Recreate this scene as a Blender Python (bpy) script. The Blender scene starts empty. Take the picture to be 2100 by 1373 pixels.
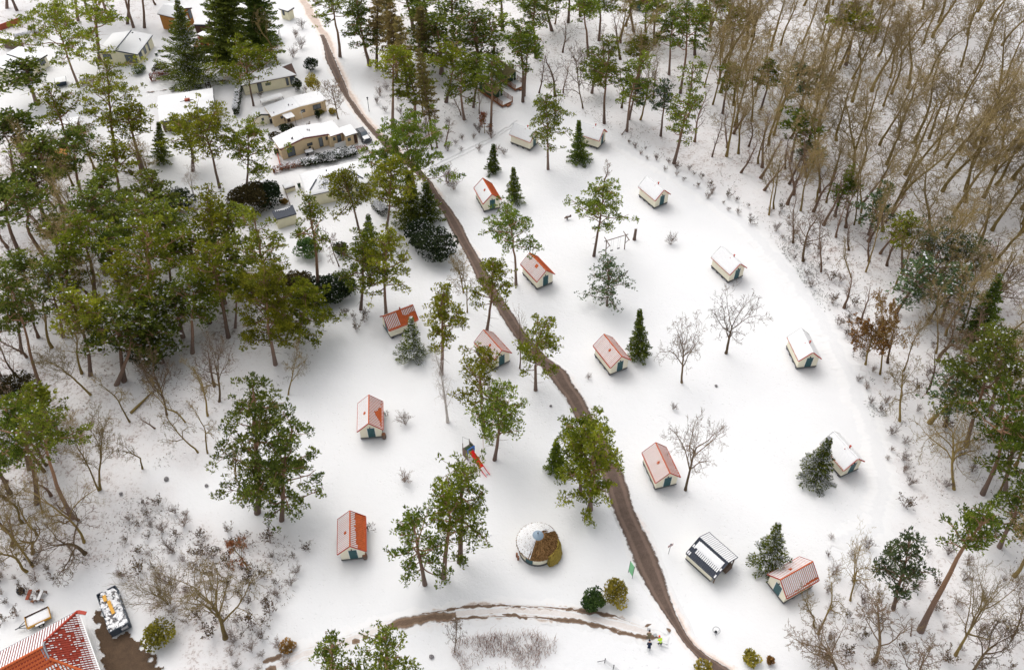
import bpy, math, random
import numpy as np
from mathutils import Vector, Matrix, Quaternion

# ------------------------------------------------------------------ camera, light, exposure
SC = bpy.context.scene
COL = SC.collection
CAM_H, PITCH, FPX = 96.5, math.radians(47.05), 1754.0      # metres, below the horizon, focal length in photo pixels
PW, PH = 2100.0, 1373.0
cam_data = bpy.data.cameras.new('camera')
cam = bpy.data.objects.new('camera', cam_data)
COL.objects.link(cam)
cam.location = (0, 0, CAM_H)
cam.rotation_euler = (math.pi / 2 - PITCH, 0, 0)
cam_data.sensor_width = 36.0
cam_data.lens = FPX / PW * 36.0
cam_data.clip_start, cam_data.clip_end = 1.0, 6000.0
SC.camera = cam

SUN_EL, SUN_AZ = math.radians(58), math.radians(-35)        # azimuth clockwise from +Y (away from the camera)
world = bpy.data.worlds.new('World')
SC.world = world
world.use_nodes = True
wn, wl = world.node_tree.nodes, world.node_tree.links
bg = wn['Background']
sky = wn.new('ShaderNodeTexSky')
sky.sky_type = 'NISHITA'
sky.sun_disc = False
sky.sun_elevation, sky.sun_rotation = SUN_EL, SUN_AZ
sky.dust_density, sky.air_density = 4.0, 1.0
hsv = wn.new('ShaderNodeHueSaturation')
hsv.inputs['Saturation'].default_value = 0.22               # overcast: a grey, not a blue, sky
wl.new(sky.outputs[0], hsv.inputs['Color'])
wl.new(hsv.outputs[0], bg.inputs['Color'])
bg.inputs['Strength'].default_value = 0.15

sun_data = bpy.data.lights.new('sun', 'SUN')
sun_data.energy, sun_data.angle, sun_data.color = 0.7, math.radians(75), (1.0, 0.95, 0.91)
sun = bpy.data.objects.new('sun', sun_data)
COL.objects.link(sun)
sdir = Vector((math.sin(SUN_AZ) * math.cos(SUN_EL), math.cos(SUN_AZ) * math.cos(SUN_EL), math.sin(SUN_EL)))
sun.rotation_mode = 'QUATERNION'
sun.rotation_quaternion = sdir.to_track_quat('Z', 'Y')
sun.location = (0, 100, 150)

vs = SC.view_settings
vs.view_transform, vs.look, vs.gamma, vs.exposure = 'Standard', 'None', 1.0, 0.54
vs.use_curve_mapping = False
SC.cycles.max_bounces, SC.cycles.diffuse_bounces = 8, 5
SC.cycles.use_denoising = True

# ------------------------------------------------------------------ photo pixel -> place
S_, C_ = math.sin(PITCH), math.cos(PITCH)
def ray(px, py):
    u, v = (px - PW / 2) / FPX, (py - PH / 2) / FPX
    return Vector((u, C_ - v * S_, -S_ - v * C_))
def G(px, py, z=0.0):
    d = ray(px, py)
    t = (z - CAM_H) / d.z
    return Vector((d.x * t, d.y * t, z))
def Gn(px, py):
    u, v = (px - PW / 2) / FPX, (py - PH / 2) / FPX
    t = CAM_H / (S_ + v * C_)
    return u * t, t * (C_ - v * S_)
def project(x, y, z=0.0):
    d = y * C_ - (z - CAM_H) * S_
    dn = -y * S_ - (z - CAM_H) * C_
    return PW / 2 + FPX * x / d, PH / 2 + FPX * dn / d
def depth(p):
    return p[1] * C_ - (p[2] - CAM_H) * S_

# ------------------------------------------------------------------ materials
MATS = {}
def new_mat(name):
    m = bpy.data.materials.new(name)
    m.use_nodes = True
    MATS[name] = m
    return m, m.node_tree.nodes, m.node_tree.links, m.node_tree.nodes['Principled BSDF']
def noise(nd, scale, detail=4, rough=0.6, dim='3D'):
    n = nd.new('ShaderNodeTexNoise')
    n.inputs['Scale'].default_value, n.inputs['Detail'].default_value, n.inputs['Roughness'].default_value = scale, detail, rough
    return n
def ramp(nd, stops):
    r = nd.new('ShaderNodeValToRGB')
    e = r.color_ramp.elements
    while len(e) < len(stops): e.new(0.5)
    for k, (p, c) in enumerate(stops):
        e[k].position = p
        e[k].color = (c[0], c[1], c[2], 1) if hasattr(c, '__len__') else (c, c, c, 1)
    return r
def plain(name, col, rough=0.7, var=0.12, scale=3.0, bump=0.0, metal=0.0, spec=0.3):
    m, nd, lk, b = new_mat(name)
    tc = nd.new('ShaderNodeTexCoord')
    n = noise(nd, scale, 5, 0.65)
    lk.new(tc.outputs['Object'], n.inputs['Vector'])
    r = ramp(nd, [(0.25, [c * (1 - var) for c in col]), (0.75, [min(1, c * (1 + var)) for c in col])])
    lk.new(n.outputs['Fac'], r.inputs['Fac'])
    lk.new(r.outputs['Color'], b.inputs['Base Color'])
    b.inputs['Roughness'].default_value, b.inputs['Metallic'].default_value = rough, metal
    b.inputs['Specular IOR Level'].default_value = spec
    if bump:
        bp = nd.new('ShaderNodeBump')
        bp.inputs['Strength'].default_value, bp.inputs['Distance'].default_value = bump, 0.03
        lk.new(n.outputs['Fac'], bp.inputs['Height'])
        lk.new(bp.outputs[0], b.inputs['Normal'])
    return m
SNOWC = (0.86, 0.85, 0.86)
def snow_mat():
    m, nd, lk, b = new_mat('snow')
    tc = nd.new('ShaderNodeTexCoord')
    n = noise(nd, 5.0, 6, 0.6)
    lk.new(tc.outputs['Object'], n.inputs['Vector'])
    r = ramp(nd, [(0.3, (0.73, 0.73, 0.737)), (0.7, (0.78, 0.775, 0.772))])
    lk.new(n.outputs['Fac'], r.inputs['Fac']); lk.new(r.outputs['Color'], b.inputs['Base Color'])
    b.inputs['Roughness'].default_value, b.inputs['Specular IOR Level'].default_value = 0.7, 0.2
    bp = nd.new('ShaderNodeBump'); bp.inputs['Strength'].default_value, bp.inputs['Distance'].default_value = 0.35, 0.04
    lk.new(n.outputs['Fac'], bp.inputs['Height']); lk.new(bp.outputs[0], b.inputs['Normal'])
    return m
SNOW = snow_mat()
def ground_mat():
    m, nd, lk, b = new_mat('snowy_ground')
    tc = nd.new('ShaderNodeTexCoord')
    at = nd.new('ShaderNodeAttribute'); at.attribute_name = 'litter'
    big, mid, fine, tiny = noise(nd, 0.05, 3), noise(nd, 0.45, 6, 0.7), noise(nd, 2.6, 8, 0.75), noise(nd, 9.0, 4, 0.7)
    for n in (big, mid, fine, tiny): lk.new(tc.outputs['Object'], n.inputs['Vector'])
    # leaf litter showing through the thin snow of the wood
    a1 = nd.new('ShaderNodeMath'); a1.operation = 'MULTIPLY_ADD'
    lk.new(fine.outputs['Fac'], a1.inputs[0]); a1.inputs[1].default_value = 0.65
    a2 = nd.new('ShaderNodeMath'); a2.operation = 'MULTIPLY'; a2.inputs[1].default_value = 0.35
    lk.new(mid.outputs['Fac'], a2.inputs[0]); lk.new(a2.outputs[0], a1.inputs[2])
    a3 = nd.new('ShaderNodeMath'); a3.operation = 'MULTIPLY_ADD'; a3.inputs[1].default_value = 0.15; a3.inputs[2].default_value = -0.075
    lk.new(tiny.outputs['Fac'], a3.inputs[0])
    a4 = nd.new('ShaderNodeMath'); lk.new(a1.outputs[0], a4.inputs[0]); lk.new(a3.outputs[0], a4.inputs[1])
    a5 = nd.new('ShaderNodeMath'); a5.operation = 'MULTIPLY_ADD'; a5.inputs[1].default_value = 0.17
    lk.new(at.outputs['Fac'], a5.inputs[0]); lk.new(a4.outputs[0], a5.inputs[2])
    mr = nd.new('ShaderNodeMapRange'); mr.interpolation_type = 'SMOOTHSTEP'
    mr.inputs['From Min'].default_value, mr.inputs['From Max'].default_value = 0.66, 0.78
    lk.new(a5.outputs[0], mr.inputs['Value'])
    gate = nd.new('ShaderNodeMath'); gate.operation = 'MULTIPLY'
    lk.new(mr.outputs[0], gate.inputs[0])
    g2 = nd.new('ShaderNodeMapRange'); g2.inputs['From Max'].default_value = 0.25
    lk.new(at.outputs['Fac'], g2.inputs['Value']); lk.new(g2.outputs[0], gate.inputs[1])
    gate2 = nd.new('ShaderNodeMath'); gate2.operation = 'MULTIPLY'; gate2.inputs[1].default_value = 0.8
    lk.new(gate.outputs[0], gate2.inputs[0])
    lit = ramp(nd, [(0.3, (0.13, 0.08, 0.055)), (0.7, (0.30, 0.20, 0.15))])
    lk.new(tiny.outputs['Fac'], lit.inputs['Fac'])
    sn = ramp(nd, [(0.3, (0.675, 0.675, 0.678)), (0.7, (0.725, 0.722, 0.718))])
    lk.new(big.outputs['Fac'], sn.inputs['Fac'])
    # thin snow in the wood is tinted by the needles and leaves under it
    th = nd.new('ShaderNodeMix'); th.data_type = 'RGBA'
    tf = nd.new('ShaderNodeMath'); tf.operation = 'MULTIPLY'
    lk.new(at.outputs['Fac'], tf.inputs[0]); lk.new(mid.outputs['Fac'], tf.inputs[1])
    tf2 = nd.new('ShaderNodeMath'); tf2.operation = 'MULTIPLY'; tf2.inputs[1].default_value = 0.7; lk.new(tf.outputs[0], tf2.inputs[0])
    lk.new(tf2.outputs[0], th.inputs['Factor']); lk.new(sn.outputs['Color'], th.inputs['A']); th.inputs['B'].default_value = (0.56, 0.50, 0.475, 1)
    mx = nd.new('ShaderNodeMix'); mx.data_type = 'RGBA'
    lk.new(gate2.outputs[0], mx.inputs['Factor']); lk.new(th.outputs['Result'], mx.inputs['A']); lk.new(lit.outputs['Color'], mx.inputs['B'])
    lk.new(mx.outputs['Result'], b.inputs['Base Color'])
    b.inputs['Roughness'].default_value, b.inputs['Specular IOR Level'].default_value = 0.75, 0.15
    h1 = nd.new('ShaderNodeMath'); h1.operation = 'MULTIPLY_ADD'; h1.inputs[1].default_value = 0.35
    lk.new(fine.outputs['Fac'], h1.inputs[0]); lk.new(mid.outputs['Fac'], h1.inputs[2])
    # old footprints: small dents that cluster in worn paths
    vo = nd.new('ShaderNodeTexVoronoi'); vo.inputs['Scale'].default_value = 1.7; lk.new(tc.outputs['Object'], vo.inputs['Vector'])
    vr = nd.new('ShaderNodeMapRange'); vr.inputs['From Min'].default_value, vr.inputs['From Max'].default_value = 0.10, 0.24
    lk.new(vo.outputs['Distance'], vr.inputs['Value'])
    vm = nd.new('ShaderNodeMapRange'); vm.inputs['From Min'].default_value, vm.inputs['From Max'].default_value = 0.44, 0.56
    m2 = noise(nd, 0.09, 3, 0.6); lk.new(tc.outputs['Object'], m2.inputs['Vector']); lk.new(m2.outputs['Fac'], vm.inputs['Value'])
    vi = nd.new('ShaderNodeMath'); vi.operation = 'SUBTRACT'; vi.inputs[0].default_value = 1.0; lk.new(vr.outputs[0], vi.inputs[1])
    vx = nd.new('ShaderNodeMath'); vx.operation = 'MULTIPLY'; lk.new(vi.outputs[0], vx.inputs[0]); lk.new(vm.outputs[0], vx.inputs[1])
    h2 = nd.new('ShaderNodeMath'); h2.operation = 'MULTIPLY_ADD'; h2.inputs[1].default_value = -0.35
    lk.new(vx.outputs[0], h2.inputs[0]); lk.new(h1.outputs[0], h2.inputs[2])
    bp = nd.new('ShaderNodeBump'); bp.inputs['Strength'].default_value, bp.inputs['Distance'].default_value = 0.75, 0.15
    lk.new(h2.outputs[0], bp.inputs['Height']); lk.new(bp.outputs[0], b.inputs['Normal'])
    return m
GROUND = ground_mat()
def road_mat(name, c0, c1, edge_snow):
    m, nd, lk, b = new_mat(name)
    tc = nd.new('ShaderNodeTexCoord')
    at = nd.new('ShaderNodeAttribute'); at.attribute_name = 'edge'          # 0 in the middle of the strip, 1 at its rim
    n1, n2 = noise(nd, 1.1, 8, 0.72), noise(nd, 7.0, 5, 0.7)
    lk.new(tc.outputs['Object'], n1.inputs['Vector']); lk.new(tc.outputs['Object'], n2.inputs['Vector'])
    ad = nd.new('ShaderNodeMath'); ad.operation = 'MULTIPLY_ADD'; ad.inputs[1].default_value = 0.5
    lk.new(n2.outputs['Fac'], ad.inputs[0])
    hl = nd.new('ShaderNodeMath'); hl.operation = 'MULTIPLY'; hl.inputs[1].default_value = 0.5
    lk.new(n1.outputs['Fac'], hl.inputs[0]); lk.new(hl.outputs[0], ad.inputs[2])
    r = ramp(nd, [(0.3, c0), (0.72, c1)])
    wt = nd.new('ShaderNodeMapRange'); wt.interpolation_type = 'SMOOTHSTEP'; wt.inputs['From Min'].default_value, wt.inputs['From Max'].default_value, wt.inputs['To Max'].default_value = 0.25, 0.05, 0.22
    ws = nd.new('ShaderNodeMath'); ws.operation = 'SUBTRACT'; ws.inputs[1].default_value = 0.55; lk.new(at.outputs['Fac'], ws.inputs[0])
    wa = nd.new('ShaderNodeMath'); wa.operation = 'ABSOLUTE'; lk.new(ws.outputs[0], wa.inputs[0]); lk.new(wa.outputs[0], wt.inputs['Value'])
    wd = nd.new('ShaderNodeMath'); lk.new(ad.outputs[0], wd.inputs[0]); lk.new(wt.outputs[0], wd.inputs[1]); lk.new(wd.outputs[0], r.inputs['Fac'])
    e = nd.new('ShaderNodeMath'); e.operation = 'MULTIPLY_ADD'; e.inputs[1].default_value = 0.9
    lk.new(n1.outputs['Fac'], e.inputs[0]); lk.new(at.outputs['Fac'], e.inputs[2])
    mr = nd.new('ShaderNodeMapRange'); mr.interpolation_type = 'SMOOTHSTEP'
    mr.inputs['From Min'].default_value, mr.inputs['From Max'].default_value = edge_snow
    lk.new(e.outputs[0], mr.inputs['Value'])
    mx = nd.new('ShaderNodeMix'); mx.data_type = 'RGBA'
    lk.new(mr.outputs[0], mx.inputs['Factor']); lk.new(r.outputs['Color'], mx.inputs['A']); mx.inputs['B'].default_value = (0.70, 0.695, 0.69, 1)
    lk.new(mx.outputs['Result'], b.inputs['Base Color'])
    b.inputs['Roughness'].default_value, b.inputs['Specular IOR Level'].default_value = 0.8, 0.2
    bp = nd.new('ShaderNodeBump'); bp.inputs['Strength'].default_value, bp.inputs['Distance'].default_value = 0.6, 0.06
    lk.new(ad.outputs[0], bp.inputs['Height']); lk.new(bp.outputs[0], b.inputs['Normal'])
    return m
ROAD = road_mat('wet_dirt', (0.055, 0.038, 0.030), (0.165, 0.115, 0.090), (1.28, 1.5))
SLUSH = road_mat('brown_slush', (0.36, 0.25, 0.19), (0.72, 0.62, 0.55), (0.75, 1.30))
SLUSH2 = road_mat('thin_slush', (0.56, 0.50, 0.46), (0.71, 0.68, 0.66), (0.60, 1.15))
PACKED = road_mat('packed_snow', (0.62, 0.62, 0.625), (0.71, 0.708, 0.705), (0.7, 1.2))
YARD = road_mat('dark_yard_dirt', (0.040, 0.025, 0.016), (0.135, 0.085, 0.050), (1.30, 1.5))
MUD = road_mat('mud', (0.075, 0.048, 0.034), (0.20, 0.135, 0.090), (1.05, 1.55))
SMEAR = road_mat('muddy_slush', (0.30, 0.22, 0.17), (0.62, 0.54, 0.48), (0.55, 1.25))

def leaf_mat(name, trans=0.3, sat=1.0):
    m, nd, lk, b = new_mat(name)
    at = nd.new('ShaderNodeAttribute'); at.attribute_name = 'col'
    oi = nd.new('ShaderNodeObjectInfo')
    hv = nd.new('ShaderNodeHueSaturation'); hv.inputs['Saturation'].default_value = sat
    mr = nd.new('ShaderNodeMapRange'); mr.inputs['To Min'].default_value, mr.inputs['To Max'].default_value = 0.485, 0.515
    lk.new(oi.outputs['Random'], mr.inputs['Value']); lk.new(mr.outputs[0], hv.inputs['Hue'])
    m2 = nd.new('ShaderNodeMath'); m2.operation = 'MULTIPLY_ADD'; m2.inputs[1].default_value, m2.inputs[2].default_value = 0.5, 0.75
    mm = nd.new('ShaderNodeMath'); mm.operation = 'FRACT'; m3 = nd.new('ShaderNodeMath'); m3.operation = 'MULTIPLY'; m3.inputs[1].default_value = 7.31
    lk.new(oi.outputs['Random'], m3.inputs[0]); lk.new(m3.outputs[0], mm.inputs[0]); lk.new(mm.outputs[0], m2.inputs[0])
    lk.new(m2.outputs[0], hv.inputs['Value'])
    lk.new(at.outputs['Color'], hv.inputs['Color'])
    lk.new(hv.outputs[0], b.inputs['Base Color'])
    b.inputs['Roughness'].default_value, b.inputs['Specular IOR Level'].default_value = 0.9, 0.0
    tr = nd.new('ShaderNodeBsdfTranslucent'); lk.new(hv.outputs[0], tr.inputs['Color'])
    mx = nd.new('ShaderNodeMixShader'); mx.inputs[0].default_value = trans
    lk.new(b.outputs[0], mx.inputs[1]); lk.new(tr.outputs[0], mx.inputs[2])
    lk.new(mx.outputs[0], nd['Material Output'].inputs['Surface'])
    return m
LEAF = leaf_mat('needles', 0.5)
DEADLEAF = leaf_mat('dead_leaves', 0.3)

def bark_mat(name, low, high, z0, z1, moss=None):
    m, nd, lk, b = new_mat(name)
    tc = nd.new('ShaderNodeTexCoord')
    sx = nd.new('ShaderNodeSeparateXYZ'); lk.new(tc.outputs['Object'], sx.inputs[0])
    n1 = noise(nd, 2.2, 6, 0.7); lk.new(tc.outputs['Object'], n1.inputs['Vector'])
    ad = nd.new('ShaderNodeMath'); ad.operation = 'MULTIPLY_ADD'; ad.inputs[1].default_value = 4.0
    lk.new(n1.outputs['Fac'], ad.inputs[0]); lk.new(sx.outputs['Z'], ad.inputs[2])
    mr = nd.new('ShaderNodeMapRange'); mr.inputs['From Min'].default_value, mr.inputs['From Max'].default_value = z0 + 2, z1 + 2
    lk.new(ad.outputs[0], mr.inputs['Value'])
    mx = nd.new('ShaderNodeMix'); mx.data_type = 'RGBA'
    lk.new(mr.outputs[0], mx.inputs['Factor']); mx.inputs['A'].default_value = (*low, 1); mx.inputs['B'].default_value = (*high, 1)
    out = mx.outputs['Result']
    oi = nd.new('ShaderNodeObjectInfo')
    hv = nd.new('ShaderNodeHueSaturation')
    ma = nd.new('ShaderNodeMath'); ma.operation = 'MULTIPLY_ADD'; ma.inputs[1].default_value, ma.inputs[2].default_value = 0.6, 0.7
    lk.new(oi.outputs['Random'], ma.inputs[0]); lk.new(ma.outputs[0], hv.inputs['Value'])
    n2 = noise(nd, 9.0, 4, 0.7); lk.new(tc.outputs['Object'], n2.inputs['Vector'])
    if moss:
        mr2 = nd.new('ShaderNodeMapRange'); mr2.inputs['From Min'].default_value, mr2.inputs['From Max'].default_value = 0.42, 0.62
        lk.new(n1.outputs['Fac'], mr2.inputs['Value'])
        mx2 = nd.new('ShaderNodeMix'); mx2.data_type = 'RGBA'
        lk.new(mr2.outputs[0], mx2.inputs['Factor']); lk.new(out, mx2.inputs['A']); mx2.inputs['B'].default_value = (*moss, 1)
        out = mx2.outputs['Result']
    sp = nd.new('ShaderNodeMix'); sp.data_type = 'RGBA'; sp.blend_type = 'MULTIPLY'; sp.inputs['Factor'].default_value = 0.6
    rr = ramp(nd, [(0.35, (0.5, 0.5, 0.5)), (0.65, (1.15, 1.12, 1.1))]); lk.new(n2.outputs['Fac'], rr.inputs['Fac'])
    lk.new(out, sp.inputs['A']); lk.new(rr.outputs['Color'], sp.inputs['B'])
    lk.new(sp.outputs['Result'], hv.inputs['Color'])
    lk.new(hv.outputs[0], b.inputs['Base Color'])
    b.inputs['Roughness'].default_value, b.inputs['Specular IOR Level'].default_value = 0.85, 0.15
    return m
PINEBARK = bark_mat('pine_bark', (0.20, 0.145, 0.120), (0.30, 0.175, 0.105), 1.0, 9.0)
MOSSBARK = bark_mat('mossy_bark', (0.22, 0.155, 0.070), (0.33, 0.245, 0.140), 3.0, 11.0, (0.275, 0.210, 0.055))
OAKBARK = bark_mat('oak_bark', (0.14, 0.095, 0.065), (0.23, 0.15, 0.105), 1.0, 9.0, (0.16, 0.12, 0.055))
TWIG = bark_mat('brown_twigs', (0.17, 0.11, 0.075), (0.25, 0.17, 0.12), 0.5, 4.0)
BIRCH = plain('birch_bark', (0.55, 0.50, 0.46), 0.7, 0.45, 4.0)

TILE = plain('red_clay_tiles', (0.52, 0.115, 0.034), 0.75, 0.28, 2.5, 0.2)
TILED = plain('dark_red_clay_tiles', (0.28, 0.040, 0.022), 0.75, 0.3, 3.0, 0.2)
REDPAINT = plain('red_painted_board', (0.42, 0.055, 0.030), 0.55, 0.15, 4.0)
CREAM = plain('cream_painted_wall', (0.84, 0.79, 0.63), 0.75, 0.06, 0.8)
SAND = plain('sand_coloured_wall', (0.74, 0.58, 0.37), 0.75, 0.08, 1.0)
PALE = plain('pale_yellow_wall', (0.78, 0.73, 0.53), 0.75, 0.07, 1.0)
TEAL = plain('dark_teal_door_paint', (0.022, 0.085, 0.095), 0.45, 0.18, 3.0)
GREYWOOD = plain('weathered_grey_timber', (0.115, 0.115, 0.115), 0.85, 0.3, 3.0, 0.3)
SLATE = plain('dark_blue_grey_tiles', (0.045, 0.052, 0.070), 0.6, 0.25, 3.0)
DARK = plain('black_metal', (0.025, 0.027, 0.032), 0.45, 0.2, 5.0)
MAROON = plain('maroon_fascia_paint', (0.19, 0.028, 0.032), 0.5, 0.12, 3.0)
NAVY = plain('dark_blue_fascia_paint', (0.03, 0.045, 0.07), 0.5, 0.15, 3.0)
WHITE = plain('white_paint', (0.78, 0.78, 0.77), 0.5, 0.04, 2.0)
OCHRE = plain('ochre_stained_timber', (0.34, 0.145, 0.025), 0.7, 0.25, 3.0)
BROWNWOOD = plain('brown_stained_timber', (0.25, 0.105, 0.050), 0.7, 0.3, 4.0)
OLDWOOD = plain('old_brown_timber', (0.16, 0.115, 0.09), 0.85, 0.35, 4.0, 0.3)
DARKWOOD = plain('dark_brown_timber', (0.075, 0.038, 0.026), 0.75, 0.25, 4.0)
THATCH = plain('brown_thatch', (0.30, 0.165, 0.065), 0.9, 0.6, 7.0, 0.9)
MOSS = plain('ochre_moss', (0.26, 0.19, 0.035), 0.95, 0.35, 4.0, 0.8)
ZINC = plain('zinc_sheet', (0.24, 0.31, 0.38), 0.5, 0.12, 3.0)
YELLOW = plain('yellow_ochre_paint', (0.50, 0.26, 0.025), 0.5, 0.2, 3.0)
YELLOWB = plain('yellow_board', (0.62, 0.32, 0.045), 0.6, 0.15, 3.0)
STEELBLUE = plain('grey_blue_steel', (0.055, 0.072, 0.095), 0.5, 0.35, 3.0)
RUBBLE = plain('grey_rubble', (0.20, 0.19, 0.19), 0.9, 0.6, 6.0)
RUBBER = plain('black_rubber', (0.018, 0.018, 0.02), 0.8, 0.2, 5.0)
SLIDERED = plain('bright_red_plastic', (0.72, 0.022, 0.020), 0.35, 0.05, 2.0)
SLIDEBLUE = plain('bright_blue_plastic', (0.02, 0.14, 0.50), 0.35, 0.06, 2.0)
CANVASGREEN = plain('dark_green_canvas', (0.04, 0.075, 0.04), 0.8, 0.2, 2.0)
CANVASOLIVE = plain('olive_brown_canvas', (0.115, 0.095, 0.04), 0.85, 0.3, 2.0)
BANNER = plain('light_green_cloth', (0.24, 0.60, 0.31), 0.7, 0.10, 1.5)
BRICKRED = plain('red_brick', (0.34, 0.085, 0.045), 0.85, 0.25, 5.0)
STEEL = plain('grey_galvanised_steel', (0.32, 0.32, 0.33), 0.45, 0.15, 4.0)
PINKBOARD = plain('faded_pink_board', (0.50, 0.36, 0.36), 0.6, 0.12, 4.0)
def glass_mat():
    m, nd, lk, b = new_mat('window_glass')
    b.inputs['Base Color'].default_value = (0.10, 0.12, 0.14, 1)
    b.inputs['Roughness'].default_value = 0.08
    b.inputs['Specular IOR Level'].default_value = 0.7
    return m
GLASS = glass_mat()
CARPAINT = plain('dark_blue_car_paint', (0.018, 0.024, 0.035), 0.2, 0.1, 1.0, 0, 0, 0.6)
SKIN = plain('skin', (0.50, 0.30, 0.22), 0.6, 0.05, 3.0)
HIVIS = plain('high_visibility_yellow_cloth', (0.55, 0.80, 0.02), 0.7, 0.1, 6.0)
NAVYCLOTH = plain('navy_work_cloth', (0.012, 0.018, 0.04), 0.85, 0.25, 6.0)
KHAKI = plain('khaki_cloth', (0.16, 0.13, 0.08), 0.85, 0.3, 6.0)
ORANGEHAT = plain('red_orange_hat', (0.72, 0.075, 0.03), 0.6, 0.08, 6.0)
REFLECT = plain('silver_reflective_tape', (0.62, 0.63, 0.65), 0.4, 0.05, 6.0)
HAIR = plain('dark_hair', (0.02, 0.014, 0.01), 0.7, 0.2, 6.0)

# ------------------------------------------------------------------ mesh helpers
def mesh_np(name, V, Q, mats, midx=None, cols=None, smooth=False):
    """V (n,3) vertices, Q list of (m,k) index arrays (k = 3 or 4)"""
    me = bpy.data.meshes.new(name)
    V = np.asarray(V, dtype=np.float32)
    Qs = [np.asarray(q, dtype=np.int32) for q in (Q if isinstance(Q, list) else [Q]) if len(q)]
    me.vertices.add(len(V)); me.vertices.foreach_set('co', V.ravel())
    loops = np.concatenate([q.ravel() for q in Qs])
    sizes = np.concatenate([np.full(len(q), q.shape[1], dtype=np.int32) for q in Qs])
    starts = np.concatenate([[0], np.cumsum(sizes)[:-1]]).astype(np.int32)
    me.loops.add(len(loops)); me.loops.foreach_set('vertex_index', loops)
    me.polygons.add(len(sizes)); me.polygons.foreach_set('loop_start', starts)
    try: me.polygons.foreach_set('loop_total', sizes)
    except Exception: pass
    for m in mats: me.materials.append(m)
    if midx is not None: me.polygons.foreach_set('material_index', np.asarray(midx, dtype=np.int32))
    if smooth: me.polygons.foreach_set('use_smooth', np.ones(len(sizes), dtype=bool))
    me.update(calc_edges=True)
    if cols is not None:
        a = me.color_attributes.new('col', 'FLOAT_COLOR', 'POINT')
        c = np.ones((len(V), 4), dtype=np.float32); c[:, :3] = cols
        a.data.foreach_set('color', c.ravel())
    return me
class MB:
    def __init__(s): s.v, s.f, s.m = [], [], []
    def add(s, verts, faces, mi=0):
        n = len(s.v); s.v += [tuple(v) for v in verts]
        for f in faces: s.f.append(tuple(i + n for i in f)); s.m.append(mi)
        return s
    def box(s, x0, x1, y0, y1, z0, z1, mi=0, M=None):
        v = [Vector(p) for p in ((x0,y0,z0),(x1,y0,z0),(x1,y1,z0),(x0,y1,z0),(x0,y0,z1),(x1,y0,z1),(x1,y1,z1),(x0,y1,z1))]
        if M is not None: v = [M @ p for p in v]
        return s.add(v, [(3,2,1,0),(4,5,6,7),(0,1,5,4),(1,2,6,5),(2,3,7,6),(3,0,4,7)], mi)
    def slab(s, a, b, c, d, t, mi=0):
        """quad a b c d (counter-clockwise seen from outside) thickened outwards by t"""
        a, b, c, d = map(Vector, (a, b, c, d))
        n = (b - a).cross(d - a).normalized() * t
        v = [a, b, c, d, a + n, b + n, c + n, d + n]
        return s.add(v, [(3,2,1,0),(4,5,6,7),(0,1,5,4),(1,2,6,5),(2,3,7,6),(3,0,4,7)], mi)
    def bar(s, a, b, w, h=None, mi=0, up=(0,0,1)):
        a, b = Vector(a), Vector(b); h = h or w
        d = (b - a).normalized(); u = Vector(up)
        if abs(d.dot(u)) > 0.98: u = Vector((1, 0, 0))
        r = d.cross(u).normalized() * w / 2; u = r.cross(d).normalized() * h / 2
        v = [a - r - u, a + r - u, a + r + u, a - r + u, b - r - u, b + r - u, b + r + u, b - r + u]
        return s.add(v, [(3,2,1,0),(4,5,6,7),(0,1,5,4),(1,2,6,5),(2,3,7,6),(3,0,4,7)], mi)
    def tube(s, pts, rad, n=8, mi=0):
        P = [Vector(p) for p in pts]; R = rad if hasattr(rad, '__len__') else [rad] * len(P)
        vs, fs = [], []
        for i, p in enumerate(P):
            d = (P[min(i + 1, len(P) - 1)] - P[max(i - 1, 0)]).normalized()
            a = d.orthogonal().normalized() if i == 0 else (a - d * a.dot(d)).normalized()
            b2 = d.cross(a)
            for k in range(n):
                t = 2 * math.pi * k / n
                vs.append(p + (a * math.cos(t) + b2 * math.sin(t)) * R[i])
        for i in range(len(P) - 1):
            for k in range(n):
                fs.append((i*n + k, i*n + (k+1) % n, (i+1)*n + (k+1) % n, (i+1)*n + k))
        fs.append(tuple(range(n - 1, -1, -1))); fs.append(tuple(range((len(P)-1)*n, len(P)*n)))
        return s.add(vs, fs, mi)
    def lathe(s, prof, n=24, mi=0, a0=0.0, a1=2 * math.pi, c=(0, 0)):
        full = abs(a1 - a0 - 2 * math.pi) < 1e-6
        k = n if full else n + 1
        vs = [(c[0] + r * math.cos(a0 + (a1 - a0) * i / n), c[1] + r * math.sin(a0 + (a1 - a0) * i / n), z) for r, z in prof for i in range(k)]
        fs = []
        for j in range(len(prof) - 1):
            for i in range(n):
                i2 = (i + 1) % k
                fs.append((j*k + i, j*k + i2, (j+1)*k + i2, (j+1)*k + i))
        return s.add(vs, fs, mi)
    def mesh(s, name, mats, smooth=False):
        me = bpy.data.meshes.new(name); me.from_pydata(s.v, [], s.f)
        for m in mats: me.materials.append(m)
        if len(mats) > 1: me.polygons.foreach_set('material_index', s.m)
        if smooth: me.polygons.foreach_set('use_smooth', [True] * len(s.f))
        me.update(); return me
    def build(s, name, mat, parent=None, smooth=False, loc=None):
        mats = mat if isinstance(mat, (list, tuple)) else [mat]
        return link(name, s.mesh(name, mats, smooth), parent, loc)
def link(name, me, parent=None, loc=None):
    o = bpy.data.objects.new(name, me); COL.objects.link(o)
    if parent is not None: o.parent = parent
    if loc is not None: o.location = loc
    return o
def tag(o, label, cat, group=None):
    o['label'], o['category'] = label, cat
    if group: o['group'] = group
    return o
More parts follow.
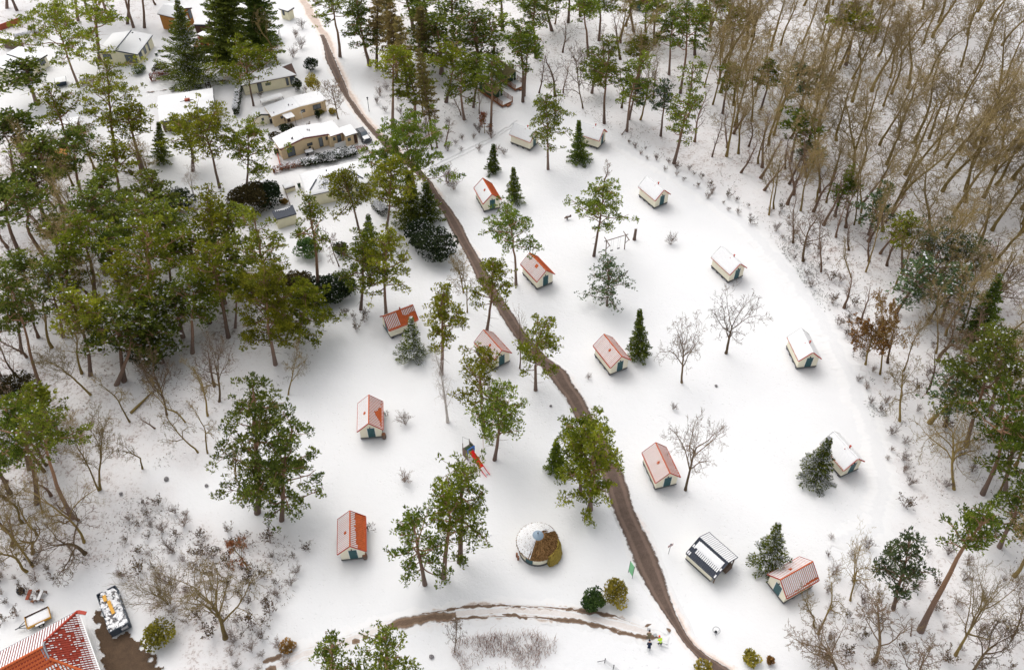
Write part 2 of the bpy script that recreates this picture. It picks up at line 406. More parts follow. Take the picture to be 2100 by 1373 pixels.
def thing(name, label, cat, loc=(0, 0, 0), rotz=0.0, group=None):
    o = bpy.data.objects.new(name, None); COL.objects.link(o)
    o.empty_display_size = 0.3
    o.location = loc; o.rotation_euler = (0, 0, rotz)
    return tag(o, label, cat, group)
def structure(o): o['kind'] = 'structure'; return o
def stuff(o): o['kind'] = 'stuff'; return o

# ------------------------------------------------------------------ ground, road and tracks
def vnoise(x, y, s, seed=0):
    """smooth value noise on numpy arrays"""
    rs = np.random.RandomState(seed); T = rs.rand(256, 256)
    x, y = x / s, y / s
    xi, yi = np.floor(x).astype(int), np.floor(y).astype(int)
    fx, fy = x - xi, y - yi
    fx, fy = fx * fx * (3 - 2 * fx), fy * fy * (3 - 2 * fy)
    g = lambda i, j: T[i % 256, j % 256]
    return (g(xi, yi) * (1 - fx) + g(xi + 1, yi) * fx) * (1 - fy) + (g(xi, yi + 1) * (1 - fx) + g(xi + 1, yi + 1) * fx) * fy
def inside(px, py, poly):
    r = np.zeros(px.shape, dtype=bool); n = len(poly)
    for i in range(n):
        x0, y0 = poly[i]; x1, y1 = poly[(i + 1) % n]
        if y0 == y1: continue
        c = ((y0 > py) != (y1 > py)) & (px < (x1 - x0) * (py - y0) / (y1 - y0) + x0)
        r ^= c
    return r
RIGHT_WOOD = [(760,-300),(720,60),(765,180),(830,300),(890,315),(960,262),(1010,240),(1000,180),(1080,150),(1140,215),(1200,235),(1290,275),(1390,340),(1460,395),(1545,430),(1585,500),(1650,560),(1700,640),(1745,740),(1800,830),(1835,920),(1850,1000),(1870,1060),(1830,1120),(1730,1200),(1660,1240),(1640,1290),(1650,1400),(1700,1600),(2800,1600),(3400,-300)]
LEFT_WOOD = [(-900,-300),(330,-300),(330,30),(250,60),(90,70),(20,110),(0,200),(-900,240),(-900,250),(0,250),(100,330),(300,330),(360,430),(480,440),(560,470),(600,620),(690,640),(650,700),(630,760),(560,800),(470,880),(420,960),(300,960),(380,1060),(560,1080),(640,1110),(600,1230),(520,1300),(560,1460),(400,1460),(330,1300),(240,1190),(0,1190),(-900,1200)]
GARDENS = [(0,70),(330,20),(560,-100),(640,-100),(650,60),(700,190),(850,340),(900,480),(700,600),(560,470),(300,330),(0,250)]
def xs_graded(a, b, step, far, n):
    core = np.arange(a, b + step / 2, step)
    g = np.geomspace(step, far, n).cumsum()
    return np.concatenate([(a - g)[::-1], core, b + g])
gx = xs_graded(-150, 150, 0.9, 420, 14)
gy = np.concatenate([[-900, -300, -100, -30], np.arange(0, 270, 0.9), 270 + np.geomspace(1, 500, 14).cumsum()])
GX, GY = np.meshgrid(gx, gy, indexing='ij')
def litter_at(X, Y):
    jx, jy = (vnoise(X, Y, 3.0, 1) - .5) * 4, (vnoise(X, Y, 3.0, 2) - .5) * 4
    X, Y = X + jx, Y + jy
    d = np.maximum(Y * C_ + CAM_H * S_, 5.0)
    PX, PY = PW / 2 + FPX * X / d, PH / 2 + FPX * (-Y * S_ + CAM_H * C_) / d
    l = np.where(inside(PX, PY, RIGHT_WOOD), 0.8, 0.0)
    l = np.maximum(l, np.where(inside(PX, PY, LEFT_WOOD), 0.9, 0.0))
    l = np.maximum(l, np.where(inside(PX, PY, GARDENS), 0.28, 0.0))
    return l * (0.55 + 0.75 * vnoise(X, Y, 9.0, 3))
L0 = litter_at(GX, GY)
for _ in range(3):
    L0[1:-1, 1:-1] = (L0[1:-1, 1:-1] * 2 + L0[:-2, 1:-1] + L0[2:, 1:-1] + L0[1:-1, :-2] + L0[1:-1, 2:]) / 6
near = np.exp(-((np.maximum(np.abs(GX) - 150, 0) + np.maximum(GY - 270, 0)) / 30.0))
GZ = ((vnoise(GX, GY, 2.2, 5) - 1.0) * (0.04 + 0.09 * np.clip(L0, 0, 1)) - vnoise(GX, GY, 14.0, 6) * 0.06) * near - 0.06
nx, ny = GX.shape
idx = np.arange(nx * ny).reshape(nx, ny)
Q = np.stack([idx[:-1, :-1], idx[1:, :-1], idx[1:, 1:], idx[:-1, 1:]], -1).reshape(-1, 4)
gm = mesh_np('ground', np.stack([GX, GY, GZ], -1).reshape(-1, 3), Q, [GROUND], smooth=True)
la = gm.attributes.new('litter', 'FLOAT', 'POINT'); la.data.foreach_set('value', np.clip(L0, 0, 1).astype(np.float32).ravel())
structure(link('ground', gm))

def resample(rows, step):
    """rows (y, xl, xr) in photo pixels -> ground points of both rims, every `step` metres"""
    A = np.array([[*Gn(xl, y), *Gn(xr, y)] for y, xl, xr in rows])
    mid = (A[:, :2] + A[:, 2:]) / 2
    s = np.concatenate([[0], np.cumsum(np.linalg.norm(np.diff(mid, axis=0), axis=1))])
    t = np.arange(0, s[-1], step)
    B = np.stack([np.interp(t, s, A[:, k]) for k in range(4)], 1)
    k = np.ones(7) / 7
    for c in range(4):
        e = np.pad(B[:, c], 3, mode='edge'); B[:, c] = np.convolve(e, k, 'valid')
    return B
def strip(name, rows, mat, z, step=0.35, cross=10, jag=0.25, crown=0.0, seed=0, ends=True, bury=0.14):
    B = resample(rows, step); n = len(B)
    L, R = B[:, :2], B[:, 2:]
    W = np.linalg.norm(R - L, axis=1, keepdims=True)
    u = (R - L) / np.maximum(W, 1e-3)
    s = np.arange(n) * step
    jl = (vnoise(s, s * 0 + 3, 0.7, seed) - .5) * jag * .5 + (vnoise(s, s * 0 + 9, 3.5, seed + 1) - .5) * jag * 2.2
    jr = (vnoise(s, s * 0 + 5, 0.7, seed + 2) - .5) * jag * .5 + (vnoise(s, s * 0 + 7, 3.5, seed + 3) - .5) * jag * 2.2
    L = L - u * jl[:, None]; R = R + u * jr[:, None]
    t = np.linspace(0, 1, cross + 1)
    P = L[:, None] * (1 - t)[None, :, None] + R[:, None] * t[None, :, None]
    e = np.abs(t * 2 - 1)[None].repeat(n, 0)
    if ends:
        fall = np.clip(1 - np.minimum(s, s[-1] - s) / 1.5, 0, 1)
        e = np.maximum(e, fall[:, None])
    zz = z - crown * (1 - e ** 2) + (vnoise(P[..., 0], P[..., 1], 0.8, 11) - .5) * 0.02 - bury * np.clip((e - .8) / .2, 0, 1)
    V = np.concatenate([P, zz[..., None]], -1).reshape(-1, 3)
    idx = np.arange(n * (cross + 1)).reshape(n, cross + 1)
    Q = np.stack([idx[:-1, :-1], idx[:-1, 1:], idx[1:, 1:], idx[1:, :-1]], -1).reshape(-1, 4)
    me = mesh_np(name, V, Q[:, ::-1] if False else Q, [mat], smooth=True)
    a = me.attributes.new('edge', 'FLOAT', 'POINT'); a.data.foreach_set('value', e.astype(np.float32).ravel())
    return structure(link(name, me))
DIRT = [(70,656,664),(100,664,678),(125,668,690),(150,680,699),(175,692,710),(200,706,719),(225,723,737),(250,743,756),(275,762,778),(300,786,806),(325,815,833),(345,840,861),(368,865,881),(393,880,898),(418,893,917),(443,911,937),(468,923,951),(493,936,963),(518,950,979),(565,974,1003),(590,988,1017),(618,1008,1036),(650,1028,1058),(680,1046,1077),(700,1062,1094),(730,1088,1120),(761,1117,1167),(790,1138,1177),(815,1158,1196),(840,1172,1210),(865,1184,1225),(900,1200,1245),(940,1218,1264),(975,1232,1280),(1000,1242,1288),(1029,1250,1297),(1054,1258,1306),(1079,1270,1320),(1104,1280,1332),(1129,1290,1344),(1154,1301,1353),(1179,1312,1362),(1204,1325,1371),(1229,1341,1377),(1250,1355,1384),(1270,1371,1391),(1290,1383,1402),(1315,1398,1416),(1340,1421,1444),(1373,1452,1500),(1400,1480,1535),(1440,1520,1580)]
def widen(r): 
    y, a, b = r
    k = 1.0 if y > 1180 or y < 330 else 0.45
    return (y, a - 10 * k - (6 if y > 1230 else 0), b + 18 * k + (10 if y > 1230 else 0))
TOPROAD = [(-60,585,640),(0,600,642),(40,626,664)]
strip('road_verge', TOPROAD + [widen(r) for r in DIRT], SLUSH, 0.004, jag=0.5, seed=20)
strip('road', DIRT, ROAD, 0.030, jag=0.13, crown=0.01, seed=30, bury=0.0)
# the ruts of the side track, worn through to the mud
RUTS = [
 [(1262,860,862),(1256,888,893)],
]
def rut(pts, w, mat=MUD, z=0.03, jag=0.3, seed=1, name='muddy_rut', bury=0.02):
    """pts: centre line in photo pixels, w: width in metres"""
    P = [Vector((*Gn(*p), 0)) for p in pts]
    rows = []
    A = []
    for i, p in enumerate(P):
        d = (P[min(i + 1, len(P) - 1)] - P[max(i - 1, 0)]).normalized()
        nrm = Vector((d.y, -d.x, 0)) * w / 2
        l, r = p - nrm, p + nrm
        A.append((l.x, l.y, r.x, r.y))
    A = np.array(A); mid = (A[:, :2] + A[:, 2:]) / 2
    s = np.concatenate([[0], np.cumsum(np.linalg.norm(np.diff(mid, axis=0), axis=1))])
    t = np.linspace(0, s[-1], max(4, int(s[-1] / 0.2)))
    B = np.stack([np.interp(t, s, A[:, k]) for k in range(4)], 1)
    n = len(B); L, R = B[:, :2], B[:, 2:]
    u = (R - L) / w
    ends = np.clip(np.minimum(t, s[-1] - t) / (w * 0.8), 0.15, 1) ** 0.5
    jl = (vnoise(t, t * 0, 0.35, seed) - .5) * jag + (vnoise(t, t * 0, 1.2, seed + 1) - .5) * jag
    jr = (vnoise(t, t * 0, 0.35, seed + 2) - .5) * jag + (vnoise(t, t * 0, 1.2, seed + 3) - .5) * jag
    m = (L + R) / 2
    L = m - u * ((w / 2 * ends + jl) [:, None]); R = m + u * ((w / 2 * ends + jr)[:, None])
    tt = np.linspace(0, 1, 6)
    Pp = L[:, None] * (1 - tt)[None, :, None] + R[:, None] * tt[None, :, None]
    e = np.maximum(np.abs(tt * 2 - 1)[None].repeat(n, 0), (1 - ends)[:, None])
    V = np.concatenate([Pp, (z - bury * np.clip((e - .75) / .25, 0, 1))[..., None]], -1).reshape(-1, 3)
    idx = np.arange(n * 6).reshape(n, 6)
    Q = np.stack([idx[:-1, :-1], idx[:-1, 1:], idx[1:, 1:], idx[1:, :-1]], -1).reshape(-1, 4)
    me = mesh_np(name, V, Q, [mat], smooth=True)
    a = me.attributes.new('edge', 'FLOAT', 'POINT'); a.data.foreach_set('value', e.astype(np.float32).ravel())
    return structure(link(name, me))
TRACK = [(540,1375),(620,1342),(700,1318),(780,1288),(860,1268),(950,1256),(1050,1250),(1130,1254),(1220,1268),(1300,1288),(1370,1312)]
rut(TRACK, 3.6, SLUSH2, 0.006, 0.6, 3, 'track', .14)
rut([(1255,290),(1340,332),(1450,402),(1540,470),(1620,560),(1690,660),(1745,770),(1790,880),(1815,1000),(1795,1080),(1700,1120)], 4.5, PACKED, -0.012, .8, 5, 'footpath', .10)
for q in (0, 7): rut([(870,348+q),(930,318+q),(1000,284+q),(1060,246+q)], .5, PACKED, 0.004, .2, 6 + q, 'wheel_track', .08)
for q, o in ((-7, 0), (7, 1), (14, 2), (-13, 3)):
    rut([(x, y + q) for x, y in TRACK], .26, PACKED, .012, .12, 70 + o, 'tyre_track', .05)
for q, o in (([(865,1258),(913,1251),(947,1244),(1000,1240),(1068,1243),(1115,1245),(1160,1247),(1210,1254),(1258,1262),(1292,1274)], 0), ([(900,1275),(935,1270),(1000,1265),(1056,1262),(1122,1267),(1160,1270),(1205,1277),(1250,1287),(1300,1301),(1352,1307)], 4)):
    rut(q, 1.05, SMEAR, .010, .5, 90 + o, 'slush_rut', .06)
    rut(q, .17, MUD, .022, .16, 92 + o, bury=.03)
rut([(945,1244),(985,1241),(1020,1239),(1068,1243)], 0.36, seed=40)
rut([(913,1250),(935,1246)], 0.3, seed=41)
rut([(1160,1247),(1175,1248)], 0.3, seed=42)
rut([(1184,1250),(1210,1254),(1236,1259),(1258,1262)], 0.55, seed=43)
rut([(933,1270),(955,1268),(975,1266),(1000,1265)], 0.30, seed=44)
rut([(1030,1263),(1056,1262),(1082,1266)], 0.42, seed=45)
rut([(1094,1264),(1104,1264)], 0.4, seed=46)
rut([(1122,1267),(1160,1270),(1205,1277),(1250,1287),(1266,1293)], 0.55, seed=47)
rut([(1264,1294),(1300,1301),(1330,1306),(1352,1307)], 0.62, seed=48)
rut([(795,1282),(830,1276),(870,1268),(935,1261)], 1.35, seed=49)
rut([(722,1314),(738,1313)], 0.9, seed=50)
rut([(744,1305),(757,1306)], 0.8, seed=51)
rut([(540,1360),(560,1350),(578,1342)], 0.6, seed=52)
rut([(545,1374),(566,1366)], 1.1, seed=53)
rut([(1322,1282),(1336,1280)], 0.7, seed=54)
rut([(1366,1288),(1372,1296)], 0.7, seed=55)
rut([(560,150),(480,163),(420,170),(360,182),(300,190)], 0.22, seed=60)
rut([(455,172),(420,178),(385,183),(350,188)], 0.20, seed=61)
def patch(name, poly, mat, z, seed=0, cell=0.12):
    P = np.array([Gn(*q) for q in poly])
    xs, ys = np.arange(P[:, 0].min() - 1, P[:, 0].max() + 1, cell), np.arange(P[:, 1].min() - 1, P[:, 1].max() + 1, cell)
    X, Y = np.meshgrid(xs, ys, indexing='ij')
    jx, jy = (vnoise(X, Y, .7, seed) - .5) * 1.1 + (vnoise(X, Y, .25, seed + 5) - .5) * .3, (vnoise(X, Y, .7, seed + 1) - .5) * 1.1 + (vnoise(X, Y, .25, seed + 6) - .5) * .3
    ins = inside(X + jx, Y + jy, [tuple(q) for q in P])
    soft = ins.astype(float)
    for _ in range(5): soft[1:-1, 1:-1] = (soft[1:-1, 1:-1] + soft[:-2, 1:-1] + soft[2:, 1:-1] + soft[1:-1, :-2] + soft[1:-1, 2:]) / 5
    e = np.clip((1 - soft) * 1.6, 0, 1)
    keep = ins[:-1, :-1] & ins[1:, :-1] & ins[1:, 1:] & ins[:-1, 1:]
    idx = np.arange(X.size).reshape(X.shape)
    Q = np.stack([idx[:-1, :-1], idx[1:, :-1], idx[1:, 1:], idx[:-1, 1:]], -1)[keep]
    used, inv = np.unique(Q, return_inverse=True)
    V = np.stack([X, Y, z + (vnoise(X, Y, .9, 3) - .5) * .03], -1).reshape(-1, 3)[used]
    me = mesh_np(name, V, inv.reshape(-1, 4), [mat], smooth=True)
    a = me.attributes.new('edge', 'FLOAT', 'POINT'); a.data.foreach_set('value', e.ravel()[used].astype(np.float32))
    return structure(link(name, me))
patch('dirt_yard', [(192,1253),(212,1250),(232,1290),(240,1308),(262,1292),(276,1305),(292,1322),(306,1336),(330,1376),(345,1420),(205,1420),(212,1373),(205,1330),(200,1295)], YARD, 0.022, 5)

# ------------------------------------------------------------------ trees
def nrm(a): return a / np.maximum(np.linalg.norm(a, axis=-1, keepdims=True), 1e-9)
def tubes_np(polys):
    """polys: list of (pts (n,3), radii (n), sides) -> V, quads"""
    groups = {}
    for p, r, s in polys: groups.setdefault((len(p), s), []).append((p, r))
    Vs, Qs, base = [], [], 0
    for (n, s), L in groups.items():
        P = np.array([a for a, _ in L]); R = np.array([b for _, b in L])
        T = np.empty_like(P); T[:, 1:-1] = P[:, 2:] - P[:, :-2]; T[:, 0] = P[:, 1] - P[:, 0]; T[:, -1] = P[:, -1] - P[:, -2]
        T = nrm(T)
        ref = np.where(np.abs(T[:, :1, 2:3]) > 0.9, np.array([1.0, 0, 0]), np.array([0, 0, 1.0]))
        A = nrm(np.cross(T, np.broadcast_to(ref, T.shape))); B = np.cross(T, A)
        ang = np.arange(s) * 2 * np.pi / s
        V = P[:, :, None] + (A[:, :, None] * np.cos(ang)[None, None, :, None] + B[:, :, None] * np.sin(ang)[None, None, :, None]) * R[:, :, None, None]
        m = len(L)
        idx = base + np.arange(m * n * s).reshape(m, n, s)
        nx_ = np.roll(idx, -1, axis=2)
        Q = np.stack([idx[:, :-1], nx_[:, :-1], nx_[:, 1:], idx[:, 1:]], -1).reshape(-1, 4)
        Vs.append(V.reshape(-1, 3)); Qs.append(Q); base += m * n * s
    return np.concatenate(Vs), np.concatenate(Qs)
def blades(rs, C, D, L, W, col, colvar=0.15, spread=0.8, k=3):
    """k leaf-shaped quads at every centre C (n,3) pointing about D (n,3); returns V, Q, colours"""
    n = len(C)
    C = np.repeat(C, k, 0); D = np.repeat(D, k, 0); col = np.repeat(col, k, 0)
    L = np.repeat(np.broadcast_to(L, n), k) * rs.uniform(.7, 1.3, n * k); W = np.repeat(np.broadcast_to(W, n), k) * rs.uniform(.7, 1.3, n * k)
    d = nrm(D + rs.normal(0, spread, (n * k, 3)))
    s = nrm(np.cross(d, rs.normal(0, 1, (n * k, 3))))
    a = C - d * (L * .25)[:, None]
    V = np.stack([a, a + d * (L * .55)[:, None] - s * (W / 2)[:, None], a + d * L[:, None], a + d * (L * .55)[:, None] + s * (W / 2)[:, None]], 1).reshape(-1, 3)
    Q = np.arange(n * k * 4).reshape(-1, 4)
    c = col * (1 + rs.uniform(-colvar, colvar, (n * k, 1)))
    return V, Q, np.repeat(c, 4, 0)
def join_np(parts):
    V, Q, Cc, b = [], [], [], 0
    for v, q, c in parts:
        V.append(v); Q.append(q + b); Cc.append(c); b += len(v)
    return np.concatenate(V), np.concatenate(Q), np.concatenate(Cc)
SNOWLEAF = np.array([0.80, 0.80, 0.82])
PINE_COLS = {'olive': (np.array([0.325, 0.340, 0.032]), np.array([0.155, 0.185, 0.027])),
             'green': (np.array([0.255, 0.300, 0.038]), np.array([0.115, 0.158, 0.031])),
             'dark':  (np.array([0.195, 0.230, 0.038]), np.array([0.078, 0.110, 0.028])),
             'blue':  (np.array([0.165, 0.225, 0.095]), np.array([0.078, 0.120, 0.060]))}
def crown_mesh(name, V, Q, cols, limbs, bark):
    lv, lq = tubes_np(limbs)
    n = len(V)
    return mesh_np(name, np.concatenate([V, lv]), np.concatenate([Q, lq + n]), [LEAF, bark], np.concatenate([np.zeros(len(Q), int), np.ones(len(lq), int)]), np.concatenate([cols, np.full((len(lv), 3), .1)]))
def make_pine(seed, h=15.0, R=3.2, cl=0.45, hue='olive', snow=0.06, dens=1.0, bark=None, lean=0.0, dead=True):
    R0, R = R, R * 1.28
    """Scots pine: bare bent trunk, crooked limbs, needles in separate flattened clouds"""
    rs = np.random.RandomState(seed)
    n = 10
    t = np.linspace(0, 1, n)
    wob = np.cumsum(rs.normal(0, 0.022 * h, (n, 2)), 0) * (t[:, None] ** 1.2) * 0.5
    wob -= wob[-1] * t[:, None]
    wob += np.outer(np.sin(t * np.pi), rs.normal(0, 0.022 * h, 2))
    P = np.column_stack([wob, t * h * 0.93]); P[0, 2] = -0.35
    r0 = 0.014 * h + 0.045
    rad = r0 * (1 - 0.78 * t) ; rad[0] *= 1.25
    tr = [(P, rad, 9)]
    at = lambda z: np.array([np.interp(z, P[:, 2], P[:, 0]), np.interp(z, P[:, 2], P[:, 1]), z])
    z0 = h * (1 - cl)
    nl = int(rs.randint(17, 22) * (0.75 + 0.6 * cl))
    clumps, limbs = [], []
    az = rs.uniform(0, 6.28)
    for i in range(nl):
        f = (i + rs.uniform(0, 1)) / nl
        z = z0 + (h * .95 - z0) * (0.04 + 0.88 * f)
        prof = (math.sin(min(1, f * 1.15 + 0.22) * math.pi * 0.86) ** 0.8) if cl > 0.3 else 1.0
        Ln = R * max(0.22, prof) * rs.uniform(0.55, 1.12)
        az += 2.4 + rs.normal(0, 0.5)
        el = 0.10 + 0.75 * f + rs.normal(0, 0.15)
        d = np.array([math.cos(az) * math.cos(el), math.sin(az) * math.cos(el), math.sin(el)])
        p = at(z * 0.985); m = 5
        pts = [p]
        dd = d.copy()
        for j in range(m - 1):
            dd = nrm(dd + rs.normal(0, 0.22, 3) + np.array([0, 0, 0.06])); pts.append(pts[-1] + dd * Ln / (m - 1))
        pts = np.array(pts); lr = 0.022 * h ** 0.5 * (0.6 + Ln / R * 0.7)
        limbs.append((pts, np.linspace(lr, lr * 0.3, m), 5))
        nc = max(2, int(round(Ln / R * rs.uniform(5.5, 8.5) * (R / 3.0) ** 0.9)))
        for j in range(nc):
            q = rs.uniform(0.45, 1.05); k = min(m - 2, int(q * (m - 1)))
            b = pts[k] + (pts[k + 1] - pts[k]) * (q * (m - 1) - k)
            c = b + rs.normal(0, 0.20, 3) * np.array([R, R, R * 0.5]) * 0.75
            clumps.append((c, rs.uniform(0.34, 0.80) * (0.74 + 0.06 * R)))
            limbs.append((np.array([b, (b + c) / 2 + rs.normal(0, .08, 3), c]), np.array([lr * .4, lr * .3, lr * .15]), 3))
    for j in range(3): clumps.append((at(h * 0.92) + rs.normal(0, 0.25, 3), rs.uniform(0.4, 0.7)))
    if dead:
        for j in range(rs.randint(3, 7)):       # dead snags below the crown
            z = rs.uniform(0.35, 1.0) * z0; a = rs.uniform(0, 6.28); p = at(z); L = rs.uniform(0.5, 1.8)
            e = p + np.array([math.cos(a) * L, math.sin(a) * L, rs.uniform(-.2, .4) * L])
            limbs.append((np.array([p, (p + e) / 2 + rs.normal(0, .1, 3), e]), np.array([.035, .025, .01]), 3))
    ca, cb = PINE_COLS[hue]
    parts = []
    for c, r in clumps:
        nt = max(7, int(21 * dens * (r / 0.7) ** 1.8))
        u = nrm(rs.normal(0, 1, (nt, 3))); u[:, 2] = np.where(u[:, 2] < -0.25, -u[:, 2], u[:, 2])
        pos = c + u * rs.uniform(.45, 1.0, (nt, 1)) * np.array([r, r, r * 0.58])
        mixv = np.clip(rs.beta(1.6, 1.6) + rs.normal(0, .22, (nt, 1)), 0, 1)
        col = cb + (ca - cb) * mixv
        sn = rs.rand(nt) < snow * rs.uniform(0, 2)
        parts.append(blades(rs, pos[~sn], u[~sn] + np.array([0, 0, .5]), 0.43, 0.135, col[~sn], 0.32, 0.65, 3))
        if sn.any():
            ps = pos[sn] + np.array([0, 0, .06])
            parts.append(blades(rs, ps, rs.normal(0, 1, (sn.sum(), 3)) * np.array([1, 1, .25]), 0.34, 0.20, np.tile(SNOWLEAF, (sn.sum(), 1)), 0.04, 0.2, 2))
    V, Q_, Cc = join_np(parts)
    tv, tq = tubes_np(tr)
    trunk = mesh_np('pine_trunk', tv, tq, [bark or PINEBARK], smooth=True)
    return {'trunk': trunk, 'crown': crown_mesh('pine_crown', V, Q_, Cc, limbs, bark or PINEBARK), 'h': h, 'R': R0}
def make_spruce(seed, h=8.0, R=1.8, hue='dark', snow=0.25, gap=0.30, base=0.05, power=0.85):
    rs = np.random.RandomState(seed)
    P = np.column_stack([np.zeros(6), np.zeros(6), np.linspace(-0.25, h, 6)])
    trunk = mesh_np('spruce_trunk', *tubes_np([(P, np.linspace(0.012 * h + .05, 0.015, 6), 7)]), [OAKBARK], smooth=True)
    ca, cb = PINE_COLS[hue]
    parts, tw = [], []
    z = h * base + 0.15
    while z < h * 0.985:
        f = z / h; Lb = R * (1 - f) ** power + 0.10
        nb = int(rs.randint(6, 10) * (0.6 + 0.4 * (1 - f)))
        a0 = rs.uniform(0, 6.28)
        for i in range(max(4, nb)):
            a = a0 + 6.283 * i / max(4, nb) + rs.normal(0, .18); L = Lb * rs.uniform(.55, 1.2)
            dr = np.array([math.cos(a), math.sin(a), 0.20 - 0.50 * (1 - f) + rs.normal(0, .12)])
            k = max(3, int(L / 0.16)); q = (np.arange(k) + .6) / k
            pos = np.array([0, 0, z]) + dr * (q * L)[:, None] + np.column_stack([np.zeros((k, 2)), 0.16 * L * q ** 2])
            side = np.array([-math.sin(a), math.cos(a), 0.0])
            wd = 0.30 * L * (1 - q * .75) + .06
            pos = np.concatenate([pos + side * (wd * rs.uniform(.2, 1, k))[:, None], pos - side * (wd * rs.uniform(.2, 1, k))[:, None], pos])
            D = np.concatenate([np.tile(dr + side * .9, (k, 1)), np.tile(dr - side * .9, (k, 1)), np.tile(dr, (k, 1))]) + np.array([0, 0, -.1])
            mixv = np.clip(rs.beta(1.5, 2.0) + rs.normal(0, .2, (len(pos), 1)), 0, 1)
            col = cb + (ca - cb) * mixv
            parts.append(blades(rs, pos, D, 0.34 + .006 * h, 0.13 + .003 * h, col, 0.3, 0.4, 2))
            sn = rs.rand(len(pos)) < snow * .8 * rs.uniform(0.0, 2.0)
            if sn.any():
                ps = pos[sn] + np.array([0, 0, .07])
                parts.append(blades(rs, ps, D[sn] * np.array([1, 1, .3]), 0.26, 0.17, np.tile(SNOWLEAF, (sn.sum(), 1)), 0.04, 0.35, 2))
            tw.append((np.array([[0, 0, z], np.array([0, 0, z]) + dr * L * .5, np.array([0, 0, z]) + dr * L * .92 + np.array([0, 0, .14 * L])]), np.array([.02, .015, .006]), 3))
        z += gap * (0.55 + 0.65 * (1 - f)) * rs.uniform(.7, 1.3)
    V, Q_, Cc = join_np(parts)
    return {'trunk': trunk, 'crown': crown_mesh('spruce_crown', V, Q_, Cc, tw, OAKBARK), 'h': h, 'R': R}
def grow(rs, p, d, L, r, lev, spec, out):
    n = spec['seg'][lev]
    pts, rad = [p], [r]
    dd = d.copy(); tip = spec['tip'][lev]
    for i in range(n):
        dd = nrm(dd + rs.normal(0, spec['jit'][lev], 3) + np.array([0, 0, spec['up'][lev]]))
        pts.append(pts[-1] + dd * L / n); rad.append(r * (1 - (1 - tip) * (i + 1) / n))
    pts = np.array(pts)
    out.append((pts, np.array(rad), spec['sides'][lev], lev))
    if lev + 1 >= len(spec['seg']): return
    k = spec['kids'][lev]; k = max(1, int(round(k * rs.uniform(.75, 1.25))))
    a0 = rs.uniform(0, 6.28)
    for i in range(k):
        t = spec['from'][lev] + (1 - spec['from'][lev]) * (i + rs.uniform(.1, .9)) / k
        j = min(n - 1, int(t * n)); b = pts[j] + (pts[j + 1] - pts[j]) * (t * n - j)
        rr = np.interp(t * n, np.arange(n + 1), rad)
        ax = nrm(pts[j + 1] - pts[j])
        o1 = nrm(np.cross(ax, [0.31, 0.72, 0.22])); o2 = np.cross(ax, o1)
        a0 += 2.4 + rs.normal(0, .4)
        ang = math.radians(spec['ang'][lev]) * rs.uniform(.7, 1.25) * (1 - 0.35 * t if lev == 0 else 1)
        nd = ax * math.cos(ang) + (o1 * math.cos(a0) + o2 * math.sin(a0)) * math.sin(ang)
        grow(rs, b, nd, L * spec['len'][lev] * (1 - spec['short'][lev] * t) * rs.uniform(.7, 1.2), max(rr * spec['rad'][lev], spec['minr']), lev + 1, spec, out)
OAK = dict(seg=[8,5,4,3,2], tip=[.30,.25,.25,.35,.6], jit=[.10,.22,.28,.30,.3], up=[.06,.05,.04,.05,.05], sides=[9,6,4,3,3], kids=[9,7,5,4], ang=[62,50,48,48], **{'from':[.30,.20,.12,.10]}, len=[.74,.58,.52,.48], short=[.52,.42,.4,.4], rad=[.56,.55,.55,.6], minr=.026)
OAKW = dict(OAK, tl=.50, len=[1.12,.60,.52,.48], short=[.22,.42,.4,.4], ang=[54,50,48,48], kids=[8,7,5,4], tip=[.5,.22,.25,.35,.6], rad=[.62,.55,.55,.6], **{'from':[.42,.18,.12,.10]})
BEECH = dict(seg=[9,6,5,4,3], tip=[.22,.22,.25,.3,.5], jit=[.08,.16,.20,.24,.25], up=[.05,.10,.08,.06,.04], sides=[8,5,4,3,3], kids=[13,8,5,4], ang=[52,44,44,44], **{'from':[.36,.22,.15,.15]}, len=[.46,.52,.50,.5], short=[.45,.45,.4,.4], rad=[.45,.5,.55,.6], minr=.022)
SAPLING = dict(seg=[7,4,3,3], tip=[.2,.25,.3,.5], jit=[.10,.18,.22,.2], up=[.06,.10,.08,.05], sides=[6,4,3,3], kids=[12,5,4], ang=[50,45,42], **{'from':[.25,.2,.2]}, len=[.36,.45,.5], short=[.45,.4,.4], rad=[.45,.5,.6], minr=.017)
CROOKED = dict(seg=[8,6,5,4,3], tip=[.35,.28,.3,.3,.5], jit=[.24,.34,.36,.34,.3], up=[.05,.04,.02,.03,.03], sides=[8,5,4,3,3], kids=[6,6,5,4], ang=[60,52,50,46], **{'from':[.35,.2,.15,.15]}, len=[.60,.55,.52,.5], short=[.45,.45,.4,.4], rad=[.6,.55,.55,.6], minr=.022)
BIRCHS = dict(seg=[8,5,4,4], tip=[.2,.25,.3,.5], jit=[.06,.14,.18,.15], up=[.03,.02,-.10,-.22], sides=[7,4,3,3], kids=[20,7,5], ang=[48,45,40], **{'from':[.22,.2,.1]}, len=[.26,.55,.6], short=[.4,.3,.3], rad=[.35,.5,.6], minr=.014)
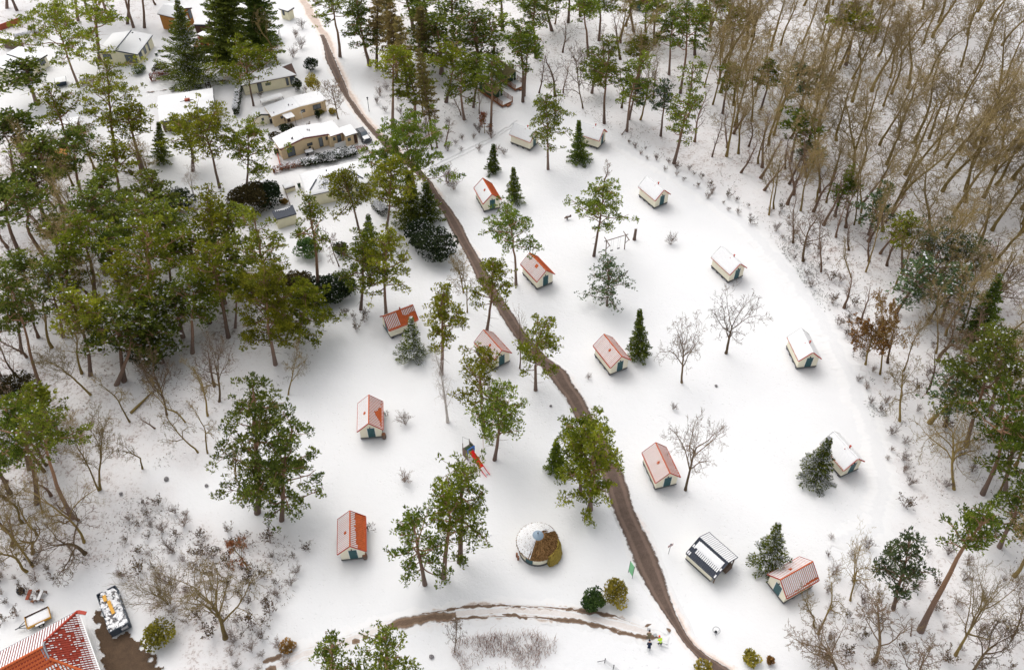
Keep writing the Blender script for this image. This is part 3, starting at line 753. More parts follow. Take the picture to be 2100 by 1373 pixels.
def make_bare(seed, h=12.0, spec=OAK, bark=OAKBARK, r=None, wid=None, trunkname='bare'):
    rs = np.random.RandomState(seed)
    out = []
    grow(rs, np.array([0, 0, -.3]), np.array([0, 0, 1.0]), h * spec.get('tl', .86), r or ((0.0105 * h + .035) if spec is BEECH else (0.016 * h + .05)), 0, spec, out)
    tr = [(p, q, s) for p, q, s, l in out if l == 0]; br = [(p, q, s) for p, q, s, l in out if l > 0]
    tr[0][1][0] *= 1.35
    V, Q_ = tubes_np(tr); V2, Q2 = tubes_np(br)
    top = max(V2[:, 2].max(), V[:, 2].max())
    R = np.percentile(np.hypot(V2[:, 0], V2[:, 1]), 97)
    return {'trunk': mesh_np(trunkname + '_trunk', V, Q_, [bark], smooth=True), 'crown': mesh_np(trunkname + '_crown', V2, Q2, [bark]), 'h': top, 'R': R}
def make_shrub(seed, h=2.0, R=1.2, stems=11, leaf=None, mat=TWIG, dense=5):
    rs = np.random.RandomState(seed); out = []
    spec = dict(seg=[4,3,3], tip=[.35,.4,.5], jit=[.14,.22,.25], up=[.04,.05,.03], sides=[4,3,3], kids=[dense,4], ang=[32,38], **{'from':[.25,.2]}, len=[.5,.55], short=[.4,.4], rad=[.6,.6], minr=.015)
    for i in range(stems):
        a = rs.uniform(0, 6.28); sp = rs.uniform(.1, 1.0)
        d = nrm(np.array([math.cos(a) * sp * R, math.sin(a) * sp * R, h]))
        grow(rs, np.array([math.cos(a) * .12, math.sin(a) * .12, -.1]), d, math.hypot(h, sp * R) * rs.uniform(.65, 1.0), .022, 0, spec, out)
    V, Q_ = tubes_np([(p, q, s) for p, q, s, l in out])
    res = {'twigs': mesh_np('shrub_twigs', V, Q_, [mat]), 'h': h, 'R': R}
    if leaf is not None:
        tips = np.array([p[-1] for p, q, s, l in out if l >= 1])
        tips = tips[rs.rand(len(tips)) < .55]
        col = np.array(leaf[0]) + (np.array(leaf[1]) - np.array(leaf[0])) * rs.rand(len(tips), 1)
        V, Q_, Cc = blades(rs, tips, rs.normal(0, 1, tips.shape), 0.17, 0.11, col, .3, .8, 2)
        res['leaves'] = mesh_np('shrub_leaves', V, Q_, [DEADLEAF], cols=Cc)
    return res
def make_bush(seed, h=2.2, R=1.6, hue='green', snow=0.1, round_=True, cols=None, bl=(.26, .17)):
    """dense evergreen bush: leaves over and through a lumpy dome"""
    rs = np.random.RandomState(seed)
    parts = []
    ca, cb = cols or PINE_COLS[hue]
    lumps = [(np.array([0, 0, h * .48]), np.array([R * .8, R * .8, h * .5]))]
    for i in range(16):
        a = rs.uniform(0, 6.28); e = rs.uniform(-.2, 1.4); q = rs.uniform(.5, .82)
        c = np.array([math.cos(a) * math.cos(e) * R * q, math.sin(a) * math.cos(e) * R * q, h * .5 + math.sin(e) * h * .34])
        lumps.append((c, np.array([R, R, h * .6]) * rs.uniform(.24, .48)))
    for c, r in lumps:
        nt = int(150 * r[0] ** 1.2)
        u = nrm(rs.normal(0, 1, (nt, 3)))
        pos = c + u * r * rs.uniform(.75, 1.04, (nt, 1)); pos[:, 2] = np.maximum(pos[:, 2], .05)
        mixv = np.clip(rs.beta(1.5, 1.5) + rs.normal(0, .25, (nt, 1)), 0, 1)
        col = cb + (ca - cb) * mixv
        sn = (rs.rand(nt) < snow * 2 * rs.rand()) & (u[:, 2] > 0.1)
        parts.append(blades(rs, pos[~sn], u[~sn], bl[0], bl[1], col[~sn], .2, .7, 2))
        if sn.any(): parts.append(blades(rs, pos[sn] + u[sn] * .05, rs.normal(0, 1, (sn.sum(), 3)) * np.array([1, 1, .3]), .26, .2, np.tile(SNOWLEAF, (sn.sum(), 1)), .04, .2, 2))
    V, Q_, Cc = join_np(parts)
    out = []
    for i in range(7):
        a = rs.uniform(0, 6.28); e = np.array([math.cos(a) * R * .6, math.sin(a) * R * .6, h * .7])
        out.append((np.array([[0, 0, -.1], e * .5 + rs.normal(0, .05, 3), e]), np.array([.04, .03, .012]), 4))
    return {'leaves': mesh_np('bush_leaves', V, Q_, [LEAF], cols=Cc), 'twigs': mesh_np('bush_stems', *tubes_np(out), [TWIG]), 'h': h, 'R': R}

def axis_from_pixels(bx, by, tx, ty):
    """foot on the ground, and the tip on the sight line through (tx, ty) nearest to straight above the foot"""
    b = G(bx, by); d = ray(tx, ty).normalized(); o = Vector((0, 0, CAM_H))
    z = Vector((0, 0, 1)); w = b - o
    bb = z.dot(d); den = 1 - bb * bb
    h = (bb * d.dot(w) - z.dot(w)) / den
    s = (d.dot(w) - bb * z.dot(w) * 1.0) / den
    top = o + d * ((b + z * h - o).dot(d))
    return b, top
TREES = []
def plant(name, spec, bx, by, tx=None, ty=None, w=None, h=None, label='', cat='tree', group=None, spin=0.0, foot=None, wide=1.0):
    """spec: dict of meshes; the thing stands at the foot with its parts as children"""
    if foot is not None: b, top = foot, foot + Vector((0, 0, h))
    elif tx is None: b = G(bx, by); top = b + Vector((0, 0, h))
    else: b, top = axis_from_pixels(bx, by, tx, ty)
    ax = top - b; H = ax.length
    sz = H / spec['h']
    if w is None: sx = sz * wide
    else:
        mid = b + ax * 0.75
        sx = (w / 2 * depth(mid) / FPX) / spec['R']
    root = thing(name, label, cat, b, 0, group)
    root.rotation_mode = 'QUATERNION'
    root.rotation_quaternion = Vector((0, 0, 1)).rotation_difference(ax.normalized()) @ Quaternion((0, 0, 1), spin)
    root.scale = (sx, sx, sz)
    for k in spec:
        if k in ('h', 'R'): continue
        link(k, spec[k], root)
    TREES.append(root)
    return root

# ------------------------------------------------------------------ cabins
def snow_sheet(mb, f, nu, nv, t, seed, mi=0, lump=0.03):
    """thick snow on a surface f(u, v) -> (point, normal), u and v in 0..1; rounded rims"""
    rs = np.random.RandomState(seed)
    nz = rs.rand(nu + 1, nv + 1)
    top, bot = [], []
    for i in range(nu + 1):
        for j in range(nv + 1):
            u, v = i / nu, j / nv
            p, n = f(u, v)
            e = min(1.0, min(u, 1 - u) * nu * 0.9 + .35) * min(1.0, min(v, 1 - v) * nv * 0.9 + .35)
            top.append(p + n * (t * e + (nz[i, j] - .5) * lump)); bot.append(p + n * 0.004)
    k = nv + 1; F = []
    for i in range(nu):
        for j in range(nv): F.append((i*k + j, (i+1)*k + j, (i+1)*k + j + 1, i*k + j + 1))
    m = len(top)
    rim = [(i, 0) for i in range(nu)] + [(nu, j) for j in range(nv)] + [(i, nv) for i in range(nu, 0, -1)] + [(0, j) for j in range(nv, 0, -1)]
    rim = [i * k + j for i, j in rim]
    for a in range(len(rim)):
        b = rim[(a + 1) % len(rim)]
        F.append((rim[a] + m, b + m, b, rim[a]))
    mb.add(top + bot, F, mi)
CL, CWD, CHE, CHR = 4.9, 3.44, 2.05, 3.72
def slope_fn(s, L=CL, W=CWD, he=CHE, hr=CHR):
    a, b = Vector((s * W / 2, 0, he)), Vector((0, 0, hr))
    d = b - a; n = Vector((s * (hr - he), 0, W / 2)).normalized()
    return (lambda y, v: a + d * v + Vector((0, y, 0))), n, d
def roof_rolls(s, L, W, he, hr, pitch=0.25, courses=6):
    f, n, d = slope_fn(s, L, W, he, hr); mb = MB()
    k = int(L / pitch); p = L / k
    for i in range(k + 1):
        y = -L / 2 + i * p
        w0, w1 = 0.055, 0.03
        if i in (0, k): continue
        for c in range(courses):
            v0, v1 = c / courses, (c + 1) / courses
            h0, h1 = 0.062, 0.040
            A = [f(y - w0, v0) , f(y - w1, v0) + n * h0, f(y + w1, v0) + n * h0, f(y + w0, v0)]
            B = [f(y - w0, v1) , f(y - w1, v1) + n * h1, f(y + w1, v1) + n * h1, f(y + w0, v1)]
            q = [(0,1,5,4),(1,2,6,5),(2,3,7,6),(0,3,2,1)]
            if s < 0: q = [t[::-1] for t in q]
            mb.add(A + B, q)
    return mb, k, p
def snow_strips(s, L, W, he, hr, kind, seed, pitch=0.25):
    f, n, d = slope_fn(s, L, W, he, hr); mb = MB(); rnd = random.Random(seed)
    k = int(L / pitch); p = L / k
    if kind == 'full' or kind == 'lines':
        g = lambda u, v: (f((u - .5) * (L - .05), 0.01 + v * 0.995) + n * 0.02, n)
        if kind == 'full': snow_sheet(mb, g, 22, 10, 0.10, seed, lump=0.03)
        else:
            snow_sheet(mb, g, k * 2, 5, 0.075, seed, lump=0.014)
        return mb
    for i in range(k):
        y = -L / 2 + (i + .5) * p; f_ = i / (k - 1)
        if kind == 'lines2': iv = [(0.02, .985)]; w = .205
        elif kind == 'striped': iv = [(0.03, rnd.uniform(.96, .99))]; w = rnd.uniform(.14, .17)
        elif kind == 'thin': iv = [(0.03, .5 + rnd.uniform(-.02, .02)), (.52, .985)]; w = .10
        elif kind == 'reddish': iv = [(0.04 + .1 * rnd.random(), .97)]; w = rnd.uniform(.06, .09)
        elif kind == 'ridge': iv = [(0.72 + rnd.uniform(-.05, .05) - .18 * (1 - f_) ** 3, .97)]; w = .11
        elif kind == 'bare': iv = []; w = .1
        elif kind == 'patchy':       # snow by the ridge and along the far end, bare tiles low down
            iv = [(min(.9, .12 + .5 * math.exp(-((f_ - .45) / .22) ** 2) + rnd.uniform(-.06, .06)), .98), (.02, .09)]; w = .09
        elif kind == 'gap':
            if .43 < f_ < .57: iv = []
            elif f_ >= .57: iv = [(.60 + rnd.uniform(-.05, .05), .95)]
            else: iv = [(.10, .95)]
            w = .105
        elif kind == 'lowbare': iv = [(.03, .09), (.12 + .16 * max(0, f_ - .45) + rnd.uniform(0, .06), .98)]; w = rnd.uniform(.15, .18) - .06 * max(0, f_ - .4)
        for a, b in iv:
            if b - a < .03: continue
            q0, q1 = y - w / 2, y + w / 2
            A = [f(q0, a) + n * .03, f(q1, a) + n * .03, f(q1, b) + n * .03, f(q0, b) + n * .03]
            if s < 0: A = A[::-1]
            mb.slab(A[0], A[1], A[2], A[3], .05)
    return mb
def make_cabin(cx, cy, a_deg, label, left, right, roofmat=TILE, vents='tile', door=True, seed=0, step=False, walls=CREAM, group='small gabled cabins on the snowy meadow', name='cabin'):
    rot = math.radians(a_deg + 90)
    t = thing(name, label, 'cabin', (cx, cy, 0), rot, group)
    L, W, he, hr = CL, CWD, CHE, CHR
    wx, wy, z0 = 1.46, 2.22, 0.36
    ze = he + (W / 2 - wx) / (W / 2) * (hr - he) - 0.07
    zr = hr - 0.08
    m = MB()
    v = [(-wx,-wy,z0),(wx,-wy,z0),(wx,-wy,ze),(0,-wy,zr),(-wx,-wy,ze),(-wx,wy,z0),(wx,wy,z0),(wx,wy,ze),(0,wy,zr),(-wx,wy,ze)]
    m.add(v, [(0,1,2,3,4),(9,8,7,6,5),(1,6,7,2),(5,0,4,9),(5,6,1,0)])
    m.build('wall', walls, t)
    b = MB()
    b.box(-wx-.05, wx+.05, -wy-.06, -wy+.10, .16, .355); b.box(-wx-.05, wx+.05, wy-.10, wy+.06, .16, .355)
    b.box(-wx-.05, -wx+.10, -wy+.101, wy-.101, .16, .355); b.box(wx-.10, wx+.05, -wy+.101, wy-.101, .16, .355)
    b.build('base_frame', GREYWOOD, t)
    for sx in (-1, 1):
        for yy in (-1.9, -.6, .7, 1.9):
            f = MB(); f.box(sx*1.36-.14, sx*1.36+.14, yy-.2, yy+.2, -.12, .158); f.build('foot', GREYWOOD, t)
    for s in (-1, 1):
        f, n, d = slope_fn(s)
        sl = MB()
        A = [f(-L/2, 0), f(L/2, 0), f(L/2, 1), f(-L/2, 1)]
        if s < 0: A = A[::-1]
        sl.slab(*[p - n * .05 for p in A], .05)
        r = sl.build('roof_slope', roofmat, t)
        mb, k, p = roof_rolls(s, L, W, he, hr)
        stuff(mb.build('roof_tiles', roofmat, r))
        sm = snow_strips(s, L, W, he, hr, left if s < 0 else right, seed + s)
        if sm.v:
            so = sm.build('roof_snow', SNOW, r)
            if (left if s < 0 else right) not in ('full', 'lines'): stuff(so)
        for e in (-1, 1):
            vb = MB(); y = e * (L / 2 + .015)
            a, c = f(y, -.01) + n * .0, f(y, 1.0) + n * .0
            vb.bar(a + n * .03, c + n * .03, .05, .17, up=n)
            white = left == 'full' or right == 'full'
            vb.build('verge_board', SNOW if white and e > 0 else REDPAINT, t)
        gt = MB(); gt.bar(f(-L/2 + .03, 0) + Vector((s*.05, 0, -.05)), f(L/2 - .03, 0) + Vector((s*.05, 0, -.05)), .10 if not white else .05, .06 if not white else .045)
        gt.build('gutter', REDPAINT, t)
    rc = MB(); rc.tube([(0, -L/2 - .05, hr + .035), (0, L/2 + .05, hr + .035)], .085, 8)
    rc.build('ridge_cap', roofmat if right != 'full' else SNOW, t)
    if vents == 'pipe':
        q = MB(); f, n, d = slope_fn(1); p = f(-.55, .86); q.tube([p - Vector((0,0,.1)), p + Vector((0,0,.55))], .10, 8); q.tube([p + Vector((0,0,.552)), p + Vector((0,0,.64))], .15, 8); q.build('chimney_pipe', REDPAINT, t)
        q = MB(); f, n, d = slope_fn(-1); p = f(-.35, .80); q.tube([p - Vector((0,0,.05)), p + Vector((0,0,.24))], .06, 6); q.build('vent_pipe', REDPAINT, t)
    elif vents == 'tile':
        q = MB(); f, n, d = slope_fn(-1); p = f(-.25, .66)
        q.tube([p - n * .02, p + n * .16], [.30, .20], 7); q.tube([p + Vector((0,0,.1)), p + Vector((0,0,.34))], .10, 8)
        q.build('roof_vent', TILE, t)
    elif vents == 'hatch':
        q = MB(); f, n, d = slope_fn(-1); A = [f(-.1, .62), f(-.72, .62), f(-.72, .86), f(-.1, .86)]
        q.slab(*[p + n * .02 for p in A], .10); q.build('roof_hatch', TILE, t)
    elif vents == 'ridgepipe':
        q = MB(); q.tube([(.0, .3, hr), (.0, .3, hr + .55)], .10, 8); q.build('chimney_pipe', REDPAINT, t)
    if door:
        dm = MB(); dm.box(-.40, .58, -wy - .05, -wy + .02, z0 + .03, z0 + 1.98); d_ = dm.build('door', TEAL, t)
        h = MB(); h.box(.45, .50, -wy - .10, -wy - .052, z0 + .95, z0 + 1.05); h.build('handle', STEEL, d_)
        fr = MB(); fr.box(-.46, -.402, -wy - .035, -wy + .02, z0, z0 + 2.04); fr.box(.582, .64, -wy - .035, -wy + .02, z0, z0 + 2.04); fr.box(-.402, .582, -wy - .035, -wy + .02, z0 + 1.983, z0 + 2.04)
        fr.build('door_frame', WHITE, t)
        lp = MB(); lp.box(-.05, .07, -wy - .16, -wy - .002, z0 + 2.10, z0 + 2.26); lp.build('outside_lamp', DARK, t)
    if step:
        st = MB(); st.box(-.5, .7, -wy - .55, -wy - .10, .02, .20); st.build('doorstep', GREYWOOD, t)
    vn = MB(); vn.box(-wx - .025, -wx + .01, -.9, -.5, ze - .32, ze - .2); vn.build('wall_vent', DARK, t)
    return t
K = 1.24
CABINS = [
 (-16.01,43.58,-82.7,'cabin with solid orange right roof slope, nearest the bottom left of the meadow','striped','ridge','tile'),
 (-15.84,58.44,-83.9,'orange tiled cabin beside two small bare shrubs, left of the red slide','lines2','patchy','tile'),
 (-13.98,73.73,-151.0,'orange cabin turned side on, half hidden by a snowy spruce','striped','gap','ridgepipe'),
 (-3.50,98.58,-69.1,'cabin with a bare orange right slope beside the road, next to a small spruce','lines','bare','tile'),
 (3.36,82.63,-58.1,'striped orange cabin with square roof hatch standing by a tall pine trunk','striped','bare','hatch'),
 (-2.30,68.80,-55.8,'red dusted cabin mostly hidden behind the crown of a pine','striped','reddish','tile'),
 (11.91,67.98,-62.6,'red striped cabin with dark spruce just behind it, right of the road','striped','reddish','tile'),
 (15.89,51.98,-74.7,'red striped cabin beside the big leaning oak, right of the road','striped','reddish','tile'),
 (27.07,39.04,-151.9,'red striped cabin with its door facing left, at the wood edge lower right','striped','lowbare','tile'),
 (35.03,68.78,-82.4,'white roofed cabin by the wood edge, halfway up the right side, no tree beside it','full','full','pipe'),
 (35.60,53.61,-64.8,'white roofed cabin with a leaning snowy spruce in front of its side wall','lines','full','pipe'),
 (28.62,83.93,-60.8,'white roofed cabin just above the round crowned bare oak','full','full','pipe'),
 (20.52,99.35,-57.4,'white roofed cabin standing alone beyond the swing and the tree stump','full','full','pipe'),
 (12.46,113.86,-30.4,'white roofed cabin with a dark spruce covering its left end','full','full','pipe'),
 (1.96,113.50,-33.8,'white roofed cabin left of the leaning pine at the far end of the meadow','full','full','pipe'),
]
for i, (x, y, a, lab, l, r, v) in enumerate(CABINS):
    make_cabin(x * K, y * K, a, lab, l, r, TILE, v, seed=100 + i * 7)
# dark roofed shed with an open, wood-stacked front
p0, p1 = G(1489.2, 1147.8, CHR - .5), G(1439.3, 1103.7, CHR - .5)
sh = (p0 + p1) / 2; ang = math.degrees(math.atan2(p0.y - p1.y, p0.x - p1.x))
def make_shed():
    t = thing('tiled_shed', 'cream shed with dark blue grey tiled roof half under snow', 'shed', (sh.x, sh.y, 0), math.radians(ang + 90))
    L, W, he, hr = 4.5, 4.3, 1.75, 3.0
    m = MB(); wx, wy = 1.88, 1.75
    ze = he + (W/2 - wx) / (W/2) * (hr - he) - .07
    v = [(-wx,-wy,0),(wx,-wy,0),(wx,-wy,ze),(0,-wy,hr-.08),(-wx,-wy,ze),(-wx,wy+.5,0),(wx,wy+.5,0),(wx,wy+.5,ze),(0,wy+.5,hr-.08),(-wx,wy+.5,ze)]
    m.add(v, [(0,1,2,3,4),(9,8,7,6,5),(1,6,7,2),(5,0,4,9)]); m.build('wall', CREAM, t)
    b = MB(); b.box(-wx-.06, -wx-.003, -wy, wy+.5, 0, .22); b.build('base_frame', GREYWOOD, t)
    for s in (-1, 1):
        f, n, d = slope_fn(s, L, W, he, hr); sl = MB()
        A = [f(-L/2,0), f(L/2,0), f(L/2,1), f(-L/2,1)]
        if s < 0: A = A[::-1]
        sl.slab(*[p - n*.05 for p in A], .05); r = sl.build('roof_slope', SLATE, t)
        mb, k, p = roof_rolls(s, L, W, he, hr, .24, 5); stuff(mb.build('roof_tiles', SLATE, r))
        sm = MB(); k = int(L/.24); p = L/k; rnd = random.Random(5)
        for i in range(k):
            y = -L/2 + (i+.5)*p; q = i/(k-1)
            if s < 0: iv = [(max(.12, .42 - .30*(1-q) if False else .30 + .30*q*0 + .22*(q>.85)), .90)] if i > 0 and q < .9 else [(.03,.2),(.45,.6)]
            else: iv = [(.04,.98)]
            for a, c in iv:
                w = .17 if s < 0 else .20
                A = [f(y-w/2,a)+n*.03, f(y+w/2,a)+n*.03, f(y+w/2,c)+n*.03, f(y-w/2,c)+n*.03]
                if s < 0: A = A[::-1]
                sm.slab(*A, .05)
        if s < 0:
            g = lambda u, v: (f((u-.5)*(L-.6), .52 + v*.36) + n*.05, n); snow_sheet(sm, g, 14, 5, .07, 3, lump=.02)
        sm.build('roof_snow', SNOW, r)
        for e in (-1, 1):
            vb = MB(); y = e*(L/2+.015); vb.bar(f(y,0)+n*.03, f(y,1)+n*.03, .06, .16, up=n); vb.build('verge_board', SLATE, t)
        gt = MB(); gt.bar(f(-L/2,0)+Vector((s*.05,0,-.05)), f(L/2,0)+Vector((s*.05,0,-.05)), .1, .08); gt.build('gutter', SLATE, t)
    rc = MB(); rc.tube([(0,-L/2,hr+.03),(0,L/2,hr+.03)], .09, 8); rc.build('ridge_cap', SLATE, t)
    for sx in (-1.75, 1.75):
        q = MB(); q.box(sx-.06, sx+.06, -2.16, -2.04, 0, he+.12); q.build('post', OLDWOOD, t)
    return t
make_shed()
f0 = Vector((math.cos(math.radians(ang)), math.sin(math.radians(ang)), 0)); r0 = Vector((-f0.y, f0.x, 0))
def stack(loc, rot, label, L=1.4, rows=5, cols=5, d=.2, mat=OLDWOOD, name='log_pile'):
    t = thing(name, label, 'logs', loc, rot); rnd = random.Random(label)
    for r in range(rows):
        for c in range(cols - r // 2):
            m = MB(); y = (c - cols / 2 + .25 * (r % 2) + r*.12) * d; z = d / 2 + r * d * .86
            m.tube([(-L/2 + rnd.uniform(-.06,.06), y, z), (L/2 + rnd.uniform(-.06,.06), y, z)], d * .48, 7); m.build('log', mat, t)
    return t
q = sh + f0 * 1.85 + r0 * .9; stack((q.x, q.y, 0), math.radians(ang + 90), 'brown logs stacked at the open front of the dark roofed shed', 1.2, 5, 4)
q = G(1421, 1146); stack((q.x, q.y, 0), math.radians(ang), 'small pile of brown logs at the left end of the dark roofed shed', .8, 3, 4)

# ------------------------------------------------------------------ round thatched huts
def round_hut(c, R, hw, ha, label, a_door, snowy=True, moss=True):
    t = thing('round_hut', label, 'hut', (c.x, c.y, 0), 0)
    Rw = R * .86
    m = MB(); m.lathe([(Rw, .18), (Rw, hw + .35)], 40); m.build('wall', CREAM, t, True)
    m = MB(); m.lathe([(Rw + .07, -.1), (Rw + .07, .22), (Rw - .05, .22)], 40); m.build('plinth', GREYWOOD, t)
    prof = [(R * .86, hw - .02), (R, hw), (R + .02, hw + .16), (R * .72, hw + (ha - hw) * .33), (R * .42, hw + (ha - hw) * .64), (R * .2, hw + (ha - hw) * .87)]
    m = MB(); m.lathe(prof, 48); th = m.build('thatch_roof', THATCH, t, True)
    m = MB(); m.lathe([(R * .27, hw + (ha - hw) * .82), (R * .25, hw + (ha - hw) * .87), (.06, ha + .08), (.0, ha + .08)], 28); cap = m.build('roof_cap', ZINC, t, True)
    m = MB(); m.tube([(0, 0, ha), (0, 0, ha + .34)], .07, 8); m.build('vent_pipe', DARK, cap)
    # loose straw ends standing proud of the thatch
    rs = np.random.RandomState(4); n = 3200
    a = rs.uniform(0, 6.283, n); q = np.sqrt(rs.uniform(.08, 1, n)) * R
    z = np.interp(q, [R*.2, R*.42, R*.72, R], [hw + (ha-hw)*.87, hw + (ha-hw)*.64, hw + (ha-hw)*.33, hw + .16]) + .03
    P = np.column_stack([np.cos(a) * q, np.sin(a) * q, z]); D = np.column_stack([np.cos(a), np.sin(a), np.full(n, -.55)])
    col = np.array([.10, .052, .022]) + (np.array([.34, .20, .08]) - np.array([.10, .052, .022])) * rs.rand(n, 1)
    V, Q_, Cc = blades(rs, P, D, .26, .06, col, .25, .22, 1)
    stuff(link('straw', mesh_np('straw', V, Q_, [DEADLEAF], cols=Cc), th))
    if snowy:
        # the snow lies on the half turned from the sun, in ragged tongues down the straw
        m = MB(); rnd = random.Random(8); k = 150; zf = lambda q: float(np.interp(q, [R*.2, R*.42, R*.72, R], [hw + (ha-hw)*.87, hw + (ha-hw)*.64, hw + (ha-hw)*.33, hw + .16]))
        for i in range(k):
            u = (i + .5) / k; aa = math.radians(30 + 218 * u); da = math.radians(218 / k) * .5
            edge = min(u, 1 - u)
            q0, q1 = .22, .995 - .04 * rnd.random()
            if u < .10: q0 = min(.9, .62 + .3 * rnd.random() - u * 3)
            if edge < .03 and rnd.random() < .5: q0, q1 = .3 + .3 * rnd.random(), .6 + .3 * rnd.random()
            segs = [(q0, q1)]
            if rnd.random() < (.55 if u > .80 else .10):
                c_ = rnd.uniform(.55, .93); segs = [(q0, c_ - .02), (c_ + .03, q1)]
            for a_, b_ in segs:
                n_ = 6
                for s_ in range(n_):
                    r0_, r1_ = R * (a_ + (b_ - a_) * s_ / n_), R * (a_ + (b_ - a_) * (s_ + 1) / n_)
                    w = da * rnd.uniform(.90, 1.0)
                    A = [Vector((math.cos(aa + w) * r1_, math.sin(aa + w) * r1_, zf(r1_) + .012)), Vector((math.cos(aa + w) * r0_, math.sin(aa + w) * r0_, zf(r0_) + .012)), Vector((math.cos(aa - w) * r0_, math.sin(aa - w) * r0_, zf(r0_) + .012)), Vector((math.cos(aa - w) * r1_, math.sin(aa - w) * r1_, zf(r1_) + .012))]
                    if (A[1] - A[0]).cross(A[3] - A[0]).z < 0: A = A[::-1]
                    m.slab(*A, .045 + .03 * rnd.random())
        m.build('roof_snow', SNOW, t, False)
    def arc_box(a, w, z0, z1, r0, r1, name, mat, par):
        m = MB(); k = 6; vs = []
        for i in range(k + 1):
            aa = a - w / 2 + w * i / k
            for r, z in ((r0, z0), (r1, z0), (r1, z1), (r0, z1)): vs.append((math.cos(aa) * r, math.sin(aa) * r, z))
        fs = []
        for i in range(k):
            for j in range(4): fs.append((i*4 + j, i*4 + (j+1) % 4, (i+1)*4 + (j+1) % 4, (i+1)*4 + j))
        fs += [(3,2,1,0), (k*4, k*4+1, k*4+2, k*4+3)]
        m.add(vs, fs); return m.build(name, mat, par)
    d = arc_box(a_door, .95 / Rw, .2, hw + .1, Rw - .02, Rw + .05, 'door', TEAL, t)
    if moss:
        m = MB(); k = 22; aS, aE = math.radians(-60), math.radians(6); vs = []
        rs = np.random.RandomState(3)
        for i in range(k + 1):
            q = i / k; aa = aS + (aE - aS) * q; b = math.sin(min(1, .2 + q) * math.pi * .8) * .55 + .1 + rs.uniform(-.05, .05)
            for r, z in ((R * .93, hw + .30), (R * .99, hw + .26), (R + b * .7, hw * .68), (R + b, .25 + rs.uniform(0, .12)), (R + b * .55, .0), (R * .9, .0)):
                vs.append((math.cos(aa) * r, math.sin(aa) * r, z))
        fs = []
        for i in range(k):
            for j in range(6): fs.append((i*6 + j, (i+1)*6 + j, (i+1)*6 + (j+1) % 6, i*6 + (j+1) % 6))
        fs += [tuple(range(5, -1, -1)), tuple(range(k*6, k*6 + 6))]
        m.add(vs, [f[::-1] for f in fs]); m.build('mossy_skirt', MOSS, t, True)
        for aa, r in ((-2.78, R + .12), (-2.62, R + .15)):
            m = MB(); x, y = math.cos(aa) * r, math.sin(aa) * r
            m.tube([(x, y, -.1), (x, y, .75)], .13, 7); m.build('short_post', BROWNWOOD, t)
    return t
c = G(1102.5, 1111, 1.75); round_hut(c, 2.62, 1.75, 3.75, 'round hut with thatched cone roof, half brown straw and half snow, zinc cap', math.radians(-118))
c = G(1317, -3, 1.9); round_hut(c, 3.0, 2.15, 4.4, 'round thatched hut among bare trees at the top of the view', math.radians(-112), True, False)

# ------------------------------------------------------------------ holiday park chalets
def frame_of(FL, FR, BL, z):
    O, A, B = G(*FL, z), G(*FR, z), G(*BL, z)
    X = (A - O); w = X.length; X.normalize()
    Y = Vector((-X.y, X.x, 0)); d = (B - O).dot(Y)
    return O, math.atan2(X.y, X.x), w, d
def opening(t, kind, x0, x1, z0, z1, y=0.0, panes=2, frame=DARK, mat=None):
    f = MB(); e = .07
    f.box(x0, x0+e, y-.06, y+.02, z0, z1); f.box(x1-e, x1, y-.06, y+.02, z0, z1)
    f.box(x0+e, x1-e, y-.06, y+.02, z0, z0+e); f.box(x0+e, x1-e, y-.06, y+.02, z1-e, z1)
    for i in range(1, panes):
        x = x0 + (x1 - x0) * i / panes; f.box(x-.03, x+.03, y-.055, y+.02, z0+e, z1-e)
    fr = f.build(kind, frame, t)
    for i in range(panes):
        a, b = x0 + (x1 - x0) * i / panes + (e if i == 0 else .03), x0 + (x1 - x0) * (i + 1) / panes - (e if i == panes - 1 else .03)
        p = MB(); p.box(a, b, y-.025, y+.015, z0+e, z1-e)
        p.build('pane' if kind != 'door' or mat is None else 'panel', mat or GLASS, fr)
    return fr
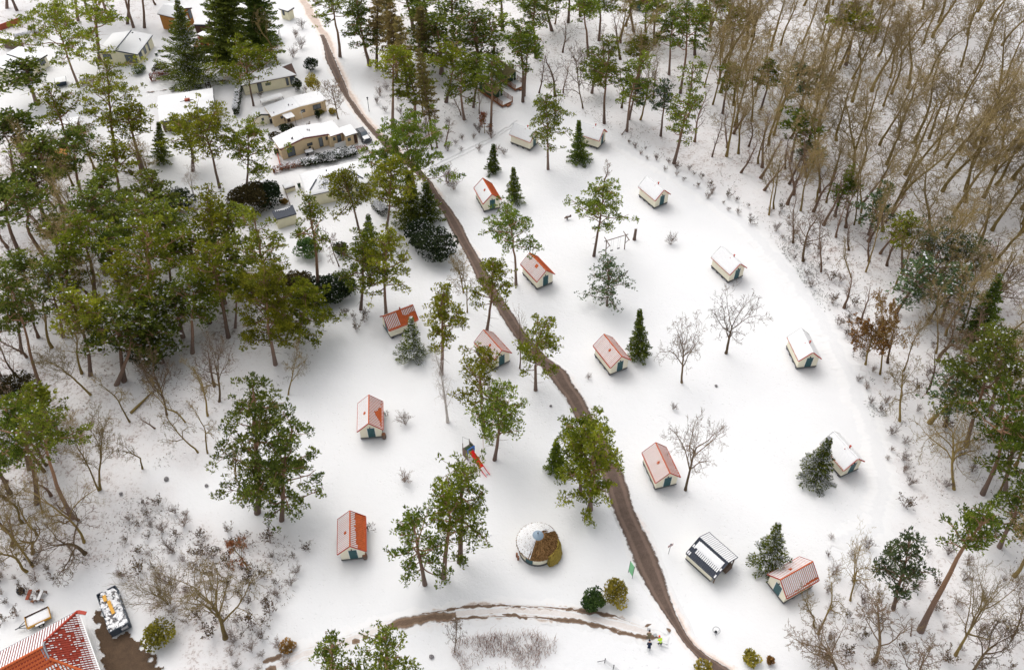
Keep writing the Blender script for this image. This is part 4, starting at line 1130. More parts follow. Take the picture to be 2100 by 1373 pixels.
def chalet(name, label, cat, FL, FR, BL, ze, roof='flat', rise=.6, wall=SAND, fascia=MAROON, openings=(), over=.28, snow=.13, group=None, back=None, seed=1, gap=None):
    O, rot, w, d = frame_of(FL, FR, BL, ze)
    if back: d = back
    t = thing(name, label, cat, (O.x, O.y, 0), rot, group)
    x0, x1, y0, y1 = over, w - over, over, d - over
    m = MB()
    zt = ze - .02
    if roof == 'front':
        zm = zt + rise * .97
        v = [(x0,y0,-.1),(x1,y0,-.1),(x1,y0,zt),(w/2,y0,zm),(x0,y0,zt),(x0,y1,-.1),(x1,y1,-.1),(x1,y1,zt),(w/2,y1,zm),(x0,y1,zt)]
        m.add(v, [(0,1,2,3,4),(9,8,7,6,5),(1,6,7,2),(5,0,4,9)])
    elif roof == 'side':
        zm = zt + rise * .97; h = d / 2
        v = [(x0,y0,-.1),(x1,y0,-.1),(x1,y1,-.1),(x0,y1,-.1),(x0,y0,zt),(x1,y0,zt),(x1,y1,zt),(x0,y1,zt),(x0,h,zm),(x1,h,zm)]
        m.add(v, [(0,1,5,4),(2,3,7,6),(1,2,6,9,5),(3,0,4,8,7)])
    else:
        m.box(x0, x1, y0, y1, -.1, zt)
    m.build('wall', wall, t)
    P = lambda x, y, z: Vector((x, y, z))
    faces = []
    if roof == 'flat': faces = [[P(0,0,ze), P(w,0,ze), P(w,d,ze), P(0,d,ze)]]
    elif roof == 'front': faces = [[P(0,0,ze), P(w/2,0,ze+rise), P(w/2,d,ze+rise), P(0,d,ze)], [P(w/2,0,ze+rise), P(w,0,ze), P(w,d,ze), P(w/2,d,ze+rise)]]
    elif roof == 'side': faces = [[P(0,0,ze), P(w,0,ze), P(w,d/2,ze+rise), P(0,d/2,ze+rise)], [P(0,d/2,ze+rise), P(w,d/2,ze+rise), P(w,d,ze), P(0,d,ze)]]
    elif roof == 'hip':
        k = min(d / 2, w / 2) * .95
        a, b = P(k, d/2, ze+rise), P(w-k, d/2, ze+rise)
        faces = [[P(0,0,ze), P(w,0,ze), b, a], [P(w,d,ze), P(0,d,ze), a, b], [P(0,d,ze), P(0,0,ze), a, a], [P(w,0,ze), P(w,d,ze), b, b]]
    elif roof == 'mono': faces = [[P(0,0,ze), P(w,0,ze), P(w,d,ze+rise), P(0,d,ze+rise)]]
    rm = MB()
    for A in faces:
        n = (A[1] - A[0]).cross(A[3] - A[0] if (A[3]-A[0]).length > .01 else A[2] - A[0]).normalized()
        if roof == 'hip':
            vs = A if (A[2] - A[3]).length > .01 else A[:3]
            rm.add([p - Vector((0,0,.16)) for p in vs] + vs, [tuple(range(len(vs)-1,-1,-1)), tuple(range(len(vs), 2*len(vs)))] + [(i, (i+1) % len(vs), (i+1) % len(vs) + len(vs), i + len(vs)) for i in range(len(vs))])
        else: rm.slab(*[p - n * .28 for p in A], .28)
    r = rm.build('roof', fascia, t)
    for i, A in enumerate(faces):
        if gap == i: continue
        n = (A[1] - A[0]).cross((A[3] if (A[3]-A[2]).length > .01 else A[2]) - A[0]).normalized()
        f = lambda u, v, A=A, n=n: ((A[0] * (1-u) + A[1] * u) * (1-v) + (A[3] * (1-u) + A[2] * u) * v + n * .003, n)
        sm = MB(); snow_sheet(sm, f, 16, 12, snow, seed + i, lump=.02); sm.build('roof_snow', SNOW, r)
    for o in openings:
        side = o[5] if len(o) > 5 else 'front'
        if side == 'front': opening(t, o[0], x0 + o[1] * (x1 - x0), x0 + o[2] * (x1 - x0), o[3], o[4], y0, o[6] if len(o) > 6 else 2)
        else:   # right hand wall
            piv = bpy.data.objects.new('right_wall_fittings', None); 
            f = MB(); yy0, yy1 = y0 + o[1] * (y1 - y0), y0 + o[2] * (y1 - y0)
            f.box(x1 - .015, x1 + .05, yy0, yy1, o[3], o[4]); fr = f.build(o[0], DARK, t)
            g = MB(); g.box(x1 + .051, x1 + .058, yy0 + .08, yy1 - .08, o[3] + .08, o[4] - .08); g.build('pane', GLASS, fr)
            bpy.data.objects.remove(piv)
    return t, w, d
def roof_pipe(t, x, y, z, h=.5, r=.08, mat=DARK):
    m = MB(); m.tube([(x, y, z - .1), (x, y, z + h)], r, 7); m.tube([(x, y, z + h * .7), (x, y, z + h * .82)], r * 1.7, 7); m.build('vent_pipe', mat, t)
# long sand coloured chalet with the maroon fascia, carport and annex
tA, wA, dA = chalet('chalet', 'sand coloured chalet with maroon roof edge, behind snowy shrubs by the road', 'chalet', (574,306.4), (674.3,274.5), (560.4,282.3), 2.55, 'front', .85, SAND, MAROON,
    [('glass_door', .11, .275, .1, 2.1), ('window', .545, .66, 1.15, 1.75), ('door', .80, .885, .1, 2.15, 'front', 1), ('window', .955, .995, 1.2, 1.9, 'front', 1)], group='holiday chalets under snow')
roof_pipe(tA, wA*.31, 1.0, 3.1, .55, .07); roof_pipe(tA, wA*.30, 1.15, 3.1, .3, .12); roof_pipe(tA, wA*.66, 2.2, 3.2, .35); roof_pipe(tA, wA*.69, 2.0, 3.2, .35)
x = MB(); x.box(wA*.5-.06, wA*.5+.06, .05, dA*.7, 3.50, 3.60); x.build('ridge_strip', SNOW, tA)
ann = MB(); ann.box(wA - .3, wA + 2.3, -.9 + .3, dA - .4, -.1, 2.3); ann.build('annex_wall', SAND, tA)
ar = MB(); ar.box(wA - .02, wA + 2.5, -.9, dA - .2, 2.31, 2.46); arf = ar.build('annex_roof', MAROON, tA)
sm = MB(); snow_sheet(sm, lambda u, v: (Vector((wA - .02 + 2.5*u, -.9 + (dA + .7)*v, 2.463)), Vector((0,0,1))), 10, 10, .13, 5, lump=.02); sm.build('roof_snow', SNOW, arf)
opening(tA, 'window', wA + .45, wA + .95, 1.2, 1.85, -.6, 1); opening(tA, 'door', wA + 1.25, wA + 2.1, .1, 2.1, -.6, 1)
cp = MB(); cp.box(wA + 2.52, wA + 5.0, -2.2, 1.2, 2.20, 2.32); cpr = cp.build('carport_roof', DARK, tA)
sm = MB(); snow_sheet(sm, lambda u, v: (Vector((wA + 2.52 + 2.48*u, -2.2 + 3.4*v, 2.323)), Vector((0,0,1))), 8, 8, .13, 6, lump=.02); sm.build('roof_snow', SNOW, cpr)
cw = MB(); cw.box(wA + 2.6, wA + 4.9, -2.0, .9, -.1, 2.195); cw.build('carport_wall', SAND, tA)
opening(tA, 'window', wA + 2.9, wA + 3.5, 1.0, 1.7, -2.0, 1); opening(tA, 'door', wA + 4.15, wA + 4.8, .1, 2.0, -2.0, 1, DARK, DARKWOOD)
# flat roofed sand coloured chalet with an awning
tB, wB, dB = chalet('chalet', 'long flat roofed sand coloured chalet with a white awning over its door', 'chalet', (557,240), (670,205.7), (542,218.6), 2.45, 'front', .35, SAND, SAND,
    [('window', .135, .185, 1.3, 1.8, 'front', 1), ('window', .52, .60, 1.2, 1.85, 'front', 1), ('window', .755, .905, .95, 2.05)], group='holiday chalets under snow')
for fx, yy, hh in ((.07, .8, .3), (.36, 1.5, .6), (.42, 1.3, .4)): roof_pipe(tB, wB*fx, yy, 2.6, hh, .07)
aw = MB(); aw.slab((wB*.21, -1.55, 1.98), (wB*.36, -1.55, 1.98), (wB*.345, .2, 2.25), (wB*.175, .2, 2.25), .10); aw.build('awning', SNOW, tB)
for xx in (wB*.22, wB*.35):
    q = MB(); q.tube([(xx, -1.5, 0), (xx, -1.5, 1.97)], .035, 6); q.build('awning_post', DARK, tB)
opening(tB, 'door', wB*.255, wB*.31, .1, 2.05, .28, 1, DARK, DARKWOOD)
# cream garden shed beside it
tS, wS, dS = chalet('garden_shed', 'cream gabled garden shed with black roof edge beside the awning chalet', 'shed', (521.6,242.6), (551.5,234.6), (513,229.5), 2.0, 'front', .5, CREAM, DARK, [('door', .45, .62, .9, 1.5, 'front', 1)], over=.15)
# pale chalet with the brown patch on a hipped roof
tC, wC, dC = chalet('chalet', 'pale yellow chalet whose hipped roof shows a bare brown triangle', 'chalet', (495.7,176), (608.6,153.6), (484,152), 2.4, 'hip', .95, PALE, DARKWOOD,
    [('door', .255, .34, .1, 2.05, 'front', 1), ('window', .41, .50, 1.2, 1.75), ('window', .80, .85, .3, 2.0, 'front', 1), ('window', .88, .985, .3, 2.1, 'front', 3)], group='holiday chalets under snow', gap=3)
# chalet below with dark tiles showing through the snow
tD, wD, dD = chalet('chalet', 'cream chalet whose snowy hipped roof shows a patch of dark tiles', 'chalet', (629,402.4), (755.4,374), (604.4,358.4), 2.6, 'hip', 1.35, PALE, SLATE,
    [('window', .50, .60, 1.0, 1.9), ('glass_door', .66, .74, .1, 2.05, 'front', 1), ('window', .80, .92, 1.0, 1.9)], group='holiday chalets under snow')
rt = MB(); rnd = random.Random(3)
kd = dD / 2 * .95
for i in range(26):
    for j in range(9):
        u, v = .12 + i * .0125, .14 + j * .075
        if rnd.random() < .75 * math.exp(-((u - .25) / .10) ** 2 - ((v - .42) / .26) ** 2) + .05:
            f = lambda u, v: Vector((kd * v + (wD - 2 * kd * v) * u, dD / 2 * v, 2.6 + 1.35 * v))
            n = Vector((0, -1.35, dD / 2)).normalized(); A = [f(u, v), f(u + .0095, v), f(u + .0095, v + .05), f(u, v + .05)]
            rt.slab(*[p + n * .12 for p in A], .05)
o = rt.build('bare_tiles', SLATE, tD); stuff(o)
for a, b in (((kd*.25, dD*.12), (kd*.75, dD*.38)), ((wD - kd*.2, dD*.12), (wD - kd*.8, dD*.42))):
    q = MB(); q.bar((a[0], a[1], 2.6 + 2*a[1]/dD*1.35 + .16), (b[0], b[1], 2.6 + 2*b[1]/dD*1.35 + .16), .2, .08); q.build('hip_cap', SLATE, tD)
roof_pipe(tD, wD*.42, dD*.62, 3.6, .5, .09)
# white gabled house top left, with dark blue fascia
tE, wE, dE = chalet('chalet', 'white roofed chalet with dark blue fascia behind the round clipped bush', 'chalet', (198,108), (282,112), (238,60), 2.5, 'front', .75, PALE, NAVY,
    [('window', .08, .30, .9, 2.1), ('window', .66, .96, .25, 2.15, 'front', 5), ('window', .08, .25, .6, 2.1, 'right', 1), ('window', .38, .52, .6, 2.1, 'right', 1), ('window', .66, .74, .2, 2.1, 'right', 1)], group='holiday chalets under snow', back=8.6)
q = MB(); q.box(wE*.5-.07, wE*.5+.07, -.02, dE, 3.37, 3.46); q.build('ridge_strip', NAVY, tE)
roof_pipe(tE, wE*.85, dE*.62, 2.85, .5, .10); roof_pipe(tE, wE*.56, dE*.9, 3.1, .25, .16)
# cream house at the left edge
tF, wF, dF = chalet('chalet', 'cream chalet with ribbed white roof at the left edge of the view', 'chalet', (38.5,152), (72,133), (6,116), 2.7, 'flat', .3, CREAM, DARK, [('window', .3, .8, .9, 2.0)], group='holiday chalets under snow')
tF2, _, _ = chalet('chalet', 'cream annex with a lower white roof beside the ribbed roof chalet', 'chalet', (70,128), (97,112), (36,97), 2.5, 'flat', .3, CREAM, DARK, [('window', .35, .8, .9, 2.0)])
tF3, _, _ = chalet('garden_shed', 'small white roofed shed in the top left corner of the park', 'shed', (38,86), (45,81), (24,62), 2.2, 'flat', .2, OLDWOOD, DARK, [], over=.12)
# long roof with the red chimney
tG, wG, dG = chalet('chalet', 'wide white roofed chalet with a square red brick chimney', 'chalet', (326.7,250.5), (443,232), (316,199), 2.5, 'side', .8, OLDWOOD, NAVY,
    [('window', .74, .90, .5, 2.1, 'front', 3), ('window', .45, .6, .9, 2.0), ('door', .2, .28, .1, 2.0, 'front', 1)], group='holiday chalets under snow')
q = MB(); q.box(wG*.53-.45, wG*.53+.55, dG*.5-.35, dG*.5+.3, 3.1, 3.75); ch = q.build('chimney', BRICKRED, tG)
for dx, dy in ((-.15, .55), (.35, -.6)):
    q = MB(); q.tube([(wG*.53+dx, dG*.5+dy, 3.1), (wG*.53+dx, dG*.5+dy, 4.1)], .07, 6); q.build('flue_pipe', DARK, ch)
q = MB(); q.bar((wG*.53-1.4, dG*.5, 3.36), (wG*.53-.5, dG*.5, 3.40), .12, .08); q.bar((wG*.53+.6, dG*.5, 3.40), (wG*.53+1.2, dG*.5, 3.38), .12, .08); q.build('ridge_flashing', DARK, tG)
# dark roofed shed and the small storage chest south of the tile patch chalet
tK, wK, dK = chalet('garden_shed', 'pale yellow shed with a dark navy tiled roof beside a pine', 'shed', (564.8,450), (608,437.5), (558.7,435.2), 2.2, 'mono', .35, PALE, SLATE, [], over=.12, gap=0)
sm = MB()
for i in range(17):
    xx = wK * (.14 + .045 * i); q = .62 + .12 * abs(math.sin(i * 1.7)) + .16 * abs(i - 8) / 8
    sm.slab((xx, dK*q, 2.2 + .35*q + .02), (xx + wK*.028, dK*q, 2.2 + .35*q + .02), (xx + wK*.028, dK*.92, 2.2 + .35*.92 + .02), (xx, dK*.92, 2.2 + .35*.92 + .02), .05)
sm.build('roof_snow', SNOW, tK)
tL, _, _ = chalet('storage_chest', 'low pale yellow storage chest under a flat snow lid', 'chest', (584,387.5), (605,381), (582,377.3), .95, 'flat', .1, PALE, DARKWOOD, [], over=.06, snow=.16)
# timber house and outbuildings behind the big dark spruce
tH, wH, dH = chalet('timber_house', 'ochre timber house with white roof behind the big dark spruce', 'house', (362,38), (394,16), (350,10), 3.6, 'front', 1.1, OCHRE, DARKWOOD, [('window', .78, .97, 1.4, 3.6), ('window', .3, .5, 1.4, 3.0)], group=None)
tH2, _, _ = chalet('timber_house', 'low ochre timber wing with white roof beside the ochre house', 'house', (372,46), (388,43), (362,23), 2.5, 'flat', .3, OCHRE, DARKWOOD, [], over=.1)
tM, _, _ = chalet('garden_shed', 'dark brown shed with a square white roof near the ochre house', 'shed', (396.5,50.5), (424.5,51), (397,38), 2.6, 'mono', .3, DARKWOOD, NAVY, [], over=.12)
tN, _, _ = chalet('garden_shed', 'red brown shed under the edge of the tall spruces', 'shed', (422,78), (441,68), (416,64), 2.3, 'flat', .2, BRICKRED, DARKWOOD, [], over=.12)
tO, _, _ = chalet('chalet', 'small white roofed house with a dark edge at the top end of the road', 'chalet', (571,17.5), (590,23.5), (577,7), 2.4, 'flat', .3, PALE, DARK, [('window', .2, .5, .9, 2.0)])
tQ, _, _ = chalet('chalet', 'pale house half hidden by green trees near the top of the road', 'chalet', (528,73), (570,71), (528,52), 2.5, 'flat', .3, WHITE, DARK, [('window', .25, .62, .6, 2.1), ('door', .12, .24, .1, 2.1, 'front', 1)])
tR, _, _ = chalet('chalet', 'grey roofed house among the pines on the left, mostly hidden', 'chalet', (28,300), (160,278), (20,262), 2.5, 'side', .7, OLDWOOD, DARK, [('window', .75, .9, .8, 2.0)])
tR2, _, _ = chalet('garden_shed', 'low brown roofed shed among the pines on the left', 'shed', (102,322), (137,316), (100,308), 1.9, 'flat', .7, OLDWOOD, OCHRE, [], gap=0)

# ------------------------------------------------------------------ farmhouse with red tiled half-hipped roof, lower left corner
ZE, PT, WH, LM = 2.6, 0.83, 9.2, 17.0                       # eave height, roof pitch, width, length
ca, cb = G(159, 1253, ZE), G(0, 1337, ZE)
X = (cb - ca).normalized()
fh = thing('farmhouse', 'large house with a red tiled half hipped roof striped by snow, lower left corner', 'house', (ca.x, ca.y, 0), math.atan2(X.y, X.x))
HX, ZR = 3.5, ZE + PT * WH / 2                              # depth of the hip, ridge height
m = MB()
m.box(.45, LM, .45, WH - .45, -.1, ZE + .25); m.build('wall', CREAM, fh)
pk0, pk1 = PT * HX / PT, WH - HX
# planes: (name, origin, along the eave, up the slope (not unit), length, test)
def plane(o, a, u): return Vector(o), Vector(a), Vector(u)
PLN = {'nw': plane((0,0,ZE), (1,0,0), (0,WH/2,PT*WH/2)), 'south': plane((0,WH,ZE), (1,0,0), (0,-WH/2,PT*WH/2)), 'hip': plane((0,0,ZE), (0,1,0), (HX,0,PT*HX))}
def in_nw(s, t): return 0 <= s <= LM and (s >= t * WH / 2 or (t * WH / 2 > HX and s >= HX - .05))
def in_hip(s, t): return t * HX <= s <= WH - t * HX
TESTS = {'nw': in_nw, 'south': in_nw, 'hip': in_hip}
single = MB()
single.add([(-.15,0,.0),(.05,0,.0),(.07,0,.05),(.12,0,.06),(.15,0,.02),(-.15,.42,-.02),(.05,.42,-.02),(.07,.42,.03),(.12,.42,.04),(.15,.42,.0)],
           [(0,1,6,5),(1,2,7,6),(2,3,8,7),(3,4,9,8),(4,3,2,1,0)])
tmesh = single.mesh('roof_tile', [TILE])
for key, poly in (('nw', [(0,0),(LM,0),(LM,1),(HX,1),(HX,HX*2/WH)]), ('south', [(0,0),(LM,0),(LM,1),(HX,1),(HX,HX*2/WH)]), ('hip', [(0,0),(WH,0),(WH-HX,1),(HX,1)])):
    o, a, u = PLN[key]; n = a.cross(u).normalized()
    if n.z < 0: n = -n
    pts = [o + a * s + u * t for s, t in poly]
    if (pts[1] - pts[0]).cross(pts[2] - pts[0]).dot(n) < 0: pts = pts[::-1]
    sl = MB(); k = len(pts)
    sl.add([p - n * .09 for p in pts] + pts, [tuple(range(k-1,-1,-1)), tuple(range(k,2*k))] + [(i, (i+1) % k, (i+1) % k + k, i + k) for i in range(k)])
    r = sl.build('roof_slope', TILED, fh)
    SL = u.length; uu = u / SL; pitch, course = .30, .40
    nc = int(SL / course); xa = a if a.cross(uu).dot(n) > 0 else -a
    tiles, snow, rnd, count = MB(), MB(), random.Random(11), 0
    ln = WH if key == 'hip' else LM
    for i in range(int(ln / pitch)):
        s = .15 + i * pitch
        for c in range(nc):
            t0, t1 = c / nc, (c + 1) / nc; tm_ = (t0 + t1) / 2
            if not TESTS[key](s, tm_): continue
            p = o + a * s + u * t0 + n * .012
            M = Matrix((xa, uu, n)).transposed().to_4x4(); M.translation = p
            hip_d = s - tm_ * WH / 2                    # distance from the hip along the eave, south face
            bare = key == 'south' and (hip_d > 3.0 or tm_ > .62)
            if bare and count < 295 and s < 10:
                q = bpy.data.objects.new('roof_tile', tmesh); COL.objects.link(q); q.parent = r; q.matrix_local = M; count += 1
            else: tiles.add([M @ Vector(q) for q in single.v], single.f)
            if bare: continue
            off = xa * -.06
            if key == 'nw': w, l0, l1 = .17, .0, 1.0
            elif key == 'hip':
                e = min(s - tm_ * HX, WH - tm_ * HX - s) / 2.0; d0 = tm_
                cover = 1.0 if d0 < .10 else .90 - 1.3 * math.exp(-((d0 - .60) / .30) ** 2 - ((s - 4.4) / 2.6) ** 2) + .25 * max(0, 1 - e * 2)
                if rnd.random() > cover: 
                    if rnd.random() > .25: continue
                    w, l0, l1 = .08, .3, .65
                else: w, l0, l1 = (.095 if d0 > .08 else .2), .05, .85
            else:
                if rnd.random() > .8: continue
                w, l0, l1 = .16, .05, .8
            A = [o + a * (s - w/2) + off + u * (t0 + (t1 - t0) * l0), o + a * (s + w/2) + off + u * (t0 + (t1 - t0) * l0), o + a * (s + w/2) + off + u * (t0 + (t1 - t0) * l1), o + a * (s - w/2) + off + u * (t0 + (t1 - t0) * l1)]
            if (A[1] - A[0]).cross(A[3] - A[0]).dot(n) < 0: A = A[::-1]
            snow.slab(*[q + n * .02 for q in A], .055)
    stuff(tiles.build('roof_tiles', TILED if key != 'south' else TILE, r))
    if snow.v: stuff(snow.build('roof_snow', SNOW, r))
    gt = MB(); e0, e1 = o + a * -.1, o + a * (ln + .05)
    out_ = Vector((-u.x, -u.y, 0)).normalized() * .09
    gt.bar(e0 + out_ - Vector((0,0,.06)), e1 + out_ - Vector((0,0,.06)), .17, .12); gt.build('gutter', WHITE if key == 'hip' else STEEL, fh)
pk = Vector((HX, HX, ZE + PT * HX)); pk2 = Vector((HX, WH - HX, ZE + PT * HX)); top = Vector((HX, WH/2, ZR))
up_ = Vector((0,0,.07))
for a_, b_, mt, nm in ((Vector((0,0,ZE)), pk, REDPAINT, 'hip_cap'), (Vector((0,WH,ZE)), pk2, TILE, 'hip_cap'), (top, Vector((LM,WH/2,ZR)), TILE, 'ridge_cap')):
    q = MB(); q.tube([a_ + up_, b_ + up_], .14, 8); q.build(nm, mt, fh)
q = MB(); q.add([pk - Vector((.03,0,0)), pk2 - Vector((.03,0,0)), top - Vector((.03,0,0)), pk + Vector((.3,0,0)), pk2 + Vector((.3,0,0)), top + Vector((.3,0,.02))], [(0,2,1),(3,4,5),(0,1,4,3),(1,2,5,4),(2,0,3,5)])
q.build('lead_gablet', ZINC, fh)
for a_, b_ in ((pk, top), (pk2, top)):
    q = MB(); q.bar(a_ + Vector((-.05,0,.06)), b_ + Vector((-.05,0,.06)), .12, .10); q.build('gablet_flashing', STEEL, fh)
for y0_, y1_, z0_, z1_ in ((1.2, 2.2, 1.0, 2.1), (3.4, 4.4, .1, 2.1), (5.6, 6.8, 1.0, 2.1)):
    w_ = MB(); w_.box(.45-.05, .45-.003, y0_, y1_, z0_, z1_); fr = w_.build('window' if z0_ > .5 else 'door', NAVY, fh)
    w_ = MB(); w_.box(.45-.065, .45-.052, y0_+.08, y1_-.08, z0_+.08, z1_-.08); w_.build('pane', GLASS, fr)
vr = MB(); vr.bar((-.05, .15, ZE+.15), (-.75, .75, ZE-.05), .4, .14); vr.build('eave_return', REDPAINT, fh)

# ------------------------------------------------------------------ skip container full of snowy rubble
A, B, Cc_, D = G(192,1219.6,1.35), G(232.5,1201.5,1.35), G(268,1272,1.35), G(228.6,1295,1.35)
X = (B - A + Cc_ - D).normalized(); wS_ = ((B - A).length + (Cc_ - D).length) / 2
Yd = Vector((X.y, -X.x, 0)); lS_ = ((D - A).dot(Yd) + (Cc_ - B).dot(Yd)) / 2
mid = (A + B + Cc_ + D) / 4
sk = thing('rubble_skip', 'long grey blue steel skip heaped with snowy rubble on the dirt yard', 'skip', (mid.x, mid.y, 0), math.atan2(X.y, X.x))
a, b = wS_ / 2, lS_ / 2
m = MB(); m.box(-a, a, -b, b, .12, .2); m.build('floor', STEELBLUE, sk)
for x0, x1, y0, y1, nm in ((-a, -a+.07, -b, b, 'side_wall'), (a-.07, a, -b, b, 'side_wall'), (-a+.071, a-.071, -b, -b+.07, 'end_door'), (-a+.071, -a*.35, b-.07, b, 'end_wall'), (a*.1, a-.071, b-.07, b, 'end_wall')):
    m = MB(); m.box(x0, x1, y0, y1, .2, 1.35); m.build(nm, STEELBLUE, sk)
for i in range(7):
    yy = -b + .25 + i * (2*b - .5) / 6
    for sx in (-1, 1):
        m = MB(); m.box(sx*(a+.02)-.02, sx*(a+.02)+.02, yy-.04, yy+.04, .2, 1.25); m.build('rib', STEELBLUE, sk)
m = MB(); m.box(a*.1, a*.75, -b-.25, -b-.01, .75, 1.0); m.build('end_latch', STEEL, sk)
rs = np.random.RandomState(5); ru, sn = MB(), MB()
for i in range(300):
    x, y, z = rs.uniform(-a+.2, a-.2), rs.uniform(-b+.2, b-.2), rs.uniform(.75, 1.32)
    M = Matrix.Translation((x, y, z)) @ Matrix.Rotation(rs.uniform(0,3), 4, 'Z') @ Matrix.Rotation(rs.normal(0,.25), 4, 'X')
    q = rs.uniform(.08, .32, 3)
    (ru if i % 5 == 0 else sn).box(-q[0], q[0], -q[1]*.8, q[1]*.8, -q[2]*.4, q[2]*.4, M=M)
r_ = tag(ru.build('rubble', RUBBLE, None, loc=(mid.x, mid.y, 0)), 'grey broken rubble filling the steel skip', 'rubble'); r_.rotation_euler.z = math.atan2(X.y, X.x); stuff(r_)
r_ = tag(sn.build('rubble_snow', SNOW, None, loc=(mid.x, mid.y, 0)), 'lumpy snow lying on the rubble in the skip', 'snow'); r_.rotation_euler.z = math.atan2(X.y, X.x); stuff(r_)
R3 = Matrix.Rotation(math.atan2(X.y, X.x), 4, 'Z')
for (p, q), lab in ((((213,1220),(216.5,1232)), 'short yellow board lying on the rubble in the skip'), (((222,1231),(233,1257)), 'long yellow board lying on the rubble in the skip')):
    P, Q2_ = G(*p, 1.5), G(*q, 1.5)
    m = MB(); m.bar(P, Q2_, .38, .05); tag(m.build('yellow_board', YELLOWB), lab, 'board')

# ------------------------------------------------------------------ trailer
A, B, D = G(50.3,1265.3,.75), G(99,1242.5,.75), G(61.7,1286.7,.75)
X = (B - A).normalized(); Ltr = (B - A).length; Wtr = 1.55
tr_ = thing('car_trailer', 'yellow flatbed trailer filled with snow beside the red tiled house', 'trailer', (A.x, A.y, 0), math.atan2(X.y, X.x))
m = MB(); m.box(0, Ltr, -Wtr, 0, .45, .52); m.build('bed', OLDWOOD, tr_)
m = MB(); m.box(0, Ltr, -.05, 0, .52, .86); m.build('side_board', DARKWOOD, tr_)
m = MB(); m.box(0, Ltr, -Wtr, -Wtr+.05, .45, .86); m.build('side_board', YELLOW, tr_)
m = MB(); m.box(0, .05, -Wtr+.051, -.051, .52, .95); m.build('end_board', YELLOW, tr_)
m = MB(); m.box(Ltr-.05, Ltr, -Wtr+.051, -.051, .52, .86); m.build('end_board', YELLOW, tr_)
for yy in (-Wtr-.16, .10):
    w_ = MB(); w_.tube([(Ltr*.52, yy-.09, .32), (Ltr*.52, yy+.09, .32)], .32, 18); wh = w_.build('wheel', RUBBER, tr_, False)
    w_ = MB(); w_.tube([(Ltr*.52, yy-.10, .32), (Ltr*.52, yy+.10, .32)], .17, 12); w_.build('rim', STEEL, wh)
    g = MB(); g.box(Ltr*.52-.5, Ltr*.52+.5, yy-.13, yy+.13, .70, .74); g.build('mudguard', SNOW, tr_)
m = MB(); m.bar((0,-Wtr*.5,.48), (-1.3,-Wtr*.5,.42), .09); m.bar((.0,-Wtr*.15,.48), (-.9,-Wtr*.5+.05,.44), .06); m.bar((.0,-Wtr*.85,.48), (-.9,-Wtr*.5-.05,.44), .06); m.build('drawbar', DARK, tr_)
sm = MB(); snow_sheet(sm, lambda u, v: (Vector((.06 + (Ltr-.12)*u, -Wtr+.06 + (Wtr-.12)*v, .60)), Vector((0,0,1))), 10, 6, .15, 3, lump=.03)
o = tag(sm.build('trailer_snow', SNOW, None, loc=(A.x, A.y, 0)), 'flat sheet of snow filling the yellow trailer', 'snow'); o.rotation_euler.z = math.atan2(X.y, X.x)

# ------------------------------------------------------------------ upturned benches stored beside the trailer
def trestle(px0, px1, label, mat=OLDWOOD, lean=0.0):
    P, Q = G(*px0), G(*px1); d = (Q - P); L = d.length; a = math.atan2(d.y, d.x)
    t = thing('wooden_bench', label, 'bench', (P.x, P.y, 0), a, 'benches stored in the snow')
    m = MB(); m.box(0, L, -.2, .2, .42, .50); m.build('seat', mat, t)
    for x in (.12, L - .12):
        m = MB(); m.box(x-.09, x+.09, -.55, .55, .30, .415); m.build('crossbar', mat, t)
        for y in (-.4, .4):
            m = MB(); m.box(x-.06, x+.06, y-.06, y+.06, -.05, .299); m.build('leg', mat, t)
    sm = MB(); snow_sheet(sm, lambda u, v: (Vector((.02 + (L-.04)*u, -.18 + .36*v, .503)), Vector((0,0,1))), 8, 3, .10, 3, lump=.03); sm.build('seat_snow', SNOW, t)
    return t
trestle((75.5,1233.5), (73.5,1214), 'snow capped wooden bench, first of the stored row from the left', BROWNWOOD)
trestle((67,1230), (74,1213), 'snow capped wooden bench, second of the stored row from the left')
trestle((81,1234), (90,1213), 'snow capped wooden bench beside the trailer, rightmost of the stored row')
m = MB(); P, Q = G(55,1229,.5), G(62.5,1208,.5); m.bar(P, Q, .42, .07); tag(m.build('brown_plank', BRICKRED), 'red brown plank leaning among the stored benches', 'plank')
P = G(43, 1212)
q = MB(); q.tube([(P.x,P.y,.0),(P.x,P.y,.28)], .45, 14); tag(q.build('old_tyre', RUBBER), 'dark tyre half under snow left of the stored benches', 'tyre')

# ------------------------------------------------------------------ playground
def log(t, name, a, b, r=.07, mat=OLDWOOD):
    m = MB(); m.tube([a, (Vector(a) + Vector(b)) / 2, b], [r * 1.06, r, r * .94], 7); return m.build(name, mat, t)
b0, b1 = G(1242,522), G(1280.7,510)
sw = thing('swing_set', 'wooden log swing frame with two black seats in the snow', 'swing', b0, math.atan2((b1-b0).y, (b1-b0).x))
Lw = (b1 - b0).length; H_ = 3.1
log(sw, 'beam', (-.5, 0, H_), (Lw + .35, 0, H_), .075)
for x in (0, Lw):
    log(sw, 'post', (x, .0, -.3), (x - .02, .12, H_ - .10), .085)
    log(sw, 'cross_beam', (x - .1, -1.25, H_ - .17), (x + .1, 1.1, H_ - .13), .075)
    log(sw, 'brace', (x, -.95, H_ - .25), (x, -.02, H_ * .42), .05)
for x in (Lw*.30, Lw*.66):
    s = MB(); s.box(x-.24, x+.24, -.11, .11, .52, .57); se = s.build('seat', RUBBER, sw)
    for dx in (-.2, .2):
        c_ = MB(); c_.tube([(x+dx, 0, .575), (x+dx, 0, H_-.08)], .012, 4); c_.build('chain', STEEL, se)
P, Qp = G(966,938), G(1002,977)
d = (Qp - P); Ls = d.length; 
